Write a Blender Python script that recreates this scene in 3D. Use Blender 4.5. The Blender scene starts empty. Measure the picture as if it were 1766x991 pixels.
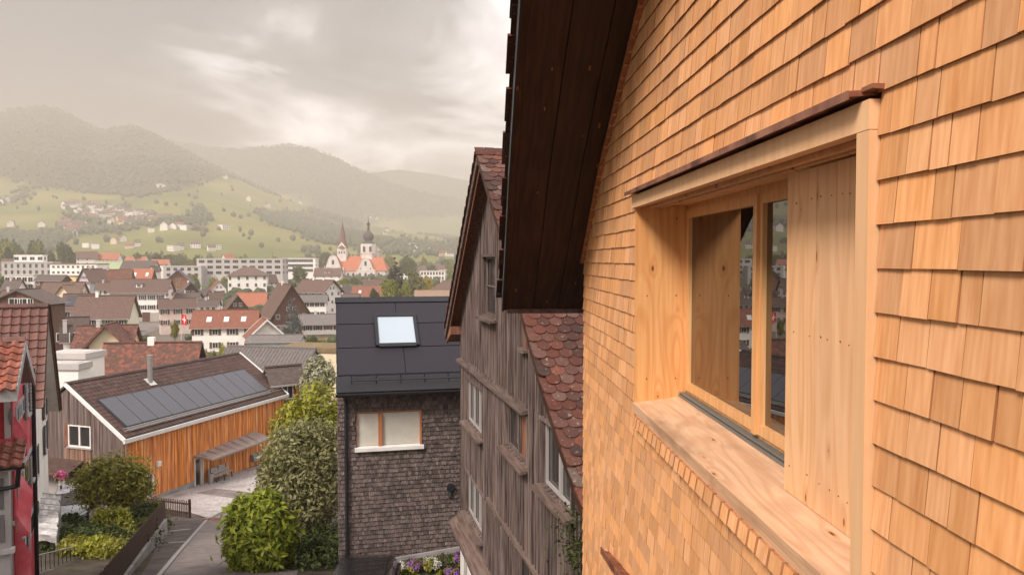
import bpy, math, random
import numpy as np
from mathutils import Vector, Matrix
random.seed(7)
R = math.radians
sc = bpy.context.scene
COL = sc.collection
# ------------------------------------------------------------------ camera
F_PX, CX, CY, PITCH = 1327.0, 883.0, 495.5, R(2.03)
cd = bpy.data.cameras.new('camera'); cam = bpy.data.objects.new('camera', cd); COL.objects.link(cam)
cd.sensor_width = 36; cd.lens = 36 * F_PX / 1766; cd.clip_start = .05; cd.clip_end = 20000
cam.location = (0, 0, 0); cam.rotation_euler = (R(90) - PITCH, 0, 0)
sc.camera = cam
# ------------------------------------------------------------------ light
SUN_EL, SUN_AZ = R(44), R(-140)      # azimuth measured from straight ahead, negative to the left
EXPOSURE = 1.86
sc.view_settings.view_transform = 'Standard'; sc.view_settings.look = 'None'
sc.view_settings.exposure = EXPOSURE; sc.view_settings.gamma = 1
sc.cycles.max_bounces = 6; sc.cycles.volume_bounces = 2; sc.cycles.use_denoising = True
try: sc.cycles.denoiser = 'OPENIMAGEDENOISE'
except Exception: pass
sd = bpy.data.lights.new('sun', 'SUN'); sun = bpy.data.objects.new('sun', sd); COL.objects.link(sun)
sd.energy = 1.7; sd.angle = R(20); sd.color = (1.0, .91, .84)
sv = Vector((math.sin(SUN_AZ) * math.cos(SUN_EL), math.cos(SUN_AZ) * math.cos(SUN_EL), math.sin(SUN_EL)))
sun.rotation_euler = (-sv).to_track_quat('-Z', 'Y').to_euler()
w = bpy.data.worlds.new('World'); sc.world = w; w.use_nodes = True
nt = w.node_tree; N = nt.nodes; L = nt.links; N.clear()
out = N.new('ShaderNodeOutputWorld'); bg = N.new('ShaderNodeBackground'); bg.inputs[1].default_value = .1
L.new(bg.outputs[0], out.inputs[0])
sky = N.new('ShaderNodeTexSky'); sky.sky_type = 'NISHITA'; sky.sun_disc = False
sky.sun_elevation = SUN_EL; sky.sun_rotation = SUN_AZ; sky.dust_density = 4; sky.air_density = 1.5
tc = N.new('ShaderNodeTexCoord'); sp = N.new('ShaderNodeSeparateXYZ'); L.new(tc.outputs['Generated'], sp.inputs[0])
def mth(op, a, b=None, clamp=False):
    n = N.new('ShaderNodeMath'); n.operation = op; n.use_clamp = clamp
    for i, v in enumerate((a, b)):
        if v is None: continue
        if isinstance(v, (int, float)): n.inputs[i].default_value = v
        else: L.new(v, n.inputs[i])
    return n.outputs[0]
# cloud deck: project the direction on a flat layer overhead
den = mth('ADD', mth('MAXIMUM', sp.outputs[2], 0.0), .09)
cb = N.new('ShaderNodeCombineXYZ')
L.new(mth('DIVIDE', sp.outputs[0], den), cb.inputs[0]); L.new(mth('DIVIDE', sp.outputs[1], den), cb.inputs[1])
def noise(vec, scale, detail, rough, off=(0, 0, 0), sc3=(1, 1, 1), dist=0):
    m = N.new('ShaderNodeMapping'); m.inputs['Location'].default_value = off; m.inputs['Scale'].default_value = sc3
    L.new(vec, m.inputs[0]); n = N.new('ShaderNodeTexNoise'); n.inputs['Scale'].default_value = scale
    n.inputs['Detail'].default_value = detail; n.inputs['Roughness'].default_value = rough; n.inputs['Distortion'].default_value = dist
    L.new(m.outputs[0], n.inputs[0]); return n.outputs[0]
CLOUD_OFF = (4.1, 2.2, 0)
n1 = noise(cb.outputs[0], .42, 7, .5, CLOUD_OFF, (1, .8, 1), .35)
n2 = noise(cb.outputs[0], 1.3, 6, .55, (3, 9, 0), (1, .7, 1), .5)
cl = mth('ADD', mth('ADD', mth('MULTIPLY', n1, .66), mth('MULTIPLY', mth('SUBTRACT', n2, .16), .50)), mth('ADD', mth('MULTIPLY', mth('MINIMUM', sp.outputs[0], .05), .30), .086))
cr = N.new('ShaderNodeValToRGB'); L.new(cl, cr.inputs[0])
e = cr.color_ramp; e.elements[0].position = .45; e.elements[0].color = (.047, .046, .047, 1)
e.elements[1].position = .64; e.elements[1].color = (.54, .512, .510, 1)
x = e.elements.new(.51); x.color = (.090, .087, .087, 1)
x = e.elements.new(.57); x.color = (.27, .256, .256, 1)
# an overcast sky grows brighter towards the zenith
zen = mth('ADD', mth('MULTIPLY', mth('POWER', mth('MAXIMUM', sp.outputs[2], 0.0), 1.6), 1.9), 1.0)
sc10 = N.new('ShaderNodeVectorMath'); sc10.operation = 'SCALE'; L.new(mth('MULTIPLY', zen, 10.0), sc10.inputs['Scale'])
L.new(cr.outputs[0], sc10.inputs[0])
mixw = N.new('ShaderNodeMixRGB'); mixw.inputs[0].default_value = .93
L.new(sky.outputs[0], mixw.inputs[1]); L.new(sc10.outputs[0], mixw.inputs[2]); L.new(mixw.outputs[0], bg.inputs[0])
HAZE_DENSITY = .00039
HAZE_COLOR = (.75, .695, .645, 1)
# ------------------------------------------------------------------ helpers
def at(px, py, depth):
    c, s = math.cos(PITCH), math.sin(PITCH)
    cx, cy = (px - CX) / F_PX, -(py - CY) / F_PX
    d = Vector((cx, s * cy + c, c * cy - s))
    return d * (depth / d.y)
def proj(p):
    c, s = math.cos(PITCH), math.sin(PITCH)
    z = p[1] * c - p[2] * s
    return (CX + F_PX * p[0] / z, CY - F_PX * (p[1] * s + p[2] * c) / z) if z > .05 else (1e6, 1e6)
class Frame:
    def __init__(s, deg):
        s.a = R(deg); s.c, s.s = math.cos(s.a), math.sin(s.a)
    def loc(s, w): return Vector((w[0] * s.c + w[1] * s.s, -w[0] * s.s + w[1] * s.c, w[2]))
    def wor(s, l): return Vector((l[0] * s.c - l[1] * s.s, l[0] * s.s + l[1] * s.c, l[2]))
    def hit(s, px, py, axis, val):
        d = s.loc(at(px, py, 1.0)); return d * (val / d[axis])
    def hitp(s, px, py, p, n):
        d = s.loc(at(px, py, 1.0)); p = Vector(p); n = Vector(n); return d * (p.dot(n) / d.dot(n))
def props(o, label=None, cat=None, group=None, kind=None):
    if label: o['label'] = label
    if cat: o['category'] = cat
    if group: o['group'] = group
    if kind: o['kind'] = kind
    return o
def thing(name, label, cat, base, a=0.0, group=None):
    o = bpy.data.objects.new(name, None); COL.objects.link(o); o.empty_display_size = .3
    o.location = base; o.rotation_euler = (0, 0, a); return props(o, label, cat, group)
class Mb:
    """collects faces; build() links them as one mesh object"""
    def __init__(s): s.v = []; s.f = []; s.m = []; s.r = []
    def face(s, pts, m=0, r=None):
        i = len(s.v); s.v += [tuple(p) for p in pts]; s.f.append(tuple(range(i, i + len(pts)))); s.m.append(m)
        s.r.append(random.random() if r is None else r)
    def box(s, x0, x1, y0, y1, z0, z1, m=0, r=None):
        if r is None: r = random.random()
        i = len(s.v)
        s.v += [(x0, y0, z0), (x1, y0, z0), (x1, y1, z0), (x0, y1, z0), (x0, y0, z1), (x1, y0, z1), (x1, y1, z1), (x0, y1, z1)]
        for q in ((0, 3, 2, 1), (4, 5, 6, 7), (0, 1, 5, 4), (1, 2, 6, 5), (2, 3, 7, 6), (3, 0, 4, 7)):
            s.f.append(tuple(i + k for k in q)); s.m.append(m); s.r.append(r)
        return s
    def hexa(s, p, m=0, r=None):
        """8 points: bottom loop 0-3, top loop 4-7"""
        if r is None: r = random.random()
        i = len(s.v); s.v += [tuple(q) for q in p]
        for q in ((0, 3, 2, 1), (4, 5, 6, 7), (0, 1, 5, 4), (1, 2, 6, 5), (2, 3, 7, 6), (3, 0, 4, 7)):
            s.f.append(tuple(i + k for k in q)); s.m.append(m); s.r.append(r)
        return s
    def prism(s, pts, axis, a, b, m=0, r=None):
        """2D outline (the two axes other than axis, in xyz order) extruded a..b"""
        if r is None: r = random.random()
        n = len(pts); i = len(s.v)
        def P(q, v):
            return (v, q[0], q[1]) if axis == 0 else (q[0], v, q[1]) if axis == 1 else (q[0], q[1], v)
        s.v += [P(q, a) for q in pts] + [P(q, b) for q in pts]
        s.f.append(tuple(i + k for k in range(n))[::-1]); s.f.append(tuple(i + n + k for k in range(n)))
        s.m += [m, m]; s.r += [r, r]
        for k in range(n):
            j = (k + 1) % n; s.f.append((i + k, i + j, i + n + j, i + n + k)); s.m.append(m); s.r.append(r)
        return s
    def tube(s, p0, p1, r0, r1=None, n=8, m=0, rr=None):
        r1 = r0 if r1 is None else r1
        rr = random.random() if rr is None else rr
        p0, p1 = Vector(p0), Vector(p1); d = (p1 - p0).normalized()
        u = d.orthogonal().normalized(); v = d.cross(u); i = len(s.v)
        for p, q in ((p0, r0), (p1, r1)):
            for k in range(n):
                t = 2 * math.pi * k / n; s.v.append(tuple(p + u * (math.cos(t) * q) + v * (math.sin(t) * q)))
        for k in range(n):
            j = (k + 1) % n; s.f.append((i + k, i + j, i + n + j, i + n + k)); s.m.append(m); s.r.append(rr)
        s.f.append(tuple(i + k for k in range(n))[::-1]); s.f.append(tuple(i + n + k for k in range(n))); s.m += [m, m]; s.r += [rr, rr]
        return s
    def lathe(s, prof, c, n=12, m=0, rr=.5):
        """prof: (radius, z) list around the vertical axis through c"""
        i = len(s.v)
        for (q, z) in prof:
            for k in range(n):
                t = 2 * math.pi * k / n; s.v.append((c[0] + q * math.cos(t), c[1] + q * math.sin(t), c[2] + z))
        for a in range(len(prof) - 1):
            for k in range(n):
                j = (k + 1) % n; s.f.append((i + a * n + k, i + a * n + j, i + (a + 1) * n + j, i + (a + 1) * n + k)); s.m.append(m); s.r.append(rr)
        return s
    def mesh(s, name, mats):
        me = bpy.data.meshes.new(name); me.from_pydata(s.v, [], s.f)
        for q in (mats if isinstance(mats, (list, tuple)) else [mats]): me.materials.append(q)
        me.polygons.foreach_set('material_index', s.m)
        at_ = me.attributes.new('rnd', 'FLOAT', 'FACE'); at_.data.foreach_set('value', s.r)
        me.update(); return me
    def build(s, name, mats, parent=None, off=None, label=None, smooth=False, kind=None):
        me = s.mesh(name, mats)
        if smooth: me.polygons.foreach_set('use_smooth', [True] * len(me.polygons))
        return link(name, me, parent, off, label, kind)
def link(name, me, parent=None, loc=None, label=None, kind=None, rot=None, scale=None):
    o = bpy.data.objects.new(name, me); COL.objects.link(o)
    if parent: o.parent = parent
    if loc is not None: o.location = loc
    if rot is not None: o.rotation_euler = rot
    if scale is not None: o.scale = scale
    if label: o['label'] = label
    if kind: o['kind'] = kind
    return o
class Pieces:
    """many alike pieces: the largest become objects sharing mesh data, the rest one joined mesh"""
    def __init__(s, variants): s.var = variants; s.it = []
    def add(s, k, mat, pri): s.it.append((pri, k, mat))
    def finish(s, name, rest, mats, parent, off, limit=300):
        s.it.sort(key=lambda q: -q[0])
        mes = {}
        for pri, k, M in s.it[:limit]:
            if k not in mes: mes[k] = s.var[k].mesh(name, mats)
            o = bpy.data.objects.new(name, mes[k]); COL.objects.link(o); o.parent = parent
            o.matrix_local = Matrix.Translation(off) @ M
        tail = s.it[limit:]
        if not tail: return
        V = []; Fc = []; Rr = []; Mi = []; n = 0
        for pri, k, M in tail:
            vb = s.var[k]; A = np.array(vb.v); m4 = np.array(M)
            V.append(A @ m4[:3, :3].T + m4[:3, 3]); Fc += [tuple(n + q for q in f) for f in vb.f]; n += len(A)
            q = random.random(); Rr += [q] * len(vb.f); Mi += vb.m
        me = bpy.data.meshes.new(rest); me.from_pydata(np.concatenate(V).tolist(), [], Fc)
        for q in (mats if isinstance(mats, (list, tuple)) else [mats]): me.materials.append(q)
        me.polygons.foreach_set('material_index', Mi)
        a_ = me.attributes.new('rnd', 'FLOAT', 'FACE'); a_.data.foreach_set('value', Rr); me.update()
        link(rest, me, parent, off, None, 'stuff')
# ------------------------------------------------------------------ materials
def lin(c):
    return tuple(((v / 255) / 12.92 if v <= 10 else ((v / 255 + .055) / 1.055) ** 2.4) for v in c)
def mat(name, c1, c2, scale=4, stretch=(1, 1, 1), rough=.75, bump=.3, bdist=.004, var=.15, ramp=None, spec=.3, metal=0,
        c3=None, s3=.7, w3=(.5, .65), st3=(1, 1, 1), detail=6, contrast=(.35, .65), trans=0, coat=0, objrnd=True, knots=None, wave=None):
    m = bpy.data.materials.new(name); m.use_nodes = True; t = m.node_tree; n = t.nodes; l = t.links; n.clear()
    o = n.new('ShaderNodeOutputMaterial'); p = n.new('ShaderNodeBsdfPrincipled')
    p.inputs['Roughness'].default_value = rough; p.inputs['Metallic'].default_value = metal
    p.inputs['Specular IOR Level'].default_value = spec
    if coat: p.inputs['Coat Weight'].default_value = coat
    tcn = n.new('ShaderNodeTexCoord'); at_ = n.new('ShaderNodeAttribute'); at_.attribute_name = 'rnd'
    def ma(op, a, b=None, cl=False):
        q = n.new('ShaderNodeMath'); q.operation = op; q.use_clamp = cl
        for i, v in enumerate((a, b)):
            if v is None: continue
            if isinstance(v, (int, float)): q.inputs[i].default_value = v
            else: l.new(v, q.inputs[i])
        return q.outputs[0]
    rnd = at_.outputs['Fac']
    if objrnd:
        oi = n.new('ShaderNodeObjectInfo'); rnd = ma('FRACT', ma('ADD', rnd, oi.outputs['Random']))
    vo = n.new('ShaderNodeVectorMath'); vo.operation = 'ADD'; l.new(tcn.outputs['Object'], vo.inputs[0])
    k_ = n.new('ShaderNodeCombineXYZ'); l.new(ma('MULTIPLY', rnd, 17.0), k_.inputs[0]); l.new(ma('MULTIPLY', rnd, 31.0), k_.inputs[2]); l.new(ma('MULTIPLY', rnd, 11.0), k_.inputs[1])
    l.new(k_.outputs[0], vo.inputs[1])
    def nz(sc_, st, det, dist=0):
        mp = n.new('ShaderNodeMapping'); mp.inputs['Scale'].default_value = st; l.new(vo.outputs[0], mp.inputs[0])
        q = n.new('ShaderNodeTexNoise'); q.inputs['Scale'].default_value = sc_; q.inputs['Detail'].default_value = det
        q.inputs['Distortion'].default_value = dist
        l.new(mp.outputs[0], q.inputs[0]); return q.outputs[0]
    def rmp(v, a, b):
        q = n.new('ShaderNodeMapRange'); q.inputs[1].default_value = a; q.inputs[2].default_value = b; l.new(v, q.inputs[0]); return q.outputs[0]
    def mx(f, a, b):
        q = n.new('ShaderNodeMixRGB')
        for i, v in enumerate((f, a, b)):
            if isinstance(v, (int, float)): q.inputs[i].default_value = v
            elif isinstance(v, tuple): q.inputs[i].default_value = (*v[:3], 1)
            else: l.new(v, q.inputs[i])
        return q.outputs[0]
    g = nz(scale, stretch, detail)
    f = rmp(g, *contrast)
    if ramp:
        cr_ = n.new('ShaderNodeValToRGB'); cr_.color_ramp.interpolation = 'LINEAR'; l.new(rnd, cr_.inputs[0])
        el = cr_.color_ramp.elements
        for i, c in enumerate(ramp):
            pos = i / (len(ramp) - 1)
            q = el[i] if i < 2 else el.new(pos)
            q.position = pos; q.color = (*c, 1)
        base = mx(ma('MULTIPLY', f, .6), cr_.outputs[0], c2)
    else:
        base = mx(f, c1, c2)
    kd = None
    if knots:
        sx_ = n.new('ShaderNodeSeparateXYZ'); l.new(vo.outputs[0], sx_.inputs[0]); cx_ = n.new('ShaderNodeCombineXYZ')
        l.new(ma('MULTIPLY', sx_.outputs['xyz'.index(knots[0][0])], knots[1][0]), cx_.inputs[0]); l.new(ma('MULTIPLY', sx_.outputs['xyz'.index(knots[0][1])], knots[1][1]), cx_.inputs[1])
        q = n.new('ShaderNodeTexVoronoi'); q.voronoi_dimensions = '2D'; q.inputs['Scale'].default_value = 1; l.new(cx_.outputs[0], q.inputs[0])
        kd = q.outputs['Distance']; kr = n.new('ShaderNodeSeparateXYZ'); l.new(q.outputs['Color'], kr.inputs[0])
        kd = ma('ADD', kd, ma('MULTIPLY', rmp(kr.outputs[0], .3, .75), .035)); kd = ma('ADD', kd, ma('MULTIPLY', ma('SUBTRACT', g, .5), .02))
    if wave:   # growth rings: contour lines of a long soft field, pushed aside by the knots
        fld = nz(wave[0], wave[1], 1.5)
        if kd: fld = ma('ADD', fld, ma('DIVIDE', .010, ma('ADD', kd, .05)))
        v = ma('SINE', ma('MULTIPLY', fld, wave[2]))
        base = mx(ma('MULTIPLY', rmp(v, .1, 1), wave[3]), base, tuple(p_ * q_ for p_, q_ in zip(c1, (.80, .62, .48))))
    if c3:
        h = rmp(nz(s3, st3, 5), *w3); base = mx(h, base, c3)
    if knots:
        base = mx(ma('MULTIPLY', rmp(kd, knots[2] * 3.0, knots[2] * .9), .45), base, tuple(p_ * q_ for p_, q_ in zip(c1, (.75, .55, .4))))
        base = mx(rmp(kd, knots[2], knots[2] * .8), base, (.30, .12, .045))
        base = mx(rmp(kd, knots[2] * .65, knots[2] * .4), base, (.13, .05, .02))
    r2 = ma('FRACT', ma('MULTIPLY', rnd, 7.31))
    hs = n.new('ShaderNodeHueSaturation'); l.new(base, hs.inputs['Color'])
    l.new(ma('ADD', ma('MULTIPLY', rnd, 2 * var), 1 - var), hs.inputs['Value'])
    l.new(ma('ADD', ma('MULTIPLY', r2, var * .5), 1 - var * .25), hs.inputs['Saturation'])
    l.new(hs.outputs[0], p.inputs['Base Color'])
    if bump:
        bn = n.new('ShaderNodeBump'); bn.inputs['Strength'].default_value = bump; bn.inputs['Distance'].default_value = bdist
        l.new(g, bn.inputs['Height']); l.new(bn.outputs[0], p.inputs['Normal'])
    sh = p.outputs[0]
    if trans:
        tr = n.new('ShaderNodeBsdfTranslucent'); l.new(hs.outputs[0], tr.inputs[0]); mm = n.new('ShaderNodeMixShader'); mm.inputs[0].default_value = trans
        l.new(sh, mm.inputs[1]); l.new(tr.outputs[0], mm.inputs[2]); sh = mm.outputs[0]
    l.new(sh, o.inputs[0]); return m
def plain(name, c, **k):
    a = dict(scale=3, var=.05, bump=.1, bdist=.003); a.update(k)
    return mat(name, tuple(v * .88 for v in c), c, **a)
M = {}
# new larch of the near house
M['shingle'] = mat('new_larch_shingle', (.56, .25, .098), (.75, .405, .195), scale=1, stretch=(50, 50, 3.0), rough=.72, bump=.45, bdist=.0015, var=.17,
                   c3=(.56, .215, .06), s3=1, st3=(26, 26, 4), w3=(.58, .95), detail=8, contrast=(.25, .78))
M['shingle_back'] = plain('shingle_backing', (.20, .10, .05))
M['plank'] = mat('new_spruce_board', (.66, .365, .18), (.80, .50, .285), scale=1, stretch=(22, 22, 1.1), rough=.6, bump=.15, bdist=.001, var=.09, contrast=(.2, .8), detail=9,
                 knots=('yz', (4.2, 1.9), .050), wave=(1, (3, 3.2, .35), 95, .30))
M['shingle_edge_shade'] = mat('shingle_cut_edge_shade', (.34, .14, .055), (.46, .21, .09), scale=1, stretch=(50, 50, 4), rough=.85, bump=.2, var=.1)  # cut edges, coloured darker to stand in for shadow lines in the joints
M['plank_plain'] = mat('planed_spruce', (.64, .36, .18), (.76, .48, .275), scale=1, stretch=(22, 22, 1.1), rough=.6, bump=.15, bdist=.001, var=.06, contrast=(.2, .8), detail=9)
M['reveal'] = mat('spruce_reveal', (.66, .31, .105), (.76, .40, .16), scale=1, stretch=(40, 40, 1.5), rough=.55, bump=.15, bdist=.001, var=.04,
                  knots=('xz', (3.2, 1.5), .035), wave=(1, (3.4, 3, .40), 110, .34))
M['sill'] = mat('weathered_spruce_sill', (.58, .345, .20), (.70, .445, .28), scale=1, stretch=(30, 1.4, 30), rough=.75, bump=.35, bdist=.0014, var=.04, c3=(.40, .235, .14), s3=1, st3=(7, 2.2, 7), w3=(.52, .78),
                wave=(1, (3.2, .33, 9), 100, .34), knots=('xy', (4.5, 1.3), .03))
M['winframe'] = mat('window_wood', (.60, .30, .115), (.72, .41, .18), scale=1, stretch=(40, 40, 2), rough=.45, bump=.1, bdist=.001, var=.04, coat=.15)
M['copper'] = mat('aged_copper', (.26, .10, .06), (.42, .20, .13), scale=6, stretch=(1, 2, 1), rough=.45, metal=.55, bump=.15, bdist=.001, c3=(.12, .045, .035), s3=4)
M['rail'] = plain('grey_aluminium', (.20, .21, .20), metal=.4, rough=.45)
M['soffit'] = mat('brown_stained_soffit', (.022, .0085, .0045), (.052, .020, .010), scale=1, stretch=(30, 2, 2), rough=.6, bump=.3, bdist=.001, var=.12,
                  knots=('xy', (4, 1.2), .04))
M['darkmetal'] = plain('dark_metal', (.028, .028, .032), rough=.45, metal=.3)
def dark_glass(name, col, rough=.02, ior=1.9):
    m = bpy.data.materials.new(name); m.use_nodes = True; p = m.node_tree.nodes['Principled BSDF']
    p.inputs['Base Color'].default_value = (*col, 1); p.inputs['Roughness'].default_value = rough; p.inputs['IOR'].default_value = ior
    p.inputs['Specular IOR Level'].default_value = .5; return m
M['glass'] = dark_glass('window_glass', (.012, .009, .008), .01, 2.5)
M['pane'] = dark_glass('dark_pane', (.035, .032, .032), .08, 1.6)
M['skyglass'] = dark_glass('roof_window_glass', (.35, .42, .48), .15, 2.2)
M['solar'] = mat('solar_panel', (.030, .030, .042), (.036, .036, .050), scale=6, rough=.32, bump=0, var=.05, spec=.55)
M['solar_dark'] = mat('black_roof_panel', (.018, .016, .022), (.025, .022, .030), scale=180, rough=.6, bump=.05, var=.06, spec=.25)
# old barn
M['oldwood'] = mat('weathered_board', (.050, .034, .029), (.22, .165, .145), scale=1, stretch=(38, 38, 1.3), rough=.85, bump=.8, bdist=.004, var=.28,
                   c3=(.10, .05, .035), s3=1, st3=(6, 6, .5), w3=(.55, .8))
M['rustwood'] = mat('red_brown_weathered_board', (.13, .05, .03), (.27, .12, .07), scale=1, stretch=(20, 20, 1.5), rough=.8, bump=.5, bdist=.003, var=.15)
M['ledge'] = mat('weathered_ledge', (.085, .055, .045), (.17, .12, .10), scale=1, stretch=(20, 1.5, 20), rough=.85, bump=.5, bdist=.003, var=.15)
M['oldtile'] = mat('old_clay_tile', None, (.055, .026, .024), scale=22, rough=.85, bump=.7, bdist=.006, var=.18,
                   ramp=[(.026, .016, .012), (.14, .040, .022), (.036, .021, .016), (.18, .062, .036), (.030, .018, .014), (.095, .030, .018), (.12, .082, .066)],
                   c3=(.30, .25, .21), s3=20, w3=(.62, .78))
M['greyshingle'] = mat('grey_weathered_shingle', (.050, .036, .032), (.16, .124, .112), scale=1, stretch=(60, 60, 5), rough=.9, bump=.5, bdist=.003, var=.42,
                       c3=(.36, .31, .30), s3=1, st3=(30, 30, 3), w3=(.62, .85))
M['white'] = plain('white_paint', (.72, .70, .67), rough=.5)
M['whitewall'] = mat('white_render', (.62, .585, .55), (.72, .69, .66), scale=1.2, rough=.9, bump=.2, var=.03)
M['blind'] = plain('cream_blind', (.50, .47, .40))
M['orangewood'] = mat('orange_trim', (.32, .11, .045), (.46, .18, .075), scale=1, stretch=(30, 30, 2), var=.1)
# larch house
M['larch'] = mat('orange_larch_cladding', (.36, .10, .022), (.74, .29, .085), scale=1, stretch=(7, 7, .5), rough=.7, bump=.3, bdist=.01, var=.24, detail=7,
                 c3=(.80, .42, .18), s3=1, st3=(5, 5, .35), w3=(.55, .75))
M['greyclad'] = mat('grey_larch_cladding', (.090, .066, .060), (.20, .150, .135), scale=1, stretch=(7, 7, .5), rough=.85, bump=.3, bdist=.01, var=.22,
                    c3=(.20, .10, .06), s3=.8, st3=(3, 3, .3), w3=(.55, .8))
M['paleclad'] = mat('brown_larch_cladding', (.16, .085, .055), (.30, .18, .125), scale=1, stretch=(7, 7, .5), rough=.85, bump=.3, bdist=.01, var=.22)
M['brownpan'] = mat('brown_pan_tile', (.060, .033, .027), (.090, .052, .042), scale=3, rough=.6, bump=.2, bdist=.01, var=.18, c3=(.14, .10, .085), s3=.7, w3=(.6, .8))
M['concrete'] = mat('concrete', (.20, .185, .18), (.31, .29, .285), scale=1.1, stretch=(1, 1, 2.2), rough=.9, bump=.3, bdist=.01, var=.04)
M['steel'] = plain('stainless_steel', (.5, .48, .46), metal=.7, rough=.35)
M['zinc'] = plain('zinc_canopy', (.33, .28, .26), metal=.35, rough=.4)
# left houses
M['glazedtile'] = mat('brown_glazed_tile', (.095, .034, .024), (.13, .050, .035), scale=6, rough=.6, bump=.2, bdist=.006, var=.22, spec=.5)
M['redtile'] = mat('orange_red_tile', (.16, .050, .032), (.27, .095, .060), scale=9, rough=.8, bump=.4, bdist=.006, var=.28, c3=(.12, .045, .03), s3=7, w3=(.55, .75))
M['redwall'] = mat('crimson_boards', (.34, .012, .022), (.42, .022, .032), scale=2, stretch=(1, 1, 8), rough=.6, bump=.15, var=.08)
M['pinkpaint'] = mat('faded_crimson_paint', (.42, .035, .055), (.52, .085, .11), scale=2.2, rough=.6, bump=.2, var=.06, c3=(.55, .15, .17), s3=1.5)
M['greytrim'] = mat('grey_painted_timber', (.30, .285, .28), (.42, .40, .39), scale=3, stretch=(1, 1, .3), rough=.7, var=.08)
M['shutter'] = plain('dark_shutter', (.055, .045, .045), rough=.6)
M['greyshutter'] = plain('grey_shutter', (.16, .15, .155), rough=.6)
M['tarp'] = mat('silver_tarpaulin', (.42, .40, .39), (.66, .64, .62), scale=5, rough=.35, metal=.25, bump=.8, bdist=.05, var=.08)
# ground
M['asphalt'] = mat('asphalt', (.155, .130, .120), (.215, .182, .170), scale=2.5, rough=.9, bump=.3, bdist=.01, var=0, objrnd=False, c3=(.10, .083, .08), s3=.35, w3=(.55, .7))
M['oldasphalt'] = mat('patched_asphalt', (.07, .056, .052), (.12, .095, .088), scale=1.6, rough=.9, bump=.3, bdist=.01, var=0, objrnd=False)
M['gravel'] = mat('pale_gravel', (.26, .235, .225), (.46, .42, .40), scale=9, rough=.95, bump=.8, bdist=.03, var=0, objrnd=False, detail=10, c3=(.24, .20, .185), s3=.6, w3=(.5, .7))
M['soil'] = mat('garden_soil', (.035, .027, .020), (.075, .06, .04), scale=2, rough=1, bump=.8, bdist=.05, var=0, objrnd=False)
M['kerb'] = plain('granite_kerb', (.32, .295, .285), scale=8)
def leafmat(name, a, b, c, trans=.25):
    return mat(name, None, b, scale=1.5, rough=.55, bump=0, var=.22, ramp=[a, b, c, a, b], trans=trans, objrnd=False, contrast=(.4, .6))
M['leaf_laurel'] = leafmat('laurel_leaf', (.085, .125, .012), (.20, .25, .022), (.38, .40, .045))
M['leaf_olive'] = leafmat('silver_green_leaf', (.12, .125, .045), (.21, .205, .08), (.31, .285, .14))
M['leaf_yellow'] = leafmat('yellow_green_leaf', (.20, .21, .02), (.28, .28, .03), (.36, .34, .05))
M['leaf_garden'] = leafmat('garden_leaf', (.11, .12, .02), (.22, .21, .03), (.34, .31, .05))
M['leaf_dark'] = leafmat('dark_leaf', (.022, .035, .010), (.045, .065, .015), (.08, .10, .02))
M['leaf_town'] = leafmat('town_tree_leaf', (.055, .075, .02), (.10, .12, .03), (.15, .17, .045), .15)
M['leaf_lime'] = leafmat('lime_leaf', (.16, .17, .03), (.22, .23, .045), (.28, .28, .06), .15)
M['leaf_gold'] = leafmat('golden_leaf', (.30, .22, .03), (.40, .29, .04), (.34, .28, .06), .15)
M['needle'] = leafmat('conifer_needle', (.035, .038, .022), (.06, .06, .035), (.09, .085, .05), .1)
M['blueneedle'] = leafmat('blue_spruce_needle', (.09, .10, .09), (.13, .14, .125), (.18, .19, .17), .1)
M['leaf_white'] = leafmat('pale_shrub_leaf', (.30, .29, .18), (.42, .40, .28), (.20, .22, .07), .15)
M['purple'] = leafmat('purple_flower', (.22, .07, .30), (.32, .12, .42), (.16, .05, .22), .1)
M['whiteflower'] = leafmat('white_flower', (.6, .58, .55), (.7, .68, .64), (.55, .53, .5), .1)
M['pinkflower'] = leafmat('pink_flower', (.55, .08, .25), (.65, .15, .35), (.4, .05, .18), .1)
M['bark'] = mat('bark', (.05, .035, .025), (.11, .08, .06), scale=6, stretch=(1, 1, .3), rough=.95, bump=.6, bdist=.02)
M['forest'] = leafmat('forest_leaf', (.034, .046, .018), (.050, .062, .022), (.062, .072, .026), 0)
def wallm(n, c): M[n] = mat(n + '_render', tuple(v * .9 for v in c), c, scale=.8, rough=.9, bump=.1, var=.04)
for n_, c_ in dict(w_white=(.70, .66, .62), w_cream=(.62, .50, .36), w_beige=(.58, .44, .30), w_pink=(.56, .44, .38), w_yellow=(.66, .50, .25), w_grey=(.30, .275, .26),
                   w_lgrey=(.42, .39, .37), w_blue=(.40, .42, .46), w_dark=(.055, .045, .042), w_green=(.42, .50, .30), w_pale=(.62, .60, .48), w_stone=(.36, .32, .28)).items():
    wallm(n_, tuple(min(.82, v * 1.16) for v in c_))
M['w_wood'] = mat('brown_timber_wall', (.085, .042, .030), (.15, .08, .055), scale=1, stretch=(6, 6, .6), rough=.85, bump=.2, var=.1)
M['w_owood'] = mat('orange_timber_wall', (.24, .10, .05), (.33, .15, .075), scale=1, stretch=(6, 6, .6), rough=.85, bump=.2, var=.1)
def roofm(n, a, b, c3=None, w3=(.55, .72)):
    M[n] = mat(n + '_roof', a, b, scale=1, stretch=(2.5, 2.5, 6), rough=.8, bump=.5, bdist=.05, var=.08, detail=8, c3=c3, s3=2.2, w3=w3)
roofm('r_brown', (.105, .063, .051), (.145, .092, .075)); roofm('r_dark', (.080, .060, .053), (.120, .092, .080))
roofm('r_red', (.17, .062, .040), (.24, .098, .065)); roofm('r_orange', (.29, .105, .06), (.38, .145, .09))
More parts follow.
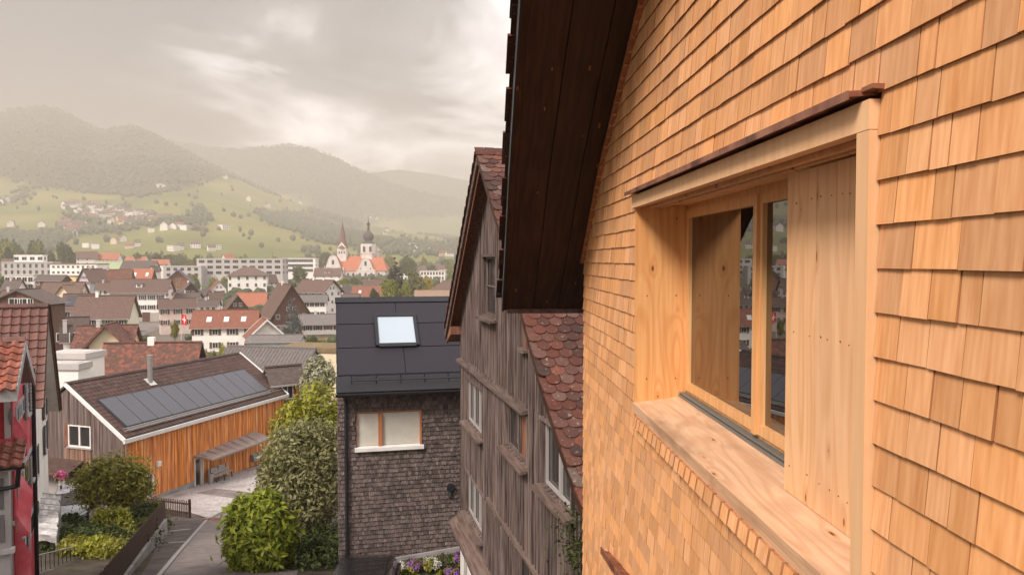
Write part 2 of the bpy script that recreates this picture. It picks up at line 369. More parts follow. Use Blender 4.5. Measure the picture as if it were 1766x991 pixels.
roofm('r_mix', (.085, .045, .035), (.14, .070, .052), c3=(.24, .080, .052), w3=(.50, .62)); roofm('r_grey', (.12, .105, .10), (.17, .15, .142))
roofm('r_tan', (.20, .13, .09), (.30, .20, .14)); roofm('r_moss', (.16, .10, .06), (.20, .16, .07))
M['redshut'] = plain('red_shutter', (.36, .045, .05)); M['greenshut'] = plain('green_shutter', (.12, .17, .10)); M['brownshut'] = plain('brown_shutter', (.13, .06, .045))
M['blueboard'] = plain('blue_bargeboard', (.22, .25, .42)); M['orangeshut'] = plain('orange_shutter', (.70, .24, .02))
M['flagred'] = plain('flag_red', (.62, .03, .03)); M['carpaint'] = plain('silver_car_paint', (.34, .34, .36), rough=.3, metal=.3, coat=.5, bump=0)
M['blackpaint'] = plain('black_car_paint', (.012, .012, .013), rough=.25, coat=.5, bump=0); M['rubber'] = plain('rubber', (.02, .02, .02))
M['lamp'] = plain('headlamp_glass', (.6, .6, .62), rough=.1, bump=0)
M['onion'] = plain('slate_cupola', (.085, .075, .072)); M['spire'] = plain('brown_spire', (.17, .085, .065)); M['gilt'] = plain('gilded_metal', (.25, .16, .07), metal=.4)
M['church'] = mat('church_render', (.60, .54, .49), (.70, .65, .60), scale=.3, rough=.9, bump=.1, var=.02)
M['churchroof'] = mat('church_roof_tile', (.36, .11, .055), (.46, .155, .085), scale=1, stretch=(.5, .5, 2), rough=.8, var=.03)
# ------------------------------------------------------------------ ground
GY = [(-400, -8.8), (0, -8.8), (20, -8.9), (22, -9.2), (27, -10.4), (46, -15.1), (60, -15.65), (90, -17.5), (130, -19), (900, -19)]
def gz(y):
    for (a, za), (b, zb) in zip(GY, GY[1:]):
        if y <= b: return za + (zb - za) * (y - a) / (b - a)
    return -19.0
def ghit(px, py, lift=0):
    d = at(px, py, 1.0)
    lo, hi = 5.0, 900.0
    for _ in range(60):
        m = (lo + hi) / 2
        if d.z * m > gz(m) + lift: lo = m
        else: hi = m
    return d * hi
def strip(name, rows, material, lift):
    """sheet following the ground: rows of (y, x_left, x_right)"""
    ys = sorted({r[0] for r in rows} | {g[0] for g in GY if rows[0][0] < g[0] < rows[-1][0]})
    def itp(y, k):
        for a, b in zip(rows, rows[1:]):
            if y <= b[0]: return a[k] + (b[k] - a[k]) * (y - a[0]) / (b[0] - a[0])
        return rows[-1][k]
    mb = Mb(); P = [((itp(y, 1), y, gz(y) + lift), (itp(y, 2), y, gz(y) + lift)) for y in ys]
    for (a, b), (c, d) in zip(P, P[1:]): mb.face([a, b, d, c])
    return mb.build(name, material, kind='structure')
mb = Mb()
for (a, za), (b, zb) in zip(GY, GY[1:]):
    for x0, x1 in ((-1440, -200), (-200, 200), (200, 1440)):
        mb.face([(x0, a, za), (x1, a, za), (x1, b, zb), (x0, b, zb)])
M['meadow'] = mat('valley_ground', (.075, .085, .030), (.135, .130, .055), scale=.05, rough=1, bump=0, var=0, objrnd=False, c3=(.15, .125, .105), s3=.02, w3=(.45, .55))
mb.build('ground', M['meadow'], kind='structure')
# ------------------------------------------------------------------ near shingled house
NF = Frame(2.63)
XS, ZK, DZ = 1.09, -.022, .119            # butt plane, a course line, course height
PROF = [(-3, 6.2), (1, 3.9), (3, 2.78), (4, 2.24), (5, 1.71), (5.8, 1.28), (6.7, .78), (7.4, .27), (8.0, -.14), (8.65, -.55)]
def prof(y, P=PROF):
    for a, b in zip(P, P[1:]):
        if y <= b[0]: return a[1] + (b[1] - a[1]) * (y - a[0]) / (b[0] - a[0])
    return P[-1][1]
NB = Vector((1.12, 3, -8.85)); NH = thing('shingled_house', 'new house clad in fresh orange larch shingles with deep timber window, under a dark eave', 'house', NF.wor(NB), NF.a)
NO = -NB
OY0, OY1, OZ0, OZ1 = 2.047, 5.19, -.975, .43
bk = Mb()
bk.prism([(-3, -8.9), (OY0, -8.9), (OY0, prof(OY0) - .02), (-3, prof(-3) - .02)], 0, 1.125, 1.40)
bk.prism([(OY1 + .03, -8.9), (7.78, -8.9), (7.78, prof(7.78) - .02), (7.4, prof(7.4) - .02), (6.7, prof(6.7) - .02), (5.8, prof(5.8) - .02), (OY1 + .03, prof(OY1) - .02)], 0, 1.125, 1.40)
bk.prism([(OY0, -8.9), (OY1 + .03, -8.9), (OY1 + .03, OZ0 - .075), (OY0, OZ0 - .075)], 0, 1.125, 1.40)
bk.prism([(OY0, OZ1), (OY1 + .03, OZ1), (OY1 + .03, prof(OY1) - .02), (4, prof(4) - .02), (3, prof(3) - .02), (OY0, prof(OY0) - .02)], 0, 1.125, 1.40)
bk.box(1.40, 6.5, 7.60, 7.78, -8.9, -.2)
bk.build('wall', M['shingle_back'], NH, NO)
# shingles
SV = []
for k in range(26):
    wdt = [.075, .09, .112, .125, .14, .155, .172, .188, .21, .10, .13, .148, .165][k % 13]; mb = Mb(); r = random.random()
    hh = .185; j1, j2 = random.uniform(-.001, .001), random.uniform(-.001, .001); tb = random.uniform(.0055, .0085)
    w2 = wdt / 2 - random.uniform(.0012, .0026); tw = random.uniform(-.0015, .0015)
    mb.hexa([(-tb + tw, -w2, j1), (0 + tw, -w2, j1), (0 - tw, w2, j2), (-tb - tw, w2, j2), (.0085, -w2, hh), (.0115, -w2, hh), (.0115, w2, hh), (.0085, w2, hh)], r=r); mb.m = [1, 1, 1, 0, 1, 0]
    SV.append((wdt, mb))
pc = Pieces([m for _, m in SV])
row = -34
while ZK + row * DZ < 3.4:
    z = ZK + row * DZ
    beside = z < OZ1 + .02 and z + DZ > OZ0 - .01
    under = not beside and z + .185 > OZ0 - .085 and z < OZ1
    runs = [(.62 + random.uniform(-.1, 0), OY0 - .002, 1), (OY1 + .042, 7.80, 1)] if beside else [(.62 + random.uniform(-.1, 0), 7.80, 1)]
    for ya, yb, _ in runs:
        y = ya
        while y < yb - .004:
            k = random.randrange(26); wd = SV[k][0]; sy = 1.0
            if y + wd > yb - .05: sy = (yb - y) / wd if (yb - y) < .2 else 1.0
            yc = y + wd * sy / 2; y += wd * sy
            zt = z + .185; hs_ = 1.0
            if z > prof(yc) - .03: continue
            if zt > prof(yc) - .01: hs_ = max(.15, (prof(yc) - .01 - z) / .185)
            if not beside and z < OZ0 and zt > OZ0 - .08 and OY0 - .05 < yc < OY1 + .05: hs_ = max(.2, (OZ0 - .08 - z) / .185)
            Mx = Matrix.Translation((XS + random.uniform(-.0012, .0012), yc, z + random.uniform(-.001, .001) + (random.uniform(-.005, .002) if random.random() < .06 else 0))) @ Matrix.Diagonal((1, sy, hs_, 1))
            wp = NF.wor((XS, yc, z + .06)); s_ = proj(wp); pri = 0
            if -20 < s_[0] < 1786 and -20 < s_[1] < 1011: pri = wd / (wp.length ** 2) * (XS / wp.length)
            pc.add(k, Mx, pri)
    row += 1
pc.finish('shingle', 'shingles', [M['shingle'], M['shingle_edge_shade']], NH, NO)
# short course tucked under the sill, with open joints
y = OY0 + .02; mb = Mb(); k = 0
SH = []
while y < OY1 - .06:
    wd = random.uniform(.065, .11); z0 = OZ0 - .075 - random.uniform(.06, .066)
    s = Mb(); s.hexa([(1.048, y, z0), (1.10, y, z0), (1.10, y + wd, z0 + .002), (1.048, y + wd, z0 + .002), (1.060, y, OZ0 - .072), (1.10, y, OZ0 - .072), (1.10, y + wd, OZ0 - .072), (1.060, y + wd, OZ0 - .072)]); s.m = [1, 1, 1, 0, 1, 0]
    s.build('sill_shingle', [M['shingle'], M['shingle_edge_shade']], NH, NO); y += wd + .022
# wavy shingle edge trim against the soffit
mb = Mb()
yy = 7.80; prev = None
ks = [i * .12 for i in range(9, 66)]
for a, b in zip(ks, ks[1:]):
    b = min(b, 7.8)
    if a >= 7.8: break
    mb.hexa([(XS - .035, a, prof(a) - .045), (XS + .03, a, prof(a) - .045), (XS + .03, b, prof(b) - .030), (XS - .035, b, prof(b) - .030), (XS - .035, a, prof(a) + .0), (XS + .03, a, prof(a)), (XS + .03, b, prof(b)), (XS - .035, b, prof(b))])
mb.build('edge_trim', M['orangewood'], NH, NO)
# window surround
XF = 1.06
Mb().hexa([(1.075, OY0 + .02, OZ0 - .072), (1.46, OY0 + .02, OZ0 - .03), (1.46, OY1 + .02, OZ0 - .03), (1.075, OY1 + .02, OZ0 - .072),
           (1.068, OY0 + .02, OZ0), (1.46, OY0 + .02, OZ0 + .052), (1.46, OY1 + .02, OZ0 + .052), (1.068, OY1 + .02, OZ0)]).build('sill', M['sill'], NH, NO)
Mb().box(XF, 1.40, OY0, OY0 + .068, OZ0 - .09, .352).build('jamb', M['plank_plain'], NH, NO)
fj = Mb().hexa([(1.082, OY1, OZ0 - .03), (1.46, OY1, OZ0 + .0), (1.46, OY1 + .04, OZ0 + .0), (1.082, OY1 + .04, OZ0 - .03), (1.082, OY1, .37), (1.46, OY1, .37), (1.46, OY1 + .04, .37), (1.082, OY1 + .04, .37)]).build('jamb', M['reveal'], NH, NO)
Mb().box(XF, XF + .045, OY0 + .001, OY1 + .045, .354, .435).build('lintel', M['plank_plain'], NH, NO)
Mb().box(XF + .046, 1.46, OY0 + .07, OY1 + .02, .372, .41).build('head_board', M['plank'], NH, NO)
Mb().box(1.17, 1.20, OY0 + .07, OY1 - .001, .352, .371).build('head_rail', M['plank'], NH, NO)
Mb().box(1.225, 1.245, OY0 + .07, OY1 - .001, .350, .371).build('head_rail', M['plank'], NH, NO)
f = Mb(); f.hexa([(1.018, OY0 + .03, .446), (1.10, OY0 + .03, .452), (1.10, OY1 + .07, .452), (1.018, OY1 + .07, .446), (1.018, OY0 + .03, .462), (1.10, OY0 + .03, .468), (1.10, OY1 + .07, .468), (1.018, OY1 + .07, .462)])
f.box(1.014, 1.018, OY0 + .03, OY1 + .07, .438, .463)
f.build('flashing', M['copper'], NH, NO)
Mb().hexa([(1.052, OY0 - .030, .458), (1.12, OY0 - .030, .453), (1.12, OY0 + .029, .453), (1.052, OY0 + .029, .458), (1.052, OY0 - .030, .470), (1.12, OY0 - .030, .470), (1.12, OY0 + .029, .470), (1.052, OY0 + .029, .470)]).build('flashing', M['copper'], NH, NO, label='rusty upturned flashing end')
# window
XW = 1.43
wf = Mb()
zb, zt = OZ0 + .075, .372
wf.box(XW, XW + .06, OY1 - .035, OY1, zb, zt); wf.box(XW, XW + .06, OY0 + .3, OY1, zt - .035, zt); wf.box(XW, XW + .06, OY0 + .3, OY1, zb - .001, zb + .02)
WF = wf.build('window_frame', M['winframe'], NH, NO)
c1 = NF.hit(1303, 600, 0, XW)[1]; c2 = NF.hit(1325, 600, 0, XW)[1]
def sash(y0, y1):
    s = Mb(); a, b = zb + .02, zt - .035; t = .055
    s.box(XW - .012, XW + .04, y0, y0 + t, a, b); s.box(XW - .012, XW + .04, y1 - t, y1, a, b)
    s.box(XW - .012, XW + .04, y0 + t, y1 - t, a, a + t); s.box(XW - .012, XW + .04, y0 + t, y1 - t, b - t, b)
    o = s.build('sash', M['winframe'], NH, NO)
    Mb().box(XW + .012, XW + .024, y0 + t - .004, y1 - t + .004, a + t - .004, b - t + .004).build('glass', M['glass'], o)
sash(c1 - .045, OY1 - .036); sash(OY0 + .25, c1 - .055)
Mb().box(XW - .03, XW - .0125, c1 - .075, c1 - .028, zb + .02, zt - .036).build('post', M['winframe'], NH, NO)
rl = Mb(); rl.box(XW - .035, XW - .001, OY0 + .3, OY1 - .002, OZ0 + .048, zb - .002); rl.box(XW - .05, XW - .036, OY0 + .3, OY1 - .002, OZ0 + .045, OZ0 + .06); rl.box(XW - .045, XW - .036, OY0 + .3, OY1 - .002, OZ0 + .068, OZ0 + .075)
rl.build('sill_rail', M['rail'], NH, NO)
# dark room behind the glass
rm = Mb(); rm.box(2.6, 2.62, 1.6, 7, -2.3, .9); rm.box(1.52, 2.6, 1.6, 7, -2.3, -2.28); rm.box(1.52, 2.6, 1.6, 7, .88, .9); rm.box(1.52, 2.6, 7, 7.02, -2.3, .9)
rm.build('room', plain('dark_room', (.05, .04, .035)), NH, NO)
# sliding shutter made of vertical boards
y1 = NF.hit(1355, 600, 0, 1.27)[1]; y0 = OY0 + .069
SHT = Mb().box(1.300, 1.315, y0 + .1, y1 - .1, -.8, .2).build('shutter', M['plank'], NH, NO)
edges = [y1, NF.hit(1405, 600, 0, 1.27)[1], NF.hit(1439, 600, 0, 1.27)[1], NF.hit(1471, 600, 0, 1.27)[1], y0]
for a, b in zip(edges, edges[1:]):
    Mb().hexa([(1.27, b + .0015, -.945), (1.299, b + .0015, -.945), (1.299, a - .0015, -.945), (1.27, a - .0015, -.945), (1.27, b + .0015, .348), (1.299, b + .0015, .348), (1.299, a - .0015, .348), (1.27, a - .0015, .348)]).build('plank', M['plank'], SHT)
nl = Mb()
for (a, b) in zip(edges, edges[1:]):
    for z_ in (-.83, -.29, .23):
        for t_ in (.22, .74):
            yk = b + (a - b) * t_ + random.uniform(-.02, .02); nl.tube((1.268, yk, z_ + random.uniform(-.01, .01)), (1.272, yk, z_), .0021, n=6)
for xk in (1.16, 1.36):
    for z_ in (-.80, -.25, .27): nl.tube((xk, OY1 - .001, z_ + random.uniform(-.02, .02)), (xk, OY1 + .004, z_), .0035, n=6)
nl.build('nails', M['darkmetal'], NH, NO)
# roof over the gable: soffit boards, slab, verge strip, tiles
def sweep(mb, x0, x1, lo, hi, ya=1.0, yb=8.65, r=None, P=PROF):
    ys = [ya] + [q[0] for q in P if ya < q[0] < yb] + [yb]
    for a, b in zip(ys, ys[1:]):
        mb.hexa([(x0, a, prof(a, P) + lo), (x1, a, prof(a, P) + lo), (x1, b, prof(b, P) + lo), (x0, b, prof(b, P) + lo),
                 (x0, a, prof(a, P) + hi), (x1, a, prof(a, P) + hi), (x1, b, prof(b, P) + hi), (x0, b, prof(b, P) + hi)], r=r)
    return mb
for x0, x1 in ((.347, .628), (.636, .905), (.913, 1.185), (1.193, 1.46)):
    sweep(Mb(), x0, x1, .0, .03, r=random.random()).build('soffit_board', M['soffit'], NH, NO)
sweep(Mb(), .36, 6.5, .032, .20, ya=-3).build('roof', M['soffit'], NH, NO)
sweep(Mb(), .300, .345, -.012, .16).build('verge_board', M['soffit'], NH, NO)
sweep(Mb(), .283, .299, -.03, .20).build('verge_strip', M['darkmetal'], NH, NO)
Mb().box(.345, 6.4, 8.655, 8.70, -.60, -.42).build('eave_board', M['ledge'], NH, NO)
gt = Mb()
for k in range(6):
    a0, a1 = math.pi + math.pi * k / 6, math.pi + math.pi * (k + 1) / 6
    for x in (.22,):
        q = [(8.80 + .07 * math.cos(t) * rr, -.36 + .07 * math.sin(t) * rr) for t, rr in ((a0, 1), (a1, 1), (a1, .9), (a0, .9))]
        gt.prism(q, 0, .22, 6.4)
gt.build('gutter', M['darkmetal'], NH, NO)
# tiles along the verge
tp = Mb(); tp.hexa([(-.10, -.21, -.0), (.10, -.21, 0), (.10, .21, 0), (-.10, .21, 0), (-.10, -.21, .018), (.10, -.21, .018), (.10, .21, .018), (-.10, .21, .018)], r=.3)
tp2 = Mb(); tp2.hexa([(-.10, -.21, -.0), (.10, -.21, 0), (.10, .21, 0), (-.10, .21, 0), (-.10, -.21, .02), (.10, -.21, .02), (.10, .21, .02), (-.10, .21, .02)], r=.7)
tpc = Pieces([tp, tp2])
yv = 1.6; i = 0
while yv < 8.65:
    dy = .3; sl = math.atan2(prof(yv + .1) - prof(yv - .1), .2)
    for j in range(3):
        jx = (.0, .012, -.010, .02)[(i * 7 + j) % 4]
        tpc.add((i + j) % 2, Matrix.Translation((.345 + .205 * j - (jx if j == 0 else 0), yv, prof(yv) + .225 + random.uniform(0, .01))) @ Matrix.Rotation(sl + .05, 4, 'X'), 10 - j)
    yv += .28 * math.cos(sl); i += 1
tpc.finish('roof_tile', 'roof_tiles', M['oldtile'], NH, NO)
# copper channel of the window below
a = NF.hit(1037, 952, 0, 1.02); b = NF.hit(1064, 993, 0, .99)
b = a + (b - a) * 1.5
cp = Mb(); cp.hexa([tuple(a), (1.12, a[1], a[2] - .02), (1.12, b[1], b[2] - .02), tuple(b), (a[0], a[1], a[2] + .02), (1.12, a[1], a[2]), (1.12, b[1], b[2]), (b[0], b[1], b[2] + .02)])
cp.hexa([(a[0] - .006, a[1] + .01, a[2] - .01), (a[0] + .006, a[1] + .01, a[2] - .01), (b[0] + .006, b[1], b[2] - .01), (b[0] - .006, b[1], b[2] - .01), (a[0] - .006, a[1] + .01, a[2] + .045), (a[0] + .006, a[1] + .01, a[2] + .045), (b[0] + .006, b[1], b[2] + .045), (b[0] - .006, b[1], b[2] + .045)])
cp.build('copper_channel', M['copper'], NH, NO)
# ------------------------------------------------------------------ old barn house
BF = Frame(12.98)
XV, XB = 3.0, 3.38
ap = BF.hit(822, 266, 0, XV); fe = BF.hit(767, 571, 0, XV)
npt = [BF.hit(*q, 0, XV) for q in ((866, 412), (900, 542), (935, 671), (966, 769), (1007, 887))]
BP = [(npt[4][1] - .35, npt[4][2] - .2)] + [(q[1], q[2]) for q in npt[::-1]] + [(ap[1], ap[2])] + [(fe[1], fe[2])]
BB = Vector((XB, 15, -8.85))
BH = thing('timber_house', 'old weathered grey board and batten house with mossy red and black clay tile roof', 'house', BF.wor(BB), BF.a)
BO = -BB
fc = BF.hit(796, 700, 0, XB)[1]            # far corner
nc = BP[0][0] + .8
zg = -8.9
# wall core behind the boards
core = [(nc, zg), (fc, zg), (fc, prof(fc, BP) - .12), (ap[1], ap[2] - .15)] + [(q[0], q[1] - .12) for q in BP[-3:0:-1] if q[0] > nc] + [(nc, prof(nc, BP) - .12)]
Mb().prism(core, 0, XB + .16, XB + .3).build('wall', M['rustwood'], BH, BO)
Mb().box(XB + .16, 9, fc - .14, fc, zg, prof(fc, BP) - .15).build('wall', M['oldwood'], BH, BO)
Mb().box(XB + .3, 9, nc, nc + .14, zg, prof(nc, BP) - .15).build('wall', M['oldwood'], BH, BO)
wins = []   # (px0,px1 at mid, ytop at far edge, ybottom far edge) -> local y range and z range
def bw(pxf, pyt, pxn, pyb_f, n, style):
    f_ = BF.hit(pxf, pyt, 0, XB); nn = BF.hit(pxn, pyt, 0, XB); zb_ = BF.hit(pxf, pyb_f, 0, XB)[2]
    wins.append((nn[1], f_[1], zb_, f_[2], n, style))
bw(835, 443, 858, 541, 1, 0)
bw(806, 650, 834, 722, 3, 1)
bw(873, 690, 911, 765, 2, 2)
bw(937, 722, 989, 832, 2, 3)
bw(806, 810, 834, 878, 3, 1)
bw(893, 940, 930, 1010, 2, 2)
# tier structure: vertical boards between horizontal ledges, cut round the windows
lz1 = BF.hit(797, 613, 0, XB)[2]; ly1 = BF.hit(913, 690, 0, XB)[1]
tiers = [(-8.7, BF.hit(800, 800, 0, XB)[2]), (BF.hit(800, 800, 0, XB)[2], lz1), (lz1, 99)]
def cut(y0, y1, z0, z1):
    segs = [(z0, z1)]
    for (a, b, c, d, _, _) in wins:
        if y0 < b - .02 and y1 > a + .02:
            ns = []
            for s0, s1 in segs:
                if d <= s0 or c >= s1: ns.append((s0, s1)); continue
                if s0 < c: ns.append((s0, c))
                if d < s1: ns.append((d, s1))
            segs = ns
    return segs
PV = {}
def board(name, y0, y1, z0, z1, xf, xb, pri, pcs):
    pass
planks = []; battens = []
y = fc; i = 0
while y > nc:
    wd = random.uniform(.17, .24); a = max(nc, y - wd)
    for t0, t1 in tiers:
        top = min(t1, prof((a + y) / 2, BP) - .10)
        if top <= t0: continue
        for s0, s1 in cut(a, y, t0, top):
            if s1 - s0 > .08: planks.append((a + .004, y - .004, s0, s1))
        bt = random.uniform(.05, .075)
        tb_ = min(t1, prof(a, BP) - .10)
        for s0, s1 in cut(a - bt / 2, a + bt / 2, t0, tb_):
            if s1 - s0 > .08: battens.append((a - bt / 2, a + bt / 2, s0, s1))
    y = a
def unit(y0, y1, x0, x1):
    m = Mb(); m.box(x0, x1, y0, y1, 0, 1, r=random.random()); return m
for nm, lst, x0, x1, lim in (('plank', planks, XB + .02, XB + .15, 300), ('batten', battens, XB - .042, XB + .06, 300)):
    vs = []; pcs = Pieces(vs)
    for (a, b, s0, s1) in lst:
        sp_ = random.uniform(-.006, .006); m = Mb(); m.box(x0 + sp_, x1, a, b, s0, s1); vs.append(m)
        wp = BF.wor((XB, a, (s0 + s1) / 2)); q = proj(wp); vis = -50 < q[0] < 1020 and q[1] < 1100 and s1 > -8
        pcs.add(len(vs) - 1, Matrix.Identity(4), (s1 - s0) / wp.length ** 2 if vis else 0)
    pcs.finish(nm, nm + 's', M['oldwood'], BH, BO, lim)
# corner board, ledges
Mb().box(XB - .03, XB + .16, fc - .0, fc + .05, -8.7, prof(fc, BP) - .1).build('corner_board', M['oldwood'], BH, BO)
Mb().hexa([(XB - .15, ly1, lz1 - .17), (XB + .1, ly1, lz1 - .12), (XB + .1, fc + .1, lz1 - .12), (XB - .15, fc + .06, lz1 - .17), (XB - .15, ly1, lz1 - .11), (XB + .1, ly1, lz1 - .02), (XB + .1, fc + .1, lz1 - .02), (XB - .15, fc + .06, lz1 - .11)]).build('ledge', M['ledge'], BH, BO)
a1 = BF.hit(845, 856, 0, XB); Mb().box(XB - .10, XB + .02, nc, a1[1], a1[2] - .06, a1[2]).build('ledge', M['ledge'], BH, BO)
a2 = BF.hit(790, 925, 0, XB - .3)
Mb().hexa([(XB - .34, nc, a2[2] - .1), (XB + .0, nc, a2[2] + .1), (XB + .0, fc + .1, a2[2] + .1), (XB - .34, fc + .1, a2[2] - .1), (XB - .34, nc, a2[2]), (XB + .0, nc, a2[2] + .2), (XB, fc + .1, a2[2] + .2), (XB - .34, fc + .1, a2[2])]).build('ledge', M['ledge'], BH, BO)
Mb().box(XB - .04, XB + .15, nc, fc + .03, zg, a2[2] + .02).build('base_wall', M['whitewall'], BH, BO)
for (a, b, c, d, n, style) in wins:
    fr = Mb(); t = .06
    fr.box(XB - .05, XB + .10, a - t, a, c, d); fr.box(XB - .05, XB + .10, b, b + t, c, d); fr.box(XB - .06, XB + .10, a - t, b + t, d, d + t)
    W = fr.build('window', M['oldwood'], BH, BO)
    Mb().hexa([(XB - .20, a - .14, c - .10), (XB + .10, a - .14, c - .05), (XB + .10, b + .10, c - .05), (XB - .20, b + .10, c - .10), (XB - .20, a - .14, c - .05), (XB + .10, a - .14, c - .001), (XB + .10, b + .10, c - .001), (XB - .20, b + .10, c - .05)]).build('window_sill', M['ledge'], W)
    for k in range(n):
        p0 = a + (b - a) * k / n; p1 = a + (b - a) * (k + 1) / n
        s = Mb(); q = .05
        for e in ((p0, p0 + q, c, d), (p1 - q, p1, c, d), (p0 + q, p1 - q, c, c + q), (p0 + q, p1 - q, d - q, d)): s.box(XB + .04, XB + .085, *e)
        if style == 0: s.box(XB + .045, XB + .08, p0 + q, p1 - q, (c + d) / 2 - .015, (c + d) / 2 + .015)
        s.build('sash', M['w_grey' if style in (1, 3) else 'oldwood'], W)
        Mb().box(XB + .092, XB + .10, p0, p1, c, d).build('pane', M['pane'] if not (style == 2 and k == 0) else M['rustwood'], W)
    if style == 3:
        Mb().box(XB + .03, XB + .05, a + .05, a + .2, c + .05, d - .05).build('curtain', M['whitewall'], W)
# roof: slab, verges
def swp(x0, x1, lo, hi, pts):
    mb = Mb()
    for (ya, za), (yb, zb2) in zip(pts, pts[1:]):
        mb.hexa([(x0, ya, za + lo), (x1, ya, za + lo), (x1, yb, zb2 + lo), (x0, yb, zb2 + lo), (x0, ya, za + hi), (x1, ya, za + hi), (x1, yb, zb2 + hi), (x0, yb, zb2 + hi)])
    return mb
swp(XV + .05, 9.2, -.16, -.03, BP).build('roof', M['rustwood'], BH, BO)
swp(XV, XV + .045, -.22, .0, BP[-2:]).build('bargeboard', M['ledge'], BH, BO)
swp(XV, XV + .045, -.14, -.0, BP[:-1]).build('bargeboard', M['soffit'], BH, BO)
swp(XV + .06, XV + .09, -.34, -.17, BP[-2:]).build('bargeboard', M['rustwood'], BH, BO)
for x in (XV + .05,):
    e_ = BP[-1]; Mb().hexa([(x, e_[0] - .75, e_[1] - .02), (x + 6, e_[0] - .75, e_[1] - .02), (x + 6, e_[0], e_[1] - .3), (x, e_[0], e_[1] - .3), (x, e_[0] - .75, e_[1] + .2), (x + 6, e_[0] - .75, e_[1] + .2), (x + 6, e_[0], e_[1] - .17), (x, e_[0], e_[1] - .17)]).build('eave_boxing', M['rustwood'], BH, BO)
# beaver tail tiles: body with rounded lower end
TV = []
for k in range(21):
    m = Mb(); wv = .104; th = .026 + .004 * (k % 3); L0 = .22; pts = [(-wv, L0), (-wv, -.085)] + [(-wv * math.cos(t), -.085 - .085 * math.sin(t)) for t in (R(35), R(65), R(90), R(115), R(145))] + [(wv, -.085), (wv, L0)]
    if k % 7 == 4: pts = [(-wv, L0), (-wv, -.12), (-.05, -.155), (.05, -.15), (wv, -.11), (wv, L0)]
    m.prism(pts, 2, 0, th, r=(k + .5) / 21)
    TV.append(m)
tc_ = Pieces(TV)
def lay(P, x0, cols, expo=.18, vis=None):
    # walk down the profile from the top
    s = 0; i = 0
    segs = []
    for (ya, za), (yb, zb2) in zip(P, P[1:]): segs.append((ya, za, yb, zb2, math.hypot(yb - ya, zb2 - za)))
    tot = sum(q[4] for q in segs)
    while s < tot:
        u = s
        for (ya, za, yb, zb2, ln) in segs:
            if u <= ln: break
            u -= ln
        y_ = ya + (yb - ya) * u / ln; z_ = za + (zb2 - za) * u / ln; ang = math.atan2(zb2 - za, yb - ya)
        for c in range(cols):
            x = x0 + (c + (.5 if i % 2 else 0)) * .215
            if c == 0 and i % 2: pass
            wp = BF.wor((x, y_, z_)); q = proj(wp)
            ok = (838 < q[0] < 880 and 255 < q[1] < 420) or (885 < q[0] < 1022 and 530 < q[1] < 905)
            # local tile axes: +y up the slope
            Mx = Matrix.Translation((x + random.uniform(-.005, .005), y_, z_ + .035)) @ Matrix.Rotation(ang + (math.pi if yb < ya else 0) + R(-5), 4, 'X') 
            Mx = Mx @ Matrix.Rotation(random.uniform(-.03, .03), 4, 'Z')
            tc_.add(random.randrange(21), Mx, (100 - c + 1 / wp.length) if ok else 0)
        s += expo; i += 1
lay([BP[-2]] + BP[-3::-1], XV + .09, 28)
tc_.finish('roof_tile', 'roof_tiles', M['oldtile'], BH, BO)
rt = Mb()   # ridge caps
for k in range(14): rt.prism([(ap[1] - .14, ap[2] - .02), (ap[1] - .07, ap[2] + .075), (ap[1] + .07, ap[2] + .075), (ap[1] + .14, ap[2] - .02)], 0, XV - .03 + k * .4, XV + .385 + k * .4)
rt.build('ridge_tiles', M['oldtile'], BH, BO)
# tile edges seen along the far verge
d_ = Vector((0, BP[-1][0] - ap[1], BP[-1][1] - ap[2])); Ln = d_.length; n_ = int(Ln / .17); d_.normalize()
te = []; tep = Pieces(te); m = Mb(); m.box(-.05, .35, -.10, .10, -.012, .018, r=.2); te.append(m); m = Mb(); m.box(-.04, .35, -.10, .10, -.012, .018, r=.75); te.append(m)
for k in range(n_):
    p_ = Vector((XV, ap[1], ap[2])) + d_ * (.17 * k + .08)
    tep.add(k % 2, Matrix.Translation(p_ + Vector((0, 0, .03))) @ Matrix.Rotation(math.atan2(d_.z, d_.y) - .14, 4, 'X'), 1)
tep.finish('verge_tile', 'verge_tiles', M['oldtile'], BH, BO)
# small gutter end under the near eave
q = BP[0]; Mb().box(XV - .05, XV + .25, q[0] - .12, q[0] + .10, q[1] - .22, q[1] - .04).build('gutter', M['darkmetal'], BH, BO)
# ledge hatch under the near roof edge
h = BF.hit(903, 600, 0, XB - .02)
Mb().hexa([(XB - .12, h[1] - .35, h[2] - .06), (XB + .05, h[1] - .35, h[2] - .04), (XB + .05, h[1] + .1, h[2] - .04), (XB - .12, h[1] + .1, h[2] - .06), (XB - .12, h[1] - .35, h[2]), (XB + .05, h[1] - .35, h[2] + .02), (XB + .05, h[1] + .1, h[2] + .02), (XB - .12, h[1] + .1, h[2])]).build('hatch_sill', M['ledge'], BH, BO)
Mb().box(XB - .035, XB - .01, h[1] - .3, h[1] + .05, h[2] + .02, h[2] + .42).build('hatch', M['rustwood'], BH, BO)
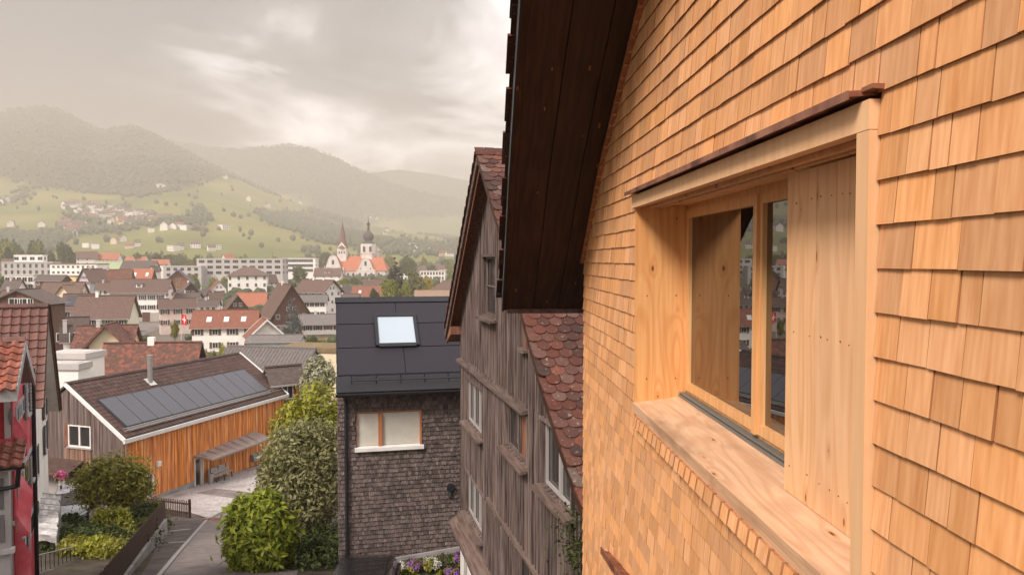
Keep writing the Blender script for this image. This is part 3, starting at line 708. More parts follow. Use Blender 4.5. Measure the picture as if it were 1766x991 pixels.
# ------------------------------------------------------------------ grey shingle annex with solar roof
GW = 22.5
gl = BF.hit(583, 800, 1, GW)[0]; gr = gl + 7.2
ez = BF.hit(583, 682, 1, GW - .35)[2]; rz_ = BF.hit(583, 515, 1, GW + 3.2)[2]
GB = Vector((gl + 3, GW + 3, -8.9))
GH = thing('solar_roof_house', 'tall narrow house in grey weathered shingles with black solar panel roof', 'house', BF.wor(GB), BF.a); GO = -GB
wx0, wx1 = BF.hit(615, 740, 1, GW)[0], BF.hit(727, 740, 1, GW)[0]; wz0, wz1 = BF.hit(615, 771, 1, GW)[2], BF.hit(615, 711, 1, GW)[2]
gm = Mb(); zt_ = ez + .12
gm.box(gl, wx0, GW + .03, GW + .2, -9.3, zt_); gm.box(wx1, gr, GW + .03, GW + .2, -9.3, zt_); gm.box(wx0, wx1, GW + .03, GW + .2, -9.3, wz0); gm.box(wx0, wx1, GW + .03, GW + .2, wz1, zt_)
gm.prism([(GW + .2, -11), (GW + 7, -11), (GW + 7, ez), (GW + 3.2, rz_ - .2), (GW + .2, ez + .15)], 0, gl, gl + .18); gm.box(gr - .2, gr, GW + .2, GW + 7, -11, ez); gm.box(gl, gr, GW + 6.9, GW + 7, -11, ez)
gm.build('wall', M['greyshingle'], GH, GO)
GV = []
for k in range(14):
    wd = (.055, .07, .08, .09, .10, .12, .14)[k % 7]; m = Mb(); tb = random.uniform(.014, .024); j = random.uniform(-.008, .008)
    m.hexa([(-wd / 2 + .003, -tb, j), (wd / 2 - .003, -tb, j), (wd / 2 - .003, .0, j), (-wd / 2 + .003, 0, j), (-wd / 2 + .003, .022, .21), (wd / 2 - .003, .022, .21), (wd / 2 - .003, .03, .21), (-wd / 2 + .003, .03, .21)], r=random.random()); GV.append((wd, m))
gp = Pieces([m for _, m in GV]); z = -9.25; EX = .128
while z < ez + .02:
    x = gl - .01
    while x < gr:
        k = random.randrange(14); wd = GV[k][0]; xc = x + wd / 2; x += wd
        if wx0 - .03 < xc < wx1 + .03 and wz0 - .19 < z < wz1 + .02: continue
        hs_ = min(1, max(.2, (ez + .08 - z) / .21))
        if wx0 - .03 < xc < wx1 + .03 and z < wz0 < z + .21: hs_ = (wz0 - z) / .21
        p_ = proj(BF.wor((xc, GW, z))); vis = p_[0] < 800 and p_[1] < 995
        gp.add(k, Matrix.Translation((xc, GW, z + random.uniform(-.008, .008))) @ Matrix.Diagonal((1, 1, hs_, 1)), (1 + wd if vis else 0) )
    z += EX
gp.finish('shingle', 'shingles', M['greyshingle'], GH, GO)
# window with blinds
W = Mb(); W.box(wx0, wx0 + .02, GW + .02, GW + .15, wz0, wz1); W.box(wx1 - .05, wx1, GW - .02, GW + .15, wz0, wz1); W.box(wx0, wx1, GW + .04, GW + .15, wz1 - .03, wz1 + .001)
pcx = BF.hit(656, 740, 1, GW)[0]; W.box(pcx - .055, pcx + .055, GW - .0, GW + .15, wz0, wz1 - .04)
WO = W.build('window', M['orangewood'], GH, GO)
Mb().box(wx0 + .02, pcx - .055, GW + .08, GW + .10, wz0 + .02, wz1 - .05).build('blind', M['blind'], WO)
Mb().box(pcx + .055, wx1 - .05, GW + .08, GW + .10, wz0 + .02, wz1 - .05).build('blind', M['blind'], WO)
Mb().hexa([(wx0 - .06, GW - .10, wz0 - .12), (wx1 + .06, GW - .10, wz0 - .12), (wx1 + .06, GW + .02, wz0 - .12), (wx0 - .06, GW + .02, wz0 - .12), (wx0 - .06, GW - .10, wz0 - .02), (wx1 + .06, GW - .10, wz0 - .02), (wx1 + .06, GW + .1, wz0 + .01), (wx0 - .06, GW + .1, wz0 + .01)]).build('window_sill', M['white'], WO)
Mb().box(gl, gr, GW - .035, GW + .03, ez - .02, ez + .06).build('eave_trim', M['rustwood'], GH, GO)
# roof slope: t = 0 at the eave, 1 at the ridge
E0 = Vector((0, GW - .38, ez + .07)); R0 = Vector((0, GW + 3.2, rz_)); SD = R0 - E0; SN = Vector((0, -SD.z, SD.y)).normalized()
def rp(x, t, h=0): q = E0 + SD * t + SN * h; return (x, q.y, q.z)
def slab(mb, x0, x1, t0, t1, h0, h1, m=0, r=None):
    mb.hexa([rp(x0, t0, h0), rp(x1, t0, h0), rp(x1, t1, h0), rp(x0, t1, h0), rp(x0, t0, h1), rp(x1, t0, h1), rp(x1, t1, h1), rp(x0, t1, h1)], m, r); return mb
def rt_(px, py): q = BF.hitp(px, py, (0, E0.y, E0.z), (0, SN.y, SN.z)); return q.x, (q.y - E0.y) / SD.y
rf = slab(Mb(), gl - .02, gr, 0, 1, -.14, 0); rf.hexa([(gl - .02, R0.y, R0.z - .14), (gr, R0.y, R0.z - .14), (gr, GW + 7.3, ez - .1), (gl - .02, GW + 7.3, ez - .1), (gl - .02, R0.y, R0.z), (gr, R0.y, R0.z), (gr, GW + 7.3, ez + .05), (gl - .02, GW + 7.3, ez + .05)])
rf.build('roof', M['darkmetal'], GH, GO)
tr = [rt_(620, y_)[1] for y_ in (524, 560, 601, 648)]
sx0, sx1 = rt_(650, 575)[0], rt_(717, 575)[0]; st0, st1 = rt_(680, 599)[1], rt_(680, 545)[1]; mx_ = rt_(683, 540)[0]
def panel(x0, x1, t0, t1): slab(Mb(), x0 + .012, x1 - .012, t0 + .004, t1 - .004, .004, .04).build('solar_panel', M['solar_dark'], GH, GO)
panel(gl, mx_, tr[1], tr[0]); panel(mx_, gl + 5.6, tr[1], tr[0])
panel(gl, sx0 - .06, tr[2], tr[1]); panel(sx1 + .06, gl + 5.6, tr[2], tr[1])
panel(gl, mx_ + .1, tr[3], tr[2]); panel(mx_ + .1, gl + 5.6, tr[3], tr[2])
slab(Mb(), gl - .04, gr, .0, tr[3] - .003, .003, .03).build('eave_flashing', M['darkmetal'], GH, GO)
slab(Mb(), gl - .05, gr, tr[0] + .004, 1.0, .003, .06).build('ridge_flashing', M['darkmetal'], GH, GO)
sk = Mb()
for e in ((sx0 - .06, sx0 + .04, st0, st1), (sx1 - .04, sx1 + .06, st0, st1), (sx0 + .04, sx1 - .04, st1 - .03, st1 + .01), (sx0 + .04, sx1 - .04, st0 - .015, st0 + .02)): slab(sk, *e, .0, .12)
SK = sk.build('roof_window', M['darkmetal'], GH, GO); slab(Mb(), sx0 + .04, sx1 - .04, st0 + .02, st1 - .03, .05, .085).build('pane', M['skyglass'], SK)
for tt in (.075, .125):
    g_ = Mb(); g_.tube(rp(gl + .35, tt, .14), rp(gl + 5.5, tt, .14), .016, n=6)
    for k in range(8): g_.tube(rp(gl + .4 + k * .7, tt, .03), rp(gl + .4 + k * .7, tt, .14), .012, n=5)
    g_.build('snow_guard', M['darkmetal'], GH, GO)
gt = Mb()
for k in range(6):
    a0, a1 = math.pi + math.pi * k / 6, math.pi + math.pi * (k + 1) / 6
    q = [(E0.y - .09 + .085 * math.cos(t) * rr, E0.z - .02 + .085 * math.sin(t) * rr) for t, rr in ((a0, 1), (a1, 1), (a1, .88), (a0, .88))]
    gt.prism(q, 0, gl - .06, gl + 5.6)
gt.build('gutter', M['darkmetal'], GH, GO)
dx = BF.hit(597, 800, 1, GW - .06)[0]
Mb().tube((dx, GW - .075, -8.9), (dx, GW - .075, ez - .12), .045, n=10).tube((dx, GW - .075, ez - .12), (dx, E0.y - .09, ez), .045, n=10).build('downpipe', M['darkmetal'], GH, GO)
vp = BF.hit(777, 840, 1, GW - .08); Mb().tube((vp[0], GW - .1, vp[2]), (vp[0], GW + .02, vp[2]), .11, n=14).tube((vp[0], GW - .06, vp[2] - .3), (vp[0], GW + .02, vp[2]), .06, n=10).build('vent', M['darkmetal'], GH, GO)
pl0 = BF.hit(640, 968, 1, GW - .06)[2]; pl1 = BF.hit(795, 939, 1, GW - .06)[2]; xx0 = BF.hit(640, 968, 1, GW)[0]; xx1 = BF.hit(795, 939, 1, GW)[0]
Mb().hexa([(xx0, GW - .09, -9.5), (xx1 + .5, GW - .09, -9.5), (xx1 + .5, GW - .02, -9.5), (xx0, GW - .02, -9.5), (xx0, GW - .09, pl0), (xx1 + .5, GW - .09, pl1), (xx1 + .5, GW - .02, pl1), (xx0, GW - .02, pl0)]).build('plinth', M['concrete'], GH, GO)
# ------------------------------------------------------------------ larch clad house with solar strip
OF = Frame(-18.2)
gy = OF.loc(at(215, 757, 46))[1]; lx = OF.loc(at(217, 765, 46.2))[0]       # gable plane (y), long wall plane (x)
v0 = OF.hit(213, 757, 1, gy - .15); v1 = OF.hit(112, 662, 1, gy - .15)
ry1 = OF.hitp(400, 608, (v1.x, 0, v1.z), (0, 0, 1))[1]                     # far end of the ridge
lz = -15.8; OB = Vector((lx - 3, gy + 6, lz))
OH = thing('larch_house', 'timber house with orange larch side, grey gable and solar strip on brown roof', 'house', OF.wor(OB), OF.a); OO = -OB
ez2, rz2 = v0.z, v1.z; ex2, rx2 = v0.x, v1.x; slp = (rz2 - ez2) / (ex2 - rx2)
ly = ry1 - .2
lw = lx - .0
xl = rx2 - 4.2; zl = rz2 - 4.2 * slp
def zr(x): return rz2 - abs(x - rx2) * slp
# gable wall of vertical boards
gwx0, gwx1 = OF.hit(117, 750, 1, gy)[0], OF.hit(156, 750, 1, gy)[0]; gwz0, gwz1 = OF.hit(136, 771, 1, gy)[2], OF.hit(136, 733, 1, gy)[2]
core = Mb(); core.prism([(xl, lz), (lw - .1, lz), (lw - .1, zr(lw) - .25), (rx2, rz2 - .25), (xl, zl - .25)], 1, gy + .12, gy + .3)
core.prism([(xl, lz), (lw - .1, lz), (lw - .1, zr(lw) - .25), (rx2, rz2 - .25), (xl, zl - .25)], 1, ly - .3, ly)
core.box(lw - .3, lw - .1, gy + .3, ly - .3, lz, zr(lw) - .25); core.box(xl, xl + .2, gy + .3, ly - .3, lz, zl - .25)
core.build('wall', M['w_dark'], OH, OO)
g1 = Mb(); g2 = Mb(); x = xl
while x < lw:
    wd = random.choice((.11, .13, .15)); b = min(lw, x + wd); top = min(zr(x), zr(b)) - .22
    xc = (x + b) / 2; q = random.uniform(0, .03)
    if gwx0 - .35 < xc < gwx1 + .05:
        g1.box(x + .006, b - .006, gy - q + .03, gy + .11, gwz1, top); g2.box(x + .006, b - .006, gy - q + .03, gy + .11, lz, gwz0 - .1)
    else: g1.box(x + .006, b - .006, gy - q + .03, gy + .11, lz, top)
    x = b
g1.build('gable_cladding', M['greyclad'], OH, OO, kind='stuff'); g2.build('cladding_below_window', M['paleclad'], OH, OO, kind='stuff')
wn = Mb(); t = .09
for e in ((gwx0, gwx0 + t, gwz0, gwz1), (gwx1 - t, gwx1, gwz0, gwz1), (gwx0 + t, gwx1 - t, gwz1 - t, gwz1), (gwx0 + t, gwx1 - t, gwz0, gwz0 + t), ((gwx0 + gwx1) / 2 - .06, (gwx0 + gwx1) / 2 + .06, gwz0 + t, gwz1 - t)): wn.box(e[0], e[1], gy + .01, gy + .11, e[2], e[3])
WW = wn.build('window', M['white'], OH, OO); Mb().box(gwx0, gwx1, gy + .085, gy + .10, gwz0, gwz1).build('pane', M['pane'], WW)
Mb().box(gwx0 - .1, gwx1 + .08, gy - .06, gy + .1, gwz0 - .09, gwz0 - .001).build('window_sill', M['w_grey'], WW)
Mb().box(gwx0 - .34, gwx0 - .005, gy + .03, gy + .10, gwz0, gwz1).build('reveal_board', M['rustwood'], WW)
# long wall boards; door, low window, foundation
fz = OF.hit(300, 842, 0, lw)[2]
dy0, dy1 = OF.hit(336, 800, 0, lw)[1], OF.hit(350, 800, 0, lw)[1]; dz1 = OF.hit(343, 788, 0, lw)[2]; dzb = OF.hit(338, 848, 0, lw)[2]
wy0, wy1 = OF.hit(247, 830, 0, lw)[1], OF.hit(265, 830, 0, lw)[1]; wza, wzb = OF.hit(256, 857, 0, lw)[2], OF.hit(256, 818, 0, lw)[2]
ry0_, ry1_ = OF.hit(408, 760, 0, lw)[1], OF.hit(437, 760, 0, lw)[1]; rza, rzb = OF.hit(422, 767, 0, lw)[2], OF.hit(422, 757, 0, lw)[2]
holes = [(dy0, dy1, lz, dz1), (wy0, wy1, wza, wzb), (ry0_, ry1_, rza, rzb)]
lb = Mb(); y = gy + .02; topz = zr(lw) - .22
while y < ly:
    wd = random.choice((.10, .12, .14, .16)); b = min(ly, y + wd); yc = (y + b) / 2
    segs = [(fz if yc < dy1 else lz, topz)]
    for (h0, h1, a0, a1) in holes:
        if h0 < yc < h1:
            ns = []
            for s0, s1 in segs:
                if a0 > s0: ns.append((s0, min(s1, a0)))
                if a1 < s1: ns.append((max(s0, a1), s1))
            segs = [q for q in ns if q[1] - q[0] > .05]
    q = random.uniform(0, .035); rr = random.random()
    for s0, s1 in segs: lb.box(lw - .1, lw - .02 + q, y + .007, b - .007, s0, s1, r=rr)
    y = b
lb.build('larch_cladding', M['larch'], OH, OO, kind='stuff')
Mb().box(lw - .1, lw - .01, gy, dy0 - .03, lz - .5, fz - .001).build('foundation', M['concrete'], OH, OO)
Mb().box(lw - .1, lw - .01, dy1, ly, lz - .5, OF.hit(450, 803, 0, lw)[2]).build('foundation', M['concrete'], OH, OO)
d_ = Mb(); d_.box(lw - .09, lw + .03, dy0 - .05, dy0 + .04, dzb - .1, dz1); d_.box(lw - .09, lw + .03, dy1 - .06, dy1 + .05, dzb - .1, dz1); d_.box(lw - .09, lw + .03, dy0, dy1, dz1 - .08, dz1 + .02)
DD = d_.build('door', M['white'], OH, OO); Mb().box(lw - .097, lw - .07, dy0, dy1, dzb - .1, dz1).build('door_panel', M['pane'], DD)
Mb().tube((lw - .03, dy1 - .14, dzb + 1.0), (lw + .05, dy1 - .14, dzb + 1.0), .02).build('handle', M['steel'], DD)
for (a, b, c, d) in holes[1:]:
    f_ = Mb(); t = .10 if a == wy0 else .05
    for e in ((a, a + t, c, d), (b - t, b, c, d), (a + t, b - t, c, c + t), (a + t, b - t, d - t, d)): f_.box(lw - .09, lw + .02, *e)
    if a == ry0_: f_.box(lw - .09, lw + .02, (a + b) / 2 - .04, (a + b) / 2 + .04, c + t, d - t)
    f_ = f_.build('window', M['white'], OH, OO); Mb().box(lw - .097, lw - .08, a, b, c, d).build('pane', M['pane'], f_)
# small fittings
p_ = OF.hit(273, 799, 0, lw); Mb().box(lw, lw + .14, p_[1] - .2, p_[1] + .12, p_[2] - .15, p_[2] + .18).box(lw + .14, lw + .16, p_[1] - .15, p_[1] + .07, p_[2] - .1, p_[2] + .12).build('wall_lamp', M['white'], OH, OO)
p_ = OF.hit(439, 787, 0, lw); Mb().hexa([(lw, p_[1] - .5, p_[2] - .25), (lw + .35, p_[1] - .5, p_[2] - .25), (lw + .35, p_[1] + .5, p_[2] - .25), (lw, p_[1] + .5, p_[2] - .25), (lw, p_[1] - .5, p_[2] + .3), (lw + .35, p_[1] - .5, p_[2] + .18), (lw + .35, p_[1] + .5, p_[2] + .18), (lw, p_[1] + .5, p_[2] + .3)]).build('meter_box', M['concrete'], OH, OO)
# entrance canopy
c0 = OF.hit(334, 786, 0, lw); c1_ = OF.hit(445, 764, 0, lw)
pf = OF.hitp(362, 791, (0, 0, c0.z - .05), (0, 0, 1)); cw = max(.9, pf.x - lw)
cn = Mb(); zc = c0.z; ya, yb = c0.y, OF.hit(440, 764, 0, lw)[1]
cn.hexa([(lw, ya, zc - .06), (lw + cw, ya + .25, zc - .26), (lw + cw, yb, zc - .26), (lw, yb, zc - .06), (lw, ya, zc + .04), (lw + cw, ya + .25, zc - .14), (lw + cw, yb, zc - .14), (lw, ya + (yb - ya), zc + .32)])
CN = cn.build('canopy', M['zinc'], OH, OO)
se = Mb()
for k in range(7):
    q = ya + .4 + (yb - ya) * k / 8; se.tube((lw, q, zc + .05 + .28 * (q - ya) / (yb - ya)), (lw + cw, q, zc - .13), .025, n=6)
se.build('seam', M['zinc'], CN); Mb().box(lw + .35, lw + .45, ya + .15, ya + .25, dzb - .2, zc - .08).build('post', M['steel'], CN)
# roof
oh = .25
rf = Mb(); rf.prism([(ex2 + .05, ez2 - .16 - .05 * slp), (rx2, rz2 - .16), (xl - .3, zl - .16 - .3 * slp), (xl - .3, zl - .3 * slp), (rx2, rz2), (ex2 + .05, ez2 - .05 * slp)], 1, gy - .1, ly + .15)
rf.build('roof', M['w_dark'], OH, OO)
SL = Vector((ex2 - rx2, 0, ez2 - rz2)).normalized(); SNN = Vector((-SL.z, 0, SL.x)); RL = math.hypot(ex2 - rx2, ez2 - rz2)
def sp_(d, y, h=0):
    q = Vector((rx2, 0, rz2)) + SL * d + SNN * h; return (q.x, y, q.z)
def osl(mb, d0, d1, y0, y1, h0, h1, r=None):
    mb.hexa([sp_(d0, y0, h0), sp_(d1, y0, h0), sp_(d1, y1, h0), sp_(d0, y1, h0), sp_(d0, y0, h1), sp_(d1, y0, h1), sp_(d1, y1, h1), sp_(d0, y1, h1)], r=r); return mb
def sd_(px, py):
    q = OF.hitp(px, py, (rx2, 0, rz2), (SNN.x, 0, SNN.z)); return (Vector((q.x - rx2, 0, q.z - rz2)).dot(SL), q.y)
# flared pan tile, long axis down the slope (x), width along y
ov = []
for k in range(5):
    m = Mb(); r = (k + .5) / 5; e = .012
    prof_ = [(-.165, .045), (-.10, .055), (-.05, .0), (.05, -.0), (.10, .02), (.165, .03)]
    for (a, ha), (b, hb) in zip(prof_, prof_[1:]):
        m.face([(-.02, a, ha - .012), (.34, a, ha + e), (.34, b, hb + e), (-.02, b, hb - .012)][::-1], r=r)
        m.face([(.34, a, ha + e), (.34, a, ha - .03), (.34, b, hb - .03), (.34, b, hb + e)][::-1], r=r)
    ov.append(m)
opc = Pieces(ov); ang = math.atan2(-SL.z, SL.x); d = .12; nrow = 0
while d < RL - .1:
    y = gy - .02; rowk = []
    while y < ly + .05:
        q = Vector(sp_(d, y + .15, .02)); wp = OF.wor(q)
        opc.add(random.randrange(5), Matrix.Translation(q) @ Matrix.Rotation(ang, 4, 'Y'), 1 / wp.length)
        y += .31
    d += .33
opc.finish('roof_tile', 'roof_tiles', M['brownpan'], OH, OO)
mb = Mb(); osl(mb, -.04, RL + .12, gy - .20, gy - .10, -.13, .09); mb.build('bargeboard', M['white'], OH, OO)
mb = Mb(); osl(mb, -.04, RL + .12, ly + .15, ly + .25, -.13, .09); mb.build('bargeboard', M['white'], OH, OO)
rc = Mb()
for k in range(int((ly - gy) / .42) + 1): rc.prism([(rx2 - .16, rz2 + .0), (rx2 - .08, rz2 + .12), (rx2 + .08, rz2 + .12), (rx2 + .16, rz2 + .0)], 1, gy - .12 + k * .42, gy + .285 + k * .42)
rc.build('ridge_tiles', M['brownpan'], OH, OO)
e_ = sp_(RL + .02, 0); Mb().prism([(e_[0] - .02, e_[2] - .26), (e_[0] + .12, e_[2] - .26), (e_[0] + .14, e_[2] - .02), (e_[0] - .0, e_[2] - .02)], 1, gy - .2, ly + .25).build('gutter', M['white'], OH, OO)
Mb().tube((e_[0] + .02, gy + .12, e_[2] - .2), (lw + .06, gy + .12, e_[2] - .55), .05).tube((lw + .06, gy + .12, e_[2] - .55), (lw + .06, gy + .12, lz), .05).build('downpipe', M['zinc'], OH, OO)
A_, B_ = sd_(170, 694), sd_(418, 638.5); C_ = sd_(213, 739)
d0, d1 = (A_[0] + B_[0]) / 2, C_[0]; y0, y1 = A_[1], B_[1]
fr = Mb(); osl(fr, d0 - .08, d1 + .10, y0 - .08, y1 + .08, .07, .12); fr.build('panel_rack', M['darkmetal'], OH, OO)
for k in range(11):
    a = y0 + (y1 - y0) * k / 11; b = y0 + (y1 - y0) * (k + 1) / 11
    P_ = osl(Mb(), d0, d1, a + .02, b - .02, .121, .16).build('solar_panel', M['solar'], OH, OO)
osl(Mb(), d1 + .105, d1 + .40, y0 - .1, y1 + .1, .075, .115).build('flashing', M['r_grey'], OH, OO)
for dd in (RL - .62, RL - .44):
    q = Mb(); q.tube(sp_(dd, gy + .2, .20), sp_(dd, ly - .2, .20), .018, n=6)
    for k in range(12): q.tube(sp_(dd, gy + .3 + k * (ly - gy - .6) / 11, .05), sp_(dd, gy + .3 + k * (ly - gy - .6) / 11, .2), .012, n=5)
    q.build('snow_guard', M['steel'], OH, OO)
dch, ych = sd_(259, 660)
q = sp_(dch, ych); zt2 = OF.hit(257, 612, 0, q[0])[2]
ch = Mb(); ch.lathe([(.16, -.1), (.16, zt2 - q[2] - .28), (.19, zt2 - q[2] - .28), (.19, zt2 - q[2] - .20), (.13, zt2 - q[2] - .20), (.13, zt2 - q[2] - .12), (.19, zt2 - q[2] - .12), (.19, zt2 - q[2]), (0, zt2 - q[2])], q, 16)
CH = ch.build('chimney', M['steel'], OH, OO, smooth=False); osl(Mb(), dch - .4, dch + .35, ych - .3, ych + .3, .07, .10).build('flashing', M['steel'], CH)
# porch roof on the gable
pa = OF.hit(78, 812, 1, gy - 1.2); pb = OF.hit(118, 812, 1, gy - 1.2); pt = OF.hit(78, 788, 1, gy)[2]
px0_, px1_ = OF.hit(70, 800, 1, gy)[0], pb.x
PR = Mb().hexa([(px0_, gy - 1.2, pa.z - .06), (px1_, gy - 1.2, pa.z - .06), (px1_ - .1, gy + .02, pt - .06), (px0_, gy + .02, pt - .06), (px0_, gy - 1.2, pa.z + .04), (px1_, gy - 1.2, pa.z + .04), (px1_ - .1, gy + .02, pt + .04), (px0_, gy + .02, pt + .04)]).build('porch_roof', M['brownpan'], OH, OO)
Mb().box(px0_, px1_, gy - 1.24, gy - 1.2, pa.z - .2, pa.z - .01).build('fascia', M['w_wood'], PR)
Mb().box(px1_ - .25, px1_ - .13, gy - 1.15, gy - 1.03, lz, pa.z - .08).build('post', M['w_wood'], PR)
Mb().box(px0_, px1_ - .3, gy - .35, gy - .02, lz, pa.z - .55).build('porch_screen', M['w_grey'], OH, OO)
# ------------------------------------------------------------------ left houses
LF = Frame(27.2)
# white house with brown glazed tiles: ridge along x, gable plane faces +x
vx = LF.loc(at(83, 527, 30))[0]
ap2 = LF.hit(83, 527, 0, vx); ne = LF.hit(76, 692, 0, vx); fe2 = LF.hit(103, 702, 0, vx)
wx = vx - .45; BW = Vector((wx - 4, ap2.y, -13)); WH = thing('white_house', 'tall white rendered house with glazed brown tile roof and dark window shutters', 'house', LF.wor(BW), LF.a); WO_ = -BW
zb_ = -14
Mb().prism([(ne.y + .7, zb_), (fe2.y - .7, zb_), (fe2.y - .7, fe2.z + .75), (ap2.y, ap2.z - .2), (ne.y + .7, ne.z + .6)], 0, wx - 9, wx).build('wall', M['whitewall'], WH, WO_)
sN = Vector((0, ne.y - ap2.y, ne.z - ap2.z)); LN_ = sN.length; sN.normalize(); nN = Vector((0, sN.z, -sN.y)) * (1 if sN.y < 0 else -1)
if nN.z < 0: nN = -nN
sF = Vector((0, fe2.y - ap2.y, fe2.z - ap2.z)); LFar = sF.length; sF.normalize()
rf = Mb(); rf.prism([(ne.y, ne.z - .16), (ap2.y, ap2.z - .18), (fe2.y, fe2.z - .16), (fe2.y, fe2.z), (ap2.y, ap2.z - .02), (ne.y, ne.z)], 0, wx - 9, vx - .03)
rf.build('roof', M['white'], WH, WO_)
for a_, b_, c_ in ((ap2, ne, 'bargeboard'), (ap2, fe2, 'bargeboard')):
    Mb().hexa([(vx - .03, a_.y, a_.z - .24), (vx + .02, a_.y, a_.z - .24), (vx + .02, b_.y, b_.z - .22), (vx - .03, b_.y, b_.z - .22), (vx - .03, a_.y, a_.z + .0), (vx + .02, a_.y, a_.z), (vx + .02, b_.y, b_.z), (vx - .03, b_.y, b_.z)]).build(c_, M['w_wood'], WH, WO_)
tv = []
for k in range(6):
    m = Mb(); r = (k + .5) / 6; pr_ = [(-.155, .050), (-.12, .050), (-.085, .012), (0, .0), (.09, .012), (.155, .036)]
    for (a, ha), (b, hb) in zip(pr_, pr_[1:]):
        m.face([(a, .02, ha - .02), (b, .02, hb - .02), (b, -.40, hb + .028), (a, -.40, ha + .028)][::-1], r=r)
        m.face([(a, -.40, ha + .028), (b, -.40, hb + .028), (b, -.395, hb - .03), (a, -.395, ha - .03)][::-1], r=r)
    m.face([(-.155, .02, .03), (-.155, -.40, .078), (-.155, -.40, -.01), (-.155, .02, -.03)], r=r)
    tv.append(m)
tpw = Pieces(tv); dd = .12; rr = math.atan2(-sN.z, -sN.y)
while dd < LN_ - .1:
    x = vx - .16
    for k in range(27):
        q = Vector((x - .3 * k, ap2.y, ap2.z)) + sN * dd + nN * .03; wp = LF.wor(q); s_ = proj(wp)
        tpw.add(random.randrange(6), Matrix.Translation(q) @ Matrix.Rotation(rr, 4, 'X'), (1 if s_[0] > -30 and s_[1] < 720 else 0) * (2 - k * .01))
    dd += .37
tpw.finish('roof_tile', 'roof_tiles', M['glazedtile'], WH, WO_)
for k in range(18):
    m = Mb(); xk = vx + .02 - .45 * k; m.prism([(ap2.y - .17, ap2.z - .02), (ap2.y - .11, ap2.z + .10), (ap2.y + .11, ap2.z + .10), (ap2.y + .17, ap2.z - .02)], 0, xk - .47, xk - .01 + .01 * (k % 2)); m.build('ridge_tile', M['glazedtile'], WH, WO_)
te = []; m = Mb(); m.box(-.02, .09, -.17, .17, -.02, .05, r=.3); te.append(m); tf = Pieces(te); k = 0
while k * .36 < LFar: tf.add(0, Matrix.Translation(Vector((vx, ap2.y, ap2.z)) + sF * (k * .36 + .15) + Vector((0, 0, .03))) @ Matrix.Rotation(math.atan2(sF.z, sF.y) - .08, 4, 'X'), 1); k += 1
tf.finish('verge_tile', 'verge_tiles', M['glazedtile'], WH, WO_)
def shutwin(fr_, par, off, pxf, ptop, pbot, plane, dw, matS, pane=M['pane'], nm='window'):
    a = fr_.hit(pxf, ptop, 0, plane); zb2 = fr_.hit(pxf, pbot, 0, plane)[2]
    Wn = Mb(); y0, y1 = a.y - dw, a.y; t = .06
    for e in ((y0, y0 + t, zb2, a.z), (y1 - t, y1, zb2, a.z), (y0 + t, y1 - t, a.z - t, a.z), (y0 + t, y1 - t, zb2, zb2 + t), ((y0 + y1) / 2 - .03, (y0 + y1) / 2 + .03, zb2 + t, a.z - t)): Wn.box(plane, plane + .05, *e)
    Wn = Wn.build(nm, M['white'], par, off); Mb().box(plane + .005, plane + .02, y0 + t, y1 - t, zb2 + t, a.z - t).build('pane', pane, Wn)
    for (s0, s1) in ((y0 - .42, y0 - .02), (y1 + .02, y1 + .42)):
        s = Mb(); s.box(plane + .05, plane + .085, s0, s0 + .05, zb2 - .03, a.z + .03); s.box(plane + .05, plane + .085, s1 - .05, s1, zb2 - .03, a.z + .03)
        n = 9
        for i in range(n):
            z0 = zb2 + (a.z - zb2) * i / n; s.hexa([(plane + .085, s0 + .05, z0), (plane + .10, s0 + .05, z0), (plane + .10, s1 - .05, z0), (plane + .085, s1 - .05, z0), (plane + .05, s0 + .05, z0 + .11), (plane + .065, s0 + .05, z0 + .11), (plane + .065, s1 - .05, z0 + .11), (plane + .05, s1 - .05, z0 + .11)])
        s.build('shutter', matS, Wn)
    Mb().box(plane, plane + .12, y0 - .05, y1 + .05, zb2 - .06, zb2 - .005).build('window_sill', M['greytrim'], Wn)
for (pf_, a_, b_) in ((61, 770, 820), (77, 728, 776), (61, 870, 925), (76, 690, 716)): shutwin(LF, WH, WO_, pf_, a_, b_, wx, .8, M['shutter'])
# crimson house in front of it
qx = LF.loc(at(22, 700, 16.2))[0]; RB = Vector((qx - 3, 18, -11)); RHs = thing('crimson_house', 'narrow crimson boarded house with pink pent roofs, grey timber trim and orange tiles', 'house', LF.wor(RB), LF.a); RO = -RB
cy0 = LF.hit(20, 700, 0, qx)[1]; cy1 = LF.hit(55, 700, 0, qx)[1]
apr = LF.hit(44, 588, 0, qx + .35); ner = LF.hit(29, 668, 0, qx + .35); fer = LF.hit(60, 650, 0, qx + .35)
Mb().prism([(cy0, -13), (cy1, -13), (cy1, fer.z + .1), (apr.y, apr.z - .15), (cy0, ner.z + .15)], 0, qx - 6, qx).build('wall', M['redwall'], RHs, RO)
Mb().prism([(ner.y, ner.z - .12), (apr.y, apr.z - .12), (fer.y, fer.z - .12), (fer.y, fer.z - .0), (apr.y, apr.z), (ner.y, ner.z)], 0, qx - 6, qx + .32).build('roof', M['greytrim'], RHs, RO)
for b_ in (ner, fer): Mb().hexa([(qx + .32, apr.y, apr.z - .20), (qx + .36, apr.y, apr.z - .20), (qx + .36, b_.y, b_.z - .2), (qx + .32, b_.y, b_.z - .2), (qx + .32, apr.y, apr.z + .02), (qx + .36, apr.y, apr.z + .02), (qx + .36, b_.y, b_.z + .02), (qx + .32, b_.y, b_.z + .02)]).build('bargeboard', M['greytrim'], RHs, RO)
Mb().box(qx - 6, qx + .36, ner.y - .05, ner.y - .001, ner.z - .24, ner.z - .02).build('fascia', M['greytrim'], RHs, RO)
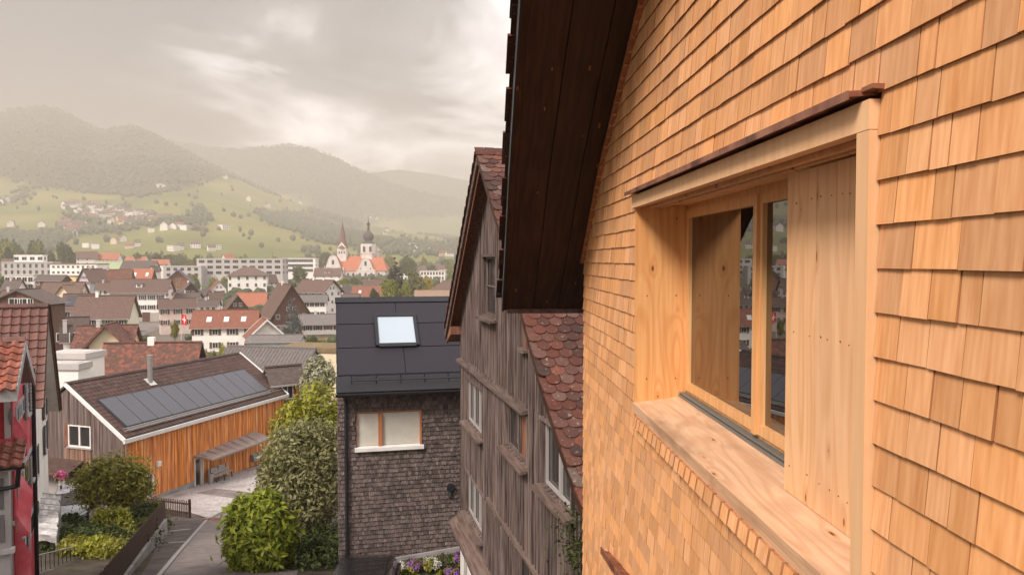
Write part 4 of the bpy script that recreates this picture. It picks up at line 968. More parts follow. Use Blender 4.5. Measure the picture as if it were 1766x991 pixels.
def smalltiles(par, off, nx, x_hi, top, bot, stepx=.205, lim=300):
    s = Vector((0, bot.y - top.y, bot.z - top.z)); Ls = s.length; s.normalize(); n_ = Vector((0, -s.z, s.y)); n_ = n_ if n_.z > 0 else -n_
    vs = []
    for k in range(7):
        m = Mb(); r = (k + .5) / 7; hw = stepx / 2; pr_ = [(-hw, .04), (-hw * .5, .055), (-.01, .03), (hw * .4, .0), (hw, .012)]
        for (a, ha), (b, hb) in zip(pr_, pr_[1:]):
            m.face([(a, .02, ha - .015), (b, .02, hb - .015), (b, -.30, hb + .02), (a, -.30, ha + .02)][::-1], r=r)
            m.face([(a, -.30, ha + .02), (b, -.30, hb + .02), (b, -.295, hb - .03), (a, -.295, ha - .03)][::-1], r=r)
        vs.append(m)
    P_ = Pieces(vs); d = .02; rr = math.atan2(-s.z, -s.y) if s.y < 0 else math.atan2(-s.z, -s.y)
    while d < Ls - .05:
        for k in range(nx):
            q = Vector((x_hi - stepx * (k + .5), top.y, top.z)) + s * d + n_ * .02
            P_.add(random.randrange(7), Matrix.Translation(q + Vector((0, 0, random.uniform(0, .008)))) @ Matrix.Rotation(rr, 4, 'X'), 1)
        d += .27
    P_.finish('roof_tile', 'roof_tiles', M['redtile'], par, off, lim)
smalltiles(RHs, RO, 14, qx + .34, apr, ner, lim=150)
for k in range(8): Mb().prism([(apr.y - .12, apr.z + .01), (apr.y - .07, apr.z + .09), (apr.y + .07, apr.z + .09), (apr.y + .12, apr.z + .01)], 0, qx + .36 - .4 * (k + 1), qx + .35 - .4 * k).build('ridge_tile', M['glazedtile'], RHs, RO)
# front facade trim (faces the camera)
Mb().box(qx - .13, qx - .02, cy0 - .05, cy0 + .001, -13, ner.z - .1).build('corner_post', M['greytrim'], RHs, RO)
dm = LF.hit(17.5, 718, 1, cy0 - .06); Mb().prism([(dm.x - .04, dm.z), (dm.x, dm.z - .2), (dm.x + .04, dm.z), (dm.x, dm.z + .2)], 1, cy0 - .075, cy0 - .052).build('ornament', M['greyshutter'], RHs, RO)
for yy_ in (675, 757, 900):
    z = LF.hit(5, yy_, 1, cy0)[2]; Mb().box(qx - 6, qx + .02, cy0 - .08, cy0 - .052, z - .08, z + .02).build('moulding', M['pinkpaint'] if yy_ == 757 else M['greytrim'], RHs, RO)
# lower porch roof with orange tiles and gutter
t_ = LF.hit(0, 762, 1, cy0); b_ = LF.hit(0, 800, 1, cy0 - .9)
xr = LF.hit(38, 800, 1, cy0 - .9)[0]
Mb().hexa([(qx - 6, cy0 - .9, b_.z - .16), (xr, cy0 - .9, b_.z - .16), (xr, cy0, t_.z - .16), (qx - 6, cy0, t_.z - .16), (qx - 6, cy0 - .9, b_.z - .02), (xr, cy0 - .9, b_.z - .02), (xr, cy0, t_.z - .02), (qx - 6, cy0, t_.z - .02)]).build('porch_roof', M['greytrim'], RHs, RO)
PT = bpy.data.objects.new('porch_tiles', None)
smalltiles(RHs, RO, 14, xr + .02, Vector((0, cy0, t_.z)), Vector((0, cy0 - .9, b_.z)), lim=100)
bpy.data.objects.remove(PT)
g_ = Mb(); g_.tube((qx - 6, cy0 - .97, b_.z - .06), (xr + .05, cy0 - .97, b_.z - .06), .06, n=10); g_.tube((xr - .05, cy0 - .97, b_.z - .08), (xr - .12, cy0 - .6, b_.z - .55), .045, n=8); g_.tube((xr - .12, cy0 - .6, b_.z - .55), (qx - 3, cy0 - .1, b_.z - 1.0), .045, n=8)
g_.build('gutter', M['darkmetal'], RHs, RO)
# grey bay below the porch
zz = LF.hit(8, 812, 1, cy0 - .4)[2]; z2 = LF.hit(8, 965, 1, cy0 - .4)[2]; bx = LF.hit(15, 830, 1, cy0 - .4)[0]
Mb().box(qx - 6, bx, cy0 - .4, cy0 - .09, -13, zz).build('bay', M['greytrim'], RHs, RO)
for k, (pa_, pb_) in enumerate(((825, 878), (888, 935))):
    a = LF.hit(0, pa_, 1, cy0 - .42); b = LF.hit(0, pb_, 1, cy0 - .42); xe = LF.hit(6, 850, 1, cy0 - .42)[0]
    Mb().box(xe - 1.2, xe, cy0 - .43, cy0 - .401, b.z, a.z).build('bay_panel', M['greyshutter'], RHs, RO)
z = LF.hit(8, 948, 1, cy0 - .4)[2]; Mb().box(qx - 6, bx + .08, cy0 - .5, cy0 - .3, z - .06, z + .03).build('moulding', M['greytrim'], RHs, RO)
# side: sloping crimson pent boards over the windows, grey window bands
Mb().prism([(cy0 + .002, -13), (cy1, -13), (cy1, fer.z + .1), (apr.y, apr.z - .16), (cy0 + .002, ner.z + .14)], 0, qx + .001, qx + .03).build('side_boards', M['pinkpaint'], RHs, RO)
def pent(p_near, p_far, h, proj_):
    b = LF.hit(*p_far, 0, qx + proj_); a = Vector((qx, cy0 - .02, LF.hit(*p_near, 1, cy0 - .02).z))
    Mb().hexa([(qx + .03, a.y, a.z - .03), (qx + proj_, a.y, a.z - .03), (qx + proj_, b.y, b.z - .03), (qx + .03, b.y, b.z - .03),
               (qx + .03, a.y, a.z + h), (qx + .05, a.y, a.z + h), (qx + .05, b.y, b.z + h), (qx + .03, b.y, b.z + h)]).build('pent_roof', M['pinkpaint'], RHs, RO)
pent((16, 925), (56, 843), .42, .28); pent((24, 785), (47, 750), .42, .26); pent((12, 1060), (53, 950), .5, .28)
for (ya_, yb_) in ((812, 862), (938, 985), (690, 722)):
    z1_ = LF.hit(34, ya_, 0, qx + .04).z; z0_ = LF.hit(34, yb_, 0, qx + .04).z; Mb().box(qx + .031, qx + .06, cy0 + .25, cy1 - .1, z0_, z1_).build('window_band', M['greytrim'], RHs, RO)
    for k in range(3): yk = cy0 + .45 + k * (cy1 - cy0 - .8) / 3; Mb().box(qx + .06, qx + .075, yk, yk + .7, z0_ + .08, z1_ - .08).build('pane', M['pane'], RHs, RO)
for (pf_, a_, b_, dw) in ((44, 655, 712, .55), (52, 775, 822, .55), (40, 900, 960, .9)): shutwin(LF, RHs, RO, pf_, a_, b_, qx, dw, M['greyshutter'])
p_ = LF.hit(56, 700, 0, qx + .08); Mb().tube((qx + .10, p_.y, -13), (qx + .10, p_.y, fer.z - .1), .05).build('downpipe', M['darkmetal'], RHs, RO)
# ------------------------------------------------------------------ yard: road, gravel, fences, wall, canopy
def gp_(px, py): q = ghit(px, py); return (q.y, q.x)
def srows(left, right, name, material, lift):
    """left/right: pixel lists from near to far"""
    l_ = [gp_(*q) for q in left]; r_ = [gp_(*q) for q in right]
    y0 = max(l_[0][0], r_[0][0]) if name != 'road' else min(l_[0][0], r_[0][0]); y1 = min(l_[-1][0], r_[-1][0])
    def ip(P, y):
        if y <= P[0][0]: (a, xa), (b, xb) = P[0], P[1]; return xa + (xb - xa) * (y - a) / (b - a)
        for (a, xa), (b, xb) in zip(P, P[1:]):
            if y <= b: return xa + (xb - xa) * (y - a) / (b - a)
        return P[-1][1]
    ys = sorted({y0, y1} | {q[0] for q in l_ + r_ if y0 < q[0] < y1})
    return strip(name, [(y, ip(l_, y), ip(r_, y)) for y in ys], material, lift)
def wsheet(name, poly, material, lift): 
    """convex polygon of world x,y, cut where the ground slope changes"""
    mb = Mb(); ks = [-500] + [g[0] for g in GY[1:-1]] + [2000]
    for a, b in zip(ks, ks[1:]):
        P = poly
        for (lim, sg) in ((a, 1), (b, -1)):
            Q = []
            for i in range(len(P)):
                p, q = P[i], P[(i + 1) % len(P)]; dp, dq = (p[1] - lim) * sg, (q[1] - lim) * sg
                if dp >= 0: Q.append(p)
                if (dp > 0 > dq) or (dp < 0 < dq): t = dp / (dp - dq); Q.append((p[0] + (q[0] - p[0]) * t, p[1] + (q[1] - p[1]) * t))
            P = Q
            if len(P) < 3: break
        if len(P) >= 3: mb.face([(x, y, gz(y) + lift) for x, y in P])
    return mb.build(name, material, kind='structure')
def pxpoly(pts): return [tuple(ghit(*q).xy) for q in pts]
n0 = ghit(275, 991); n0b = ghit(232, 991)
# near stretch of road continues under and behind the camera
dirv = (ghit(395, 875) - ghit(275, 991)); dirv.z = 0; dirv.normalize()
wsheet('garden_ground', [(-30, -20), (30, -20), (30, 60), (-60, 60)], M['soil'], .004)
wsheet('gravel_yard', pxpoly([(360, 893), (440, 850), (520, 810), (470, 795), (250, 858), (262, 872), (330, 884)]), M['gravel'], .012)
wsheet('asphalt_verge', pxpoly([(225, 1040), (262, 960), (290, 893), (330, 884), (356, 897), (275, 993), (240, 1040)]), M['oldasphalt'], .008)
wsheet('doorstep_strip', pxpoly([(338, 850), (428, 862), (428, 848), (372, 842)]), M['asphalt'], .018)
wsheet('road', pxpoly([(228, 1040), (275, 993), (356, 897), (362, 893), (395, 873), (418, 858), (470, 835), (560, 835), (500, 1040)]), M['asphalt'], .022)
def kerb(pts, wd, h, name='kerb'):
    mb = Mb(); P = [ghit(*q) for q in pts]
    for a, b in zip(P, P[1:]):
        d = (b - a); d.z = 0; n_ = int(d.length / .9) + 1; nn = Vector((-d.y, d.x, 0)).normalized() * wd / 2
        for k in range(n_):
            p, q = a.lerp(b, k / n_), a.lerp(b, (k + .985) / n_); p.z = gz(p.y); q.z = gz(q.y)
            mb.hexa([p - nn, p + nn, q + nn, q - nn, p - nn + Vector((0, 0, h)), p + nn + Vector((0, 0, h)), q + nn + Vector((0, 0, h)), q - nn + Vector((0, 0, h))])
    return mb.build(name, M['kerb'], kind='structure')
kerb([(250, 1020), (275, 992), (356, 897)], .14, .05); kerb([(356, 897), (372, 888), (396, 873), (420, 857)], .22, .10)
kerb([(291, 916), (328, 912)], .10, .03, 'parking_line'); kerb([(291, 936), (320, 934)], .10, .03, 'parking_line')
# drain grate
g_ = ghit(362, 897); mb = Mb()
for k in range(7): mb.box(g_.x - .45 + k * .14, g_.x - .36 + k * .14, g_.y - .3, g_.y + .3, gz(g_.y) + .02, gz(g_.y) + .06)
props(mb.build('drain_grate', M['rustwood']), 'rusty drain grate at the kerb beside the gravel yard', 'grate')
# retaining wall with terrace behind it
wt = [ghit(212, 1010, 1.5), ghit(246, 938, 1.4), ghit(287, 896, 1.2)]
wt = [at(198, 1010, 25.0), at(288, 894, 39.5)]
wb_n, wb_f = ghit(222, 1005), ghit(290, 925)
near = ghit(216, 1003); far = ghit(289, 921); 
zt_n = at(200, 995, near.y).z; zt_f = at(287, 893, far.y).z
nn = (far - near); nn.z = 0; nn.normalize(); sd = Vector((-nn.y, nn.x, 0)) * .22
n2 = near - nn * 5
W8 = [n2, far]
mb = Mb(); cuts = [0, .2, .4, .6, .8, 1]
for a, b in zip(cuts, cuts[1:]):
    p, q = n2.lerp(far, a), n2.lerp(far, b)
    ht = lambda P: zt_n + (zt_f - zt_n) * (P.y - near.y) / (far.y - near.y)
    mb.hexa([(p.x, p.y, gz(p.y) - .4), (q.x, q.y, gz(q.y) - .4), (q.x + sd.x, q.y + sd.y, gz(q.y) - .4), (p.x + sd.x, p.y + sd.y, gz(p.y) - .4), (p.x, p.y, ht(p)), (q.x, q.y, ht(q)), (q.x + sd.x, q.y + sd.y, ht(q)), (p.x + sd.x, p.y + sd.y, ht(p))])
props(mb.build('retaining_wall', M['concrete']), 'sloping concrete retaining wall beside the lane', 'wall')
# terrace soil
mb = Mb(); tp_ = [(n2 + sd), (far + sd), Vector((far.x - 9.5, far.y + 1.0, 0)), Vector((n2.x - 9, n2.y - 2, 0))]
th = [ht(n2) - .12, ht(far) - .12, ht(far) - .5, ht(n2) - .12]
mb.face([(q.x, q.y, z) for q, z in zip(tp_, th)]); mb.hexa([(q.x, q.y, z - 2.5) for q, z in zip(tp_, th)] + [(q.x, q.y, z - .01) for q, z in zip(tp_, th)])
mb.build('garden_terrace', M['soil'], kind='structure')
# plank fence on the wall
FN = thing('plank_fence', 'dark brown close boarded fence running along the top of the concrete wall', 'fence', (near.x, near.y, ht(near)))
fo = -Vector((near.x, near.y, ht(near))); Lf = (far - n2).length; k = 0; s = 0
while s < Lf - .05:
    p = n2 + nn * s; q = n2 + nn * min(Lf, s + .118); c = sd * .5
    h = .78 + random.uniform(-.02, .02)
    Mb().hexa([(p.x + c.x, p.y + c.y, ht(p) - .02), (q.x + c.x, q.y + c.y, ht(q) - .02), (q.x + c.x * 1.3, q.y + c.y * 1.3, ht(q) - .02), (p.x + c.x * 1.3, p.y + c.y * 1.3, ht(p) - .02),
               (p.x + c.x, p.y + c.y, ht(p) + h), (q.x + c.x, q.y + c.y, ht(q) + h), (q.x + c.x * 1.3, q.y + c.y * 1.3, ht(q) + h), (p.x + c.x * 1.3, p.y + c.y * 1.3, ht(p) + h)]).build('plank', M['soffit'], FN, fo)
    s += .13
# picket fence along the yard edge
M['fencewood'] = mat('dark_fence_wood', (.045, .025, .018), (.09, .05, .035), scale=3, stretch=(1, 1, .2), rough=.8)
def picket(p0, p1, hgt, label, step=.24, wd=.085):
    F_ = thing('picket_fence', label, 'fence', (p0.x, p0.y, p0.z)); o_ = -Vector(p0)
    d = p1 - p0; n_ = int(Vector((d.x, d.y)).length / step)
    u = Vector((d.x, d.y, 0)).normalized(); v = Vector((-u.y, u.x, 0)) * .025
    for k in range(n_ + 1):
        c = p0.lerp(p1, k / n_); a, b = c - u * wd / 2, c + u * wd / 2; h = hgt + random.uniform(-.02, .02)
        Mb().hexa([a - v, b - v, b + v * .2, a + v * .2] + [q + Vector((0, 0, h)) for q in (a - v, b - v, b + v * .2, a + v * .2)]).build('picket', M['fencewood'], F_, o_)
    for hh in (.25, .75):
        a, b = p0 + Vector((0, 0, hgt * hh)), p1 + Vector((0, 0, hgt * hh))
        Mb().hexa([a + v * .25, b + v * .25, b + v * 1.6, a + v * 1.6] + [q + Vector((0, 0, .09)) for q in (a + v * .25, b + v * .25, b + v * 1.6, a + v * 1.6)]).build('rail', M['fencewood'], F_, o_)
    for c in (p0, p1):
        Mb().box(c.x - .06, c.x + .06, c.y + .03, c.y + .15, c.z - .05, c.z + hgt + .05).build('post', M['fencewood'], F_, o_)
picket(ghit(238, 880), ghit(326, 893), .95, 'dark picket fence at the edge of the pale gravel yard')
picket(ghit(100, 868), ghit(140, 868), .9, 'dark picket fence beneath the flower pot next to the car', )
# bench and bin by the entrance
def bench(base, a):
    B_ = thing('slatted_bench', 'grey slatted bench standing against the orange larch wall', 'bench', base, a); s = 1
    for k in range(5): Mb().box(-.95, .95, -.22 + k * .095, -.145 + k * .095, .43, .455).build('seat_slat', M['greytrim'], B_)
    for k in range(6): Mb().hexa([(-.95, .25 + k * .02, .50 + k * .075), (.95, .25 + k * .02, .50 + k * .075), (.95, .27 + k * .02, .50 + k * .075), (-.95, .27 + k * .02, .50 + k * .075), (-.95, .265 + k * .02, .56 + k * .075), (.95, .265 + k * .02, .56 + k * .075), (.95, .285 + k * .02, .56 + k * .075), (-.95, .285 + k * .02, .56 + k * .075)]).build('back_slat', M['greytrim'], B_)
    for x in (-.8, 0, .8):
        Mb().hexa([(x - .03, -.25, 0), (x + .03, -.25, 0), (x + .03, -.2, 0), (x - .03, -.2, 0), (x - .03, -.18, .43), (x + .03, -.18, .43), (x + .03, -.13, .43), (x - .03, -.13, .43)]).hexa([(x - .03, .3, 0), (x + .03, .3, 0), (x + .03, .36, 0), (x - .03, .36, 0), (x - .03, .27, .95), (x + .03, .37, .95), (x + .03, .41, .95), (x - .03, .31, .95)]).box(x - .03, x + .03, -.2, .28, .39, .43).build('leg', M['darkmetal'], B_)
    return B_
c = OF.hit(383, 822, 0, lw + .6); p = OF.wor(c); bench((p.x, p.y, gz(p.y) + .02), OF.a + R(90))
c = OF.hit(364, 836, 0, lw + .5); p = OF.wor(c); mb = Mb(); mb.lathe([(0, .0), (.17, .0), (.20, .62), (.22, .62), (.22, .66), (.18, .66), (.16, .1), (0, .1)], (p.x, p.y, gz(p.y) + .02), 16)
props(mb.build('bin', M['steel']), 'small metal waste bin between the door and the bench', 'bin')
# silver tarpaulin canopy
tl = [at(68, 850, 31.2), at(104, 853, 31.2), at(97, 925, 26.3), at(50, 919, 26.3)]
T_ = thing('garden_canopy', 'narrow pergola with crumpled silver tarpaulin roof beside the white house', 'canopy', (tl[3].x, tl[3].y, gz(tl[3].y))); to = -Vector((tl[3].x, tl[3].y, gz(tl[3].y)))
n_ = 24; mb = Mb(); rw = []
for i in range(n_ + 1):
    l_, r_ = tl[3].lerp(tl[0], i / n_), tl[2].lerp(tl[1], i / n_)
    rw.append([l_.lerp(r_, j / 6) + Vector((random.uniform(-.02, .02), 0, random.uniform(-.04, .03) - .10 * math.sin(math.pi * ((i * 7 / n_) % 1)))) for j in range(7)])
for i in range(n_):
    for j in range(6): mb.face([rw[i][j], rw[i][j + 1], rw[i + 1][j + 1], rw[i + 1][j]], r=.5); 
for i in range(n_):
    for j in (0, 6): mb.face([rw[i][j], rw[i + 1][j], rw[i + 1][j] - Vector((0, 0, .22)), rw[i][j] - Vector((0, 0, .22))], r=.4)
for j in range(6): mb.face([rw[0][j], rw[0][j + 1], rw[0][j + 1] - Vector((0, 0, .2)), rw[0][j] - Vector((0, 0, .2))], r=.4)
mb.build('tarpaulin', M['tarp'], T_, to, smooth=True)
for i in range(8):
    l_, r_ = tl[3].lerp(tl[0], i / 7), tl[2].lerp(tl[1], i / 7); z_ = Vector((0, 0, .02)); Mb().tube(l_ + z_, r_ + z_, .018, n=8).build('rib', M['greytrim'], T_, to)
    if i % 2 == 0:
        for q in (l_, r_): Mb().tube((q.x, q.y, gz(q.y)), q, .03, n=8).build('post', M['greytrim'], T_, to)
# railing at the lower edge of the picture
a, b = at(30, 965, 22), at(128, 942, 25); RL_ = thing('railing', 'thin metal garden railing below the silver canopy', 'railing', (a.x, a.y, gz(a.y))); ro = -Vector((a.x, a.y, gz(a.y)))
Mb().tube(a, b, .02).build('handrail', M['steel'], RL_, ro)
for k in range(14): q = a.lerp(b, k / 13); Mb().tube((q.x, q.y, gz(q.y)), q, .012, n=6).build('baluster', M['darkmetal'], RL_, ro)
# patio
wsheet('patio', [(-22, 20), (-13.5, 20), (-17, 38), (-26, 40)], M['oldasphalt'], .016)
# silver car, mostly behind the bushes and fence
def car(name, label, base, a, paint, s=1.0):
    C_ = thing(name, label, 'car', base, a)
    # side profile (y forward, z)
    bp = [(-2.1, .35), (-2.15, .75), (-2.0, .95), (-1.2, 1.0), (1.0, .98), (1.75, .86), (2.1, .68), (2.15, .35)]
    def loft(prof_, ws, mat_, nm):
        mb = Mb()
        for (p, q, wp_, wq) in zip(prof_, prof_[1:], ws, ws[1:]):
            mb.face([(-wp_, p[0], p[1]), (wp_, p[0], p[1]), (wq, q[0], q[1]), (-wq, q[0], q[1])][::-1], r=.5)
        for sgn in (-1, 1):
            n = len(prof_)
            for i in range(n // 2):
                j = n - 1 - i
                if j <= i + 1 and j <= i: break
                a0, a1, b1, b0 = prof_[i], prof_[i + 1], prof_[j - 1], prof_[j]
                pts = [(sgn * ws[i], *a0), (sgn * ws[i + 1], *a1), (sgn * ws[j - 1], *b1), (sgn * ws[j], *b0)]
                if i + 1 == j - 1: pts = pts[:2] + pts[3:]
                mb.face(pts if sgn > 0 else pts[::-1], r=.5)
        mb.face([(-ws[0], *prof_[0]), (-ws[-1], *prof_[-1]), (ws[-1], *prof_[-1]), (ws[0], *prof_[0])], r=.5)
        return mb.build(nm, mat_, C_, smooth=False)
    loft(bp, [.78, .86, .86, .84, .84, .84, .80, .72], paint, 'body')
    loft([(-1.95, .97), (-1.55, 1.32), (-1.1, 1.43), (.1, 1.44), (.45, 1.36), (1.1, .99)], [.80, .70, .64, .62, .66, .80], M['pane'], 'cabin_glass')
    loft([(-1.6, 1.34), (-1.1, 1.46), (.1, 1.47), (.42, 1.39), (.3, 1.37), (-1.5, 1.32)], [.66, .62, .60, .62, .6, .6], paint, 'roof')
    for sx in (-1, 1):
        for y in (-1.35, 1.35):
            w_ = Mb(); w_.tube((sx * .70, y, .33), (sx * .88, y, .33), .33, n=20); W_ = w_.build('wheel', M['rubber'], C_); Mb().tube((sx * .86, y, .33), (sx * .89, y, .33), .21, n=14).build('rim', M['steel'], W_)
        Mb().hexa([(sx * .45, 2.06, .60), (sx * .80, 1.92, .62), (sx * .80, 1.88, .62), (sx * .45, 1.98, .60), (sx * .48, 1.98, .74), (sx * .81, 1.75, .80), (sx * .80, 1.7, .80), (sx * .46, 1.9, .74)]).build('headlight', M['lamp'], C_)
        Mb().box(sx * .88 - .07, sx * .88 + .07, .75, .9, .98, 1.12).build('mirror', paint, C_)
    Mb().box(-.4, .4, 2.10, 2.17, .40, .58).build('grille', M['rubber'], C_); Mb().box(-.26, .26, 2.171, 2.18, .44, .54).build('number_plate', M['white'], C_)
    return C_
cp_ = ghit(128, 905); car('parked_car', 'silver car parked behind the picket fence and garden shrubs', (cp_.x - .7, cp_.y + 1.0, gz(cp_.y) + .02), R(205), M['carpaint'])
cp_ = at(618, 986, 18.6); car('parked_car', 'black car whose roof shows below the flower bed', (cp_.x, cp_.y + .2, cp_.z - 1.60), R(184), M['blackpaint'])
# flower basket
q = at(105, 827, 38); FB = thing('flower_basket', 'pot of pink flowers on a dark stand by the porch', 'plant', (q.x, q.y, gz(q.y))); fo2 = -Vector((q.x, q.y, gz(q.y)))
Mb().tube((q.x, q.y, gz(q.y)), (q.x, q.y, q.z - .2), .05).build('stand', M['fencewood'], FB, fo2); mb = Mb(); mb.lathe([(.12, -.25), (.2, 0), (.17, 0)], q, 12); mb.build('pot', M['white'], FB, fo2)
BASKET = (FB, fo2, q)
# ------------------------------------------------------------------ town
WC = {}
def win_mesh(w, h, fr='white', bars=1):
    k = (round(w, 2), round(h, 2), fr, bars)
    if k not in WC:
        m = Mb(); t = min(.09, w * .12)
        for e in ((-w / 2, -w / 2 + t, 0, h), (w / 2 - t, w / 2, 0, h), (-w / 2 + t, w / 2 - t, 0, t), (-w / 2 + t, w / 2 - t, h - t, h)): m.box(e[0], e[1], -.08, .02, e[2], e[3], 0)
        for b in range(bars): x = -w / 2 + w * (b + 1) / (bars + 1); m.box(x - t * .35, x + t * .35, -.06, .02, t, h - t, 0)
        m.box(-w / 2 + t, w / 2 - t, -.03, .02, t, h - t, 1)
        WC[k] = m.mesh('window', [M[fr] if fr in M else M['white'], M['pane']])
    return WC[k]
SC = {}
def shut_mesh(w, h, c):
    k = (round(w, 2), round(h, 2), c)
    if k not in SC: m = Mb(); m.box(-w / 2, w / 2, -.09, -.02, 0, h); SC[k] = m.mesh('shutter', M[c])
    return SC[k]
def put_windows(par, face, u_list, z_list, w, h, shut=None, fr='white', bars=1):
    """face: (origin2d, direction2d, outward normal angle) in the thing's coordinates"""
    (ox, oy), (dx, dy), ang = face
    for z in z_list:
        for u in u_list:
            o = link('window', win_mesh(w, h, fr, bars), par, (ox + dx * u, oy + dy * u, z), rot=(0, 0, ang))
            if shut:
                sw = w * .42
                for s in (-1, 1):
                    uu = u + s * (w / 2 + sw / 2 + .02); link('shutter', shut_mesh(sw, h, shut), par, (ox + dx * uu, oy + dy * uu, z), rot=(0, 0, ang))
def house(label, px0, px1, yr, ye, D, rot=0, asp=.7, wall='w_white', roof='r_brown', kind='gable', over=.5, nf=4, ng=2, shut=None, w=1.0, h=1.25,
          chim=1, cat='house', group=None, bars=1, floors=3, gable_top=True, verge=None, base=None, name=None, fh=2.75, sky=0, dormer=0, gwall=None, fr='white', balc=0, zg=None, chs='w_lgrey', w0=1.1):
    th = R(rot); Ws = (px1 - px0) / F_PX * D; c, s = abs(math.cos(th)), abs(math.sin(th))
    Lp = Ws / (c + asp * s); Wp = asp * Lp; dep = (Lp * s + Wp * c) / 2
    Yc = D + dep; Xc = ((px0 + px1) / 2 - CX) / F_PX * (D + dep * .6)
    dr = Yc if rot < 60 else D + Wp * s * .0 + dep * .3
    zr_ = at(800, yr, Yc if abs(rot) < 60 else D + .2).z; ze_ = at(800, ye, D + (.1 if abs(rot) < 40 else dep * .25)).z
    zgd = gz(D) if zg is None else zg
    H = thing(name or 'house', label, cat, (Xc, Yc, zgd), th, group)
    ze, zr = ze_ - zgd, zr_ - zgd
    L2, W2 = Lp / 2, Wp / 2; l2, w2 = L2 - over, W2 - over
    fx = H.rotation_euler[2]
    if kind == 'flat':
        zr = at(800, yr, D).z - zgd; ze = zr - .35
        Mb().box(-L2, L2, -W2, W2, -1, ze).build('wall', M[wall], H); Mb().box(-L2 - .15, L2 + .15, -W2 - .15, W2 + .15, ze + .002, zr + .15).box(-L2 + .3, L2 - .3, -W2 + .3, W2 - .3, zr + .152, zr + .2).build('roof', M[roof], H)
        l2, w2 = L2, W2; ztop = ze
    elif kind == 'hip':
        Mb().box(-l2, l2, -w2, w2, -1, ze).build('wall', M[wall], H); m = Mb(); rl = max(.3, L2 - W2)
        A = [(-L2, -W2, ze - .1), (L2, -W2, ze - .1), (L2, W2, ze - .1), (-L2, W2, ze - .1)]; T1, T2 = (-rl, 0, zr), (rl, 0, zr)
        m.face([A[0], A[1], T2, T1]); m.face([A[1], A[2], T2]); m.face([A[2], A[3], T1, T2]); m.face([A[3], A[0], T1]); m.face(A[::-1]); m.box(-L2, L2, -W2, W2, ze - .3, ze - .1); m.build('roof', M[roof], H)
    else:
        sl = (zr - ze) / W2; t = .22
        zw = ze + sl * over - t
        m = Mb(); m.prism([(-w2, -1), (w2, -1), (w2, zw), (0, zr - t), (-w2, zw)], 0, -l2, l2); m.build('wall', M[wall], H)
        if gwall:
            for sx in (-1, 1): m = Mb(); a, b = sorted((sx * l2, sx * (l2 + .06))); m.prism([(-w2, ze * .62), (w2, ze * .62), (w2, zw), (0, zr - t), (-w2, zw)], 0, a, b); m.build('gable_cladding', M[gwall], H)
        m = Mb(); m.prism([(-W2, ze - t), (0, zr - t), (W2, ze - t), (W2, ze), (0, zr), (-W2, ze)], 0, -L2, L2); m.build('roof', M[roof], H)
        if verge:
            for sx in (-1, 1): m = Mb(); a, b = sorted((sx * L2, sx * (L2 + .12))); m.prism([(-W2 - .1, ze - t - .12), (0, zr - t - .05), (W2 + .1, ze - t - .12), (W2 + .1, ze + .06), (0, zr + .1), (-W2 - .1, ze + .06)], 0, a, b); m.build('bargeboard', M[verge], H)
        ztop = zw
    if base: Mb().box(-l2 - .05, l2 + .05, -w2 - .05, w2 + .05, -1, fh).build('base_wall', M[base], H)
    zt_ = (ze if kind != 'gable' else zw)
    zs = [zt_ - h - .45 - fh * k for k in range(floors)]; zs = [z for z in zs if z > .6]
    if nf:
        us = [(-l2 + w0 + (2 * l2 - 2 * w0) * k / max(1, nf - 1)) for k in range(nf)]
        sg = -1 if abs(rot) < 90 else 1
        put_windows(H, ((0, -w2 - .02), (1, 0), 0), us, zs, w, h, shut, fr, bars)
    if ng:
        us = [(-w2 + w0 + (2 * w2 - 2 * w0) * k / max(1, ng - 1)) if ng > 1 else 0 for k in range(ng)]
        side = -1 if rot < 0 else 1
        # the gable end turned to the camera
        e = Vector((math.cos(th), math.sin(th), 0)); side = -1 if (Vector((Xc, Yc, 0)) + e * l2).length > (Vector((Xc, Yc, 0)) - e * l2).length else 1
        ang = R(90) if side > 0 else R(-90); off_ = l2 + (.08 if gwall else .02)
        zs2 = list(zs)
        put_windows(H, ((side * off_, 0), (0, 1), ang), us, zs2, w, h, shut, fr, bars)
        if kind == 'gable' and gable_top and zr - zw > 3.2:
            put_windows(H, ((side * off_, 0), (0, 1), ang), [-.75, .75] if w2 > 2.4 else [0], [zw + .35], w * .8, h * .8, shut, fr, bars)
    if kind == 'gable' and D < 300:
        Mb().box(-L2, L2, -.16, .16, zr - .06, zr + .08).build('ridge_cap', M[roof], H)
        for sy in (-1, 1): Mb().box(-L2, L2, *sorted((sy * W2, sy * (W2 + .13))), ze - .2, ze - .06).build('gutter', M['w_grey'], H)
    for k in range(chim):
        x = (-.35, .4, 0)[k % 3] * l2; Mb().box(x - .26, x + .26, -.3, .25, zr - 1.2, zr + .65).box(x - .31, x + .31, -.35, .30, zr + .65, zr + .73).build('chimney', M[chs], H)
    if kind == 'gable':
        for k in range(sky):
            x = -l2 * .5 + l2 * k * 1.1 / max(1, sky - 1) if sky > 1 else 0; y = -W2 * .55; sl = (zr - ze) / W2; zz = zr + y * sl
            m = Mb(); m.hexa([(x - .5, y - .5, zz - .5 * sl + .02), (x + .5, y - .5, zz - .5 * sl + .02), (x + .5, y + .5, zz + .5 * sl + .02), (x - .5, y + .5, zz + .5 * sl + .02), (x - .5, y - .5, zz - .5 * sl + .16), (x + .5, y - .5, zz - .5 * sl + .16), (x + .5, y + .5, zz + .5 * sl + .16), (x - .5, y + .5, zz + .5 * sl + .16)]); m.build('roof_window', M['white'], H)
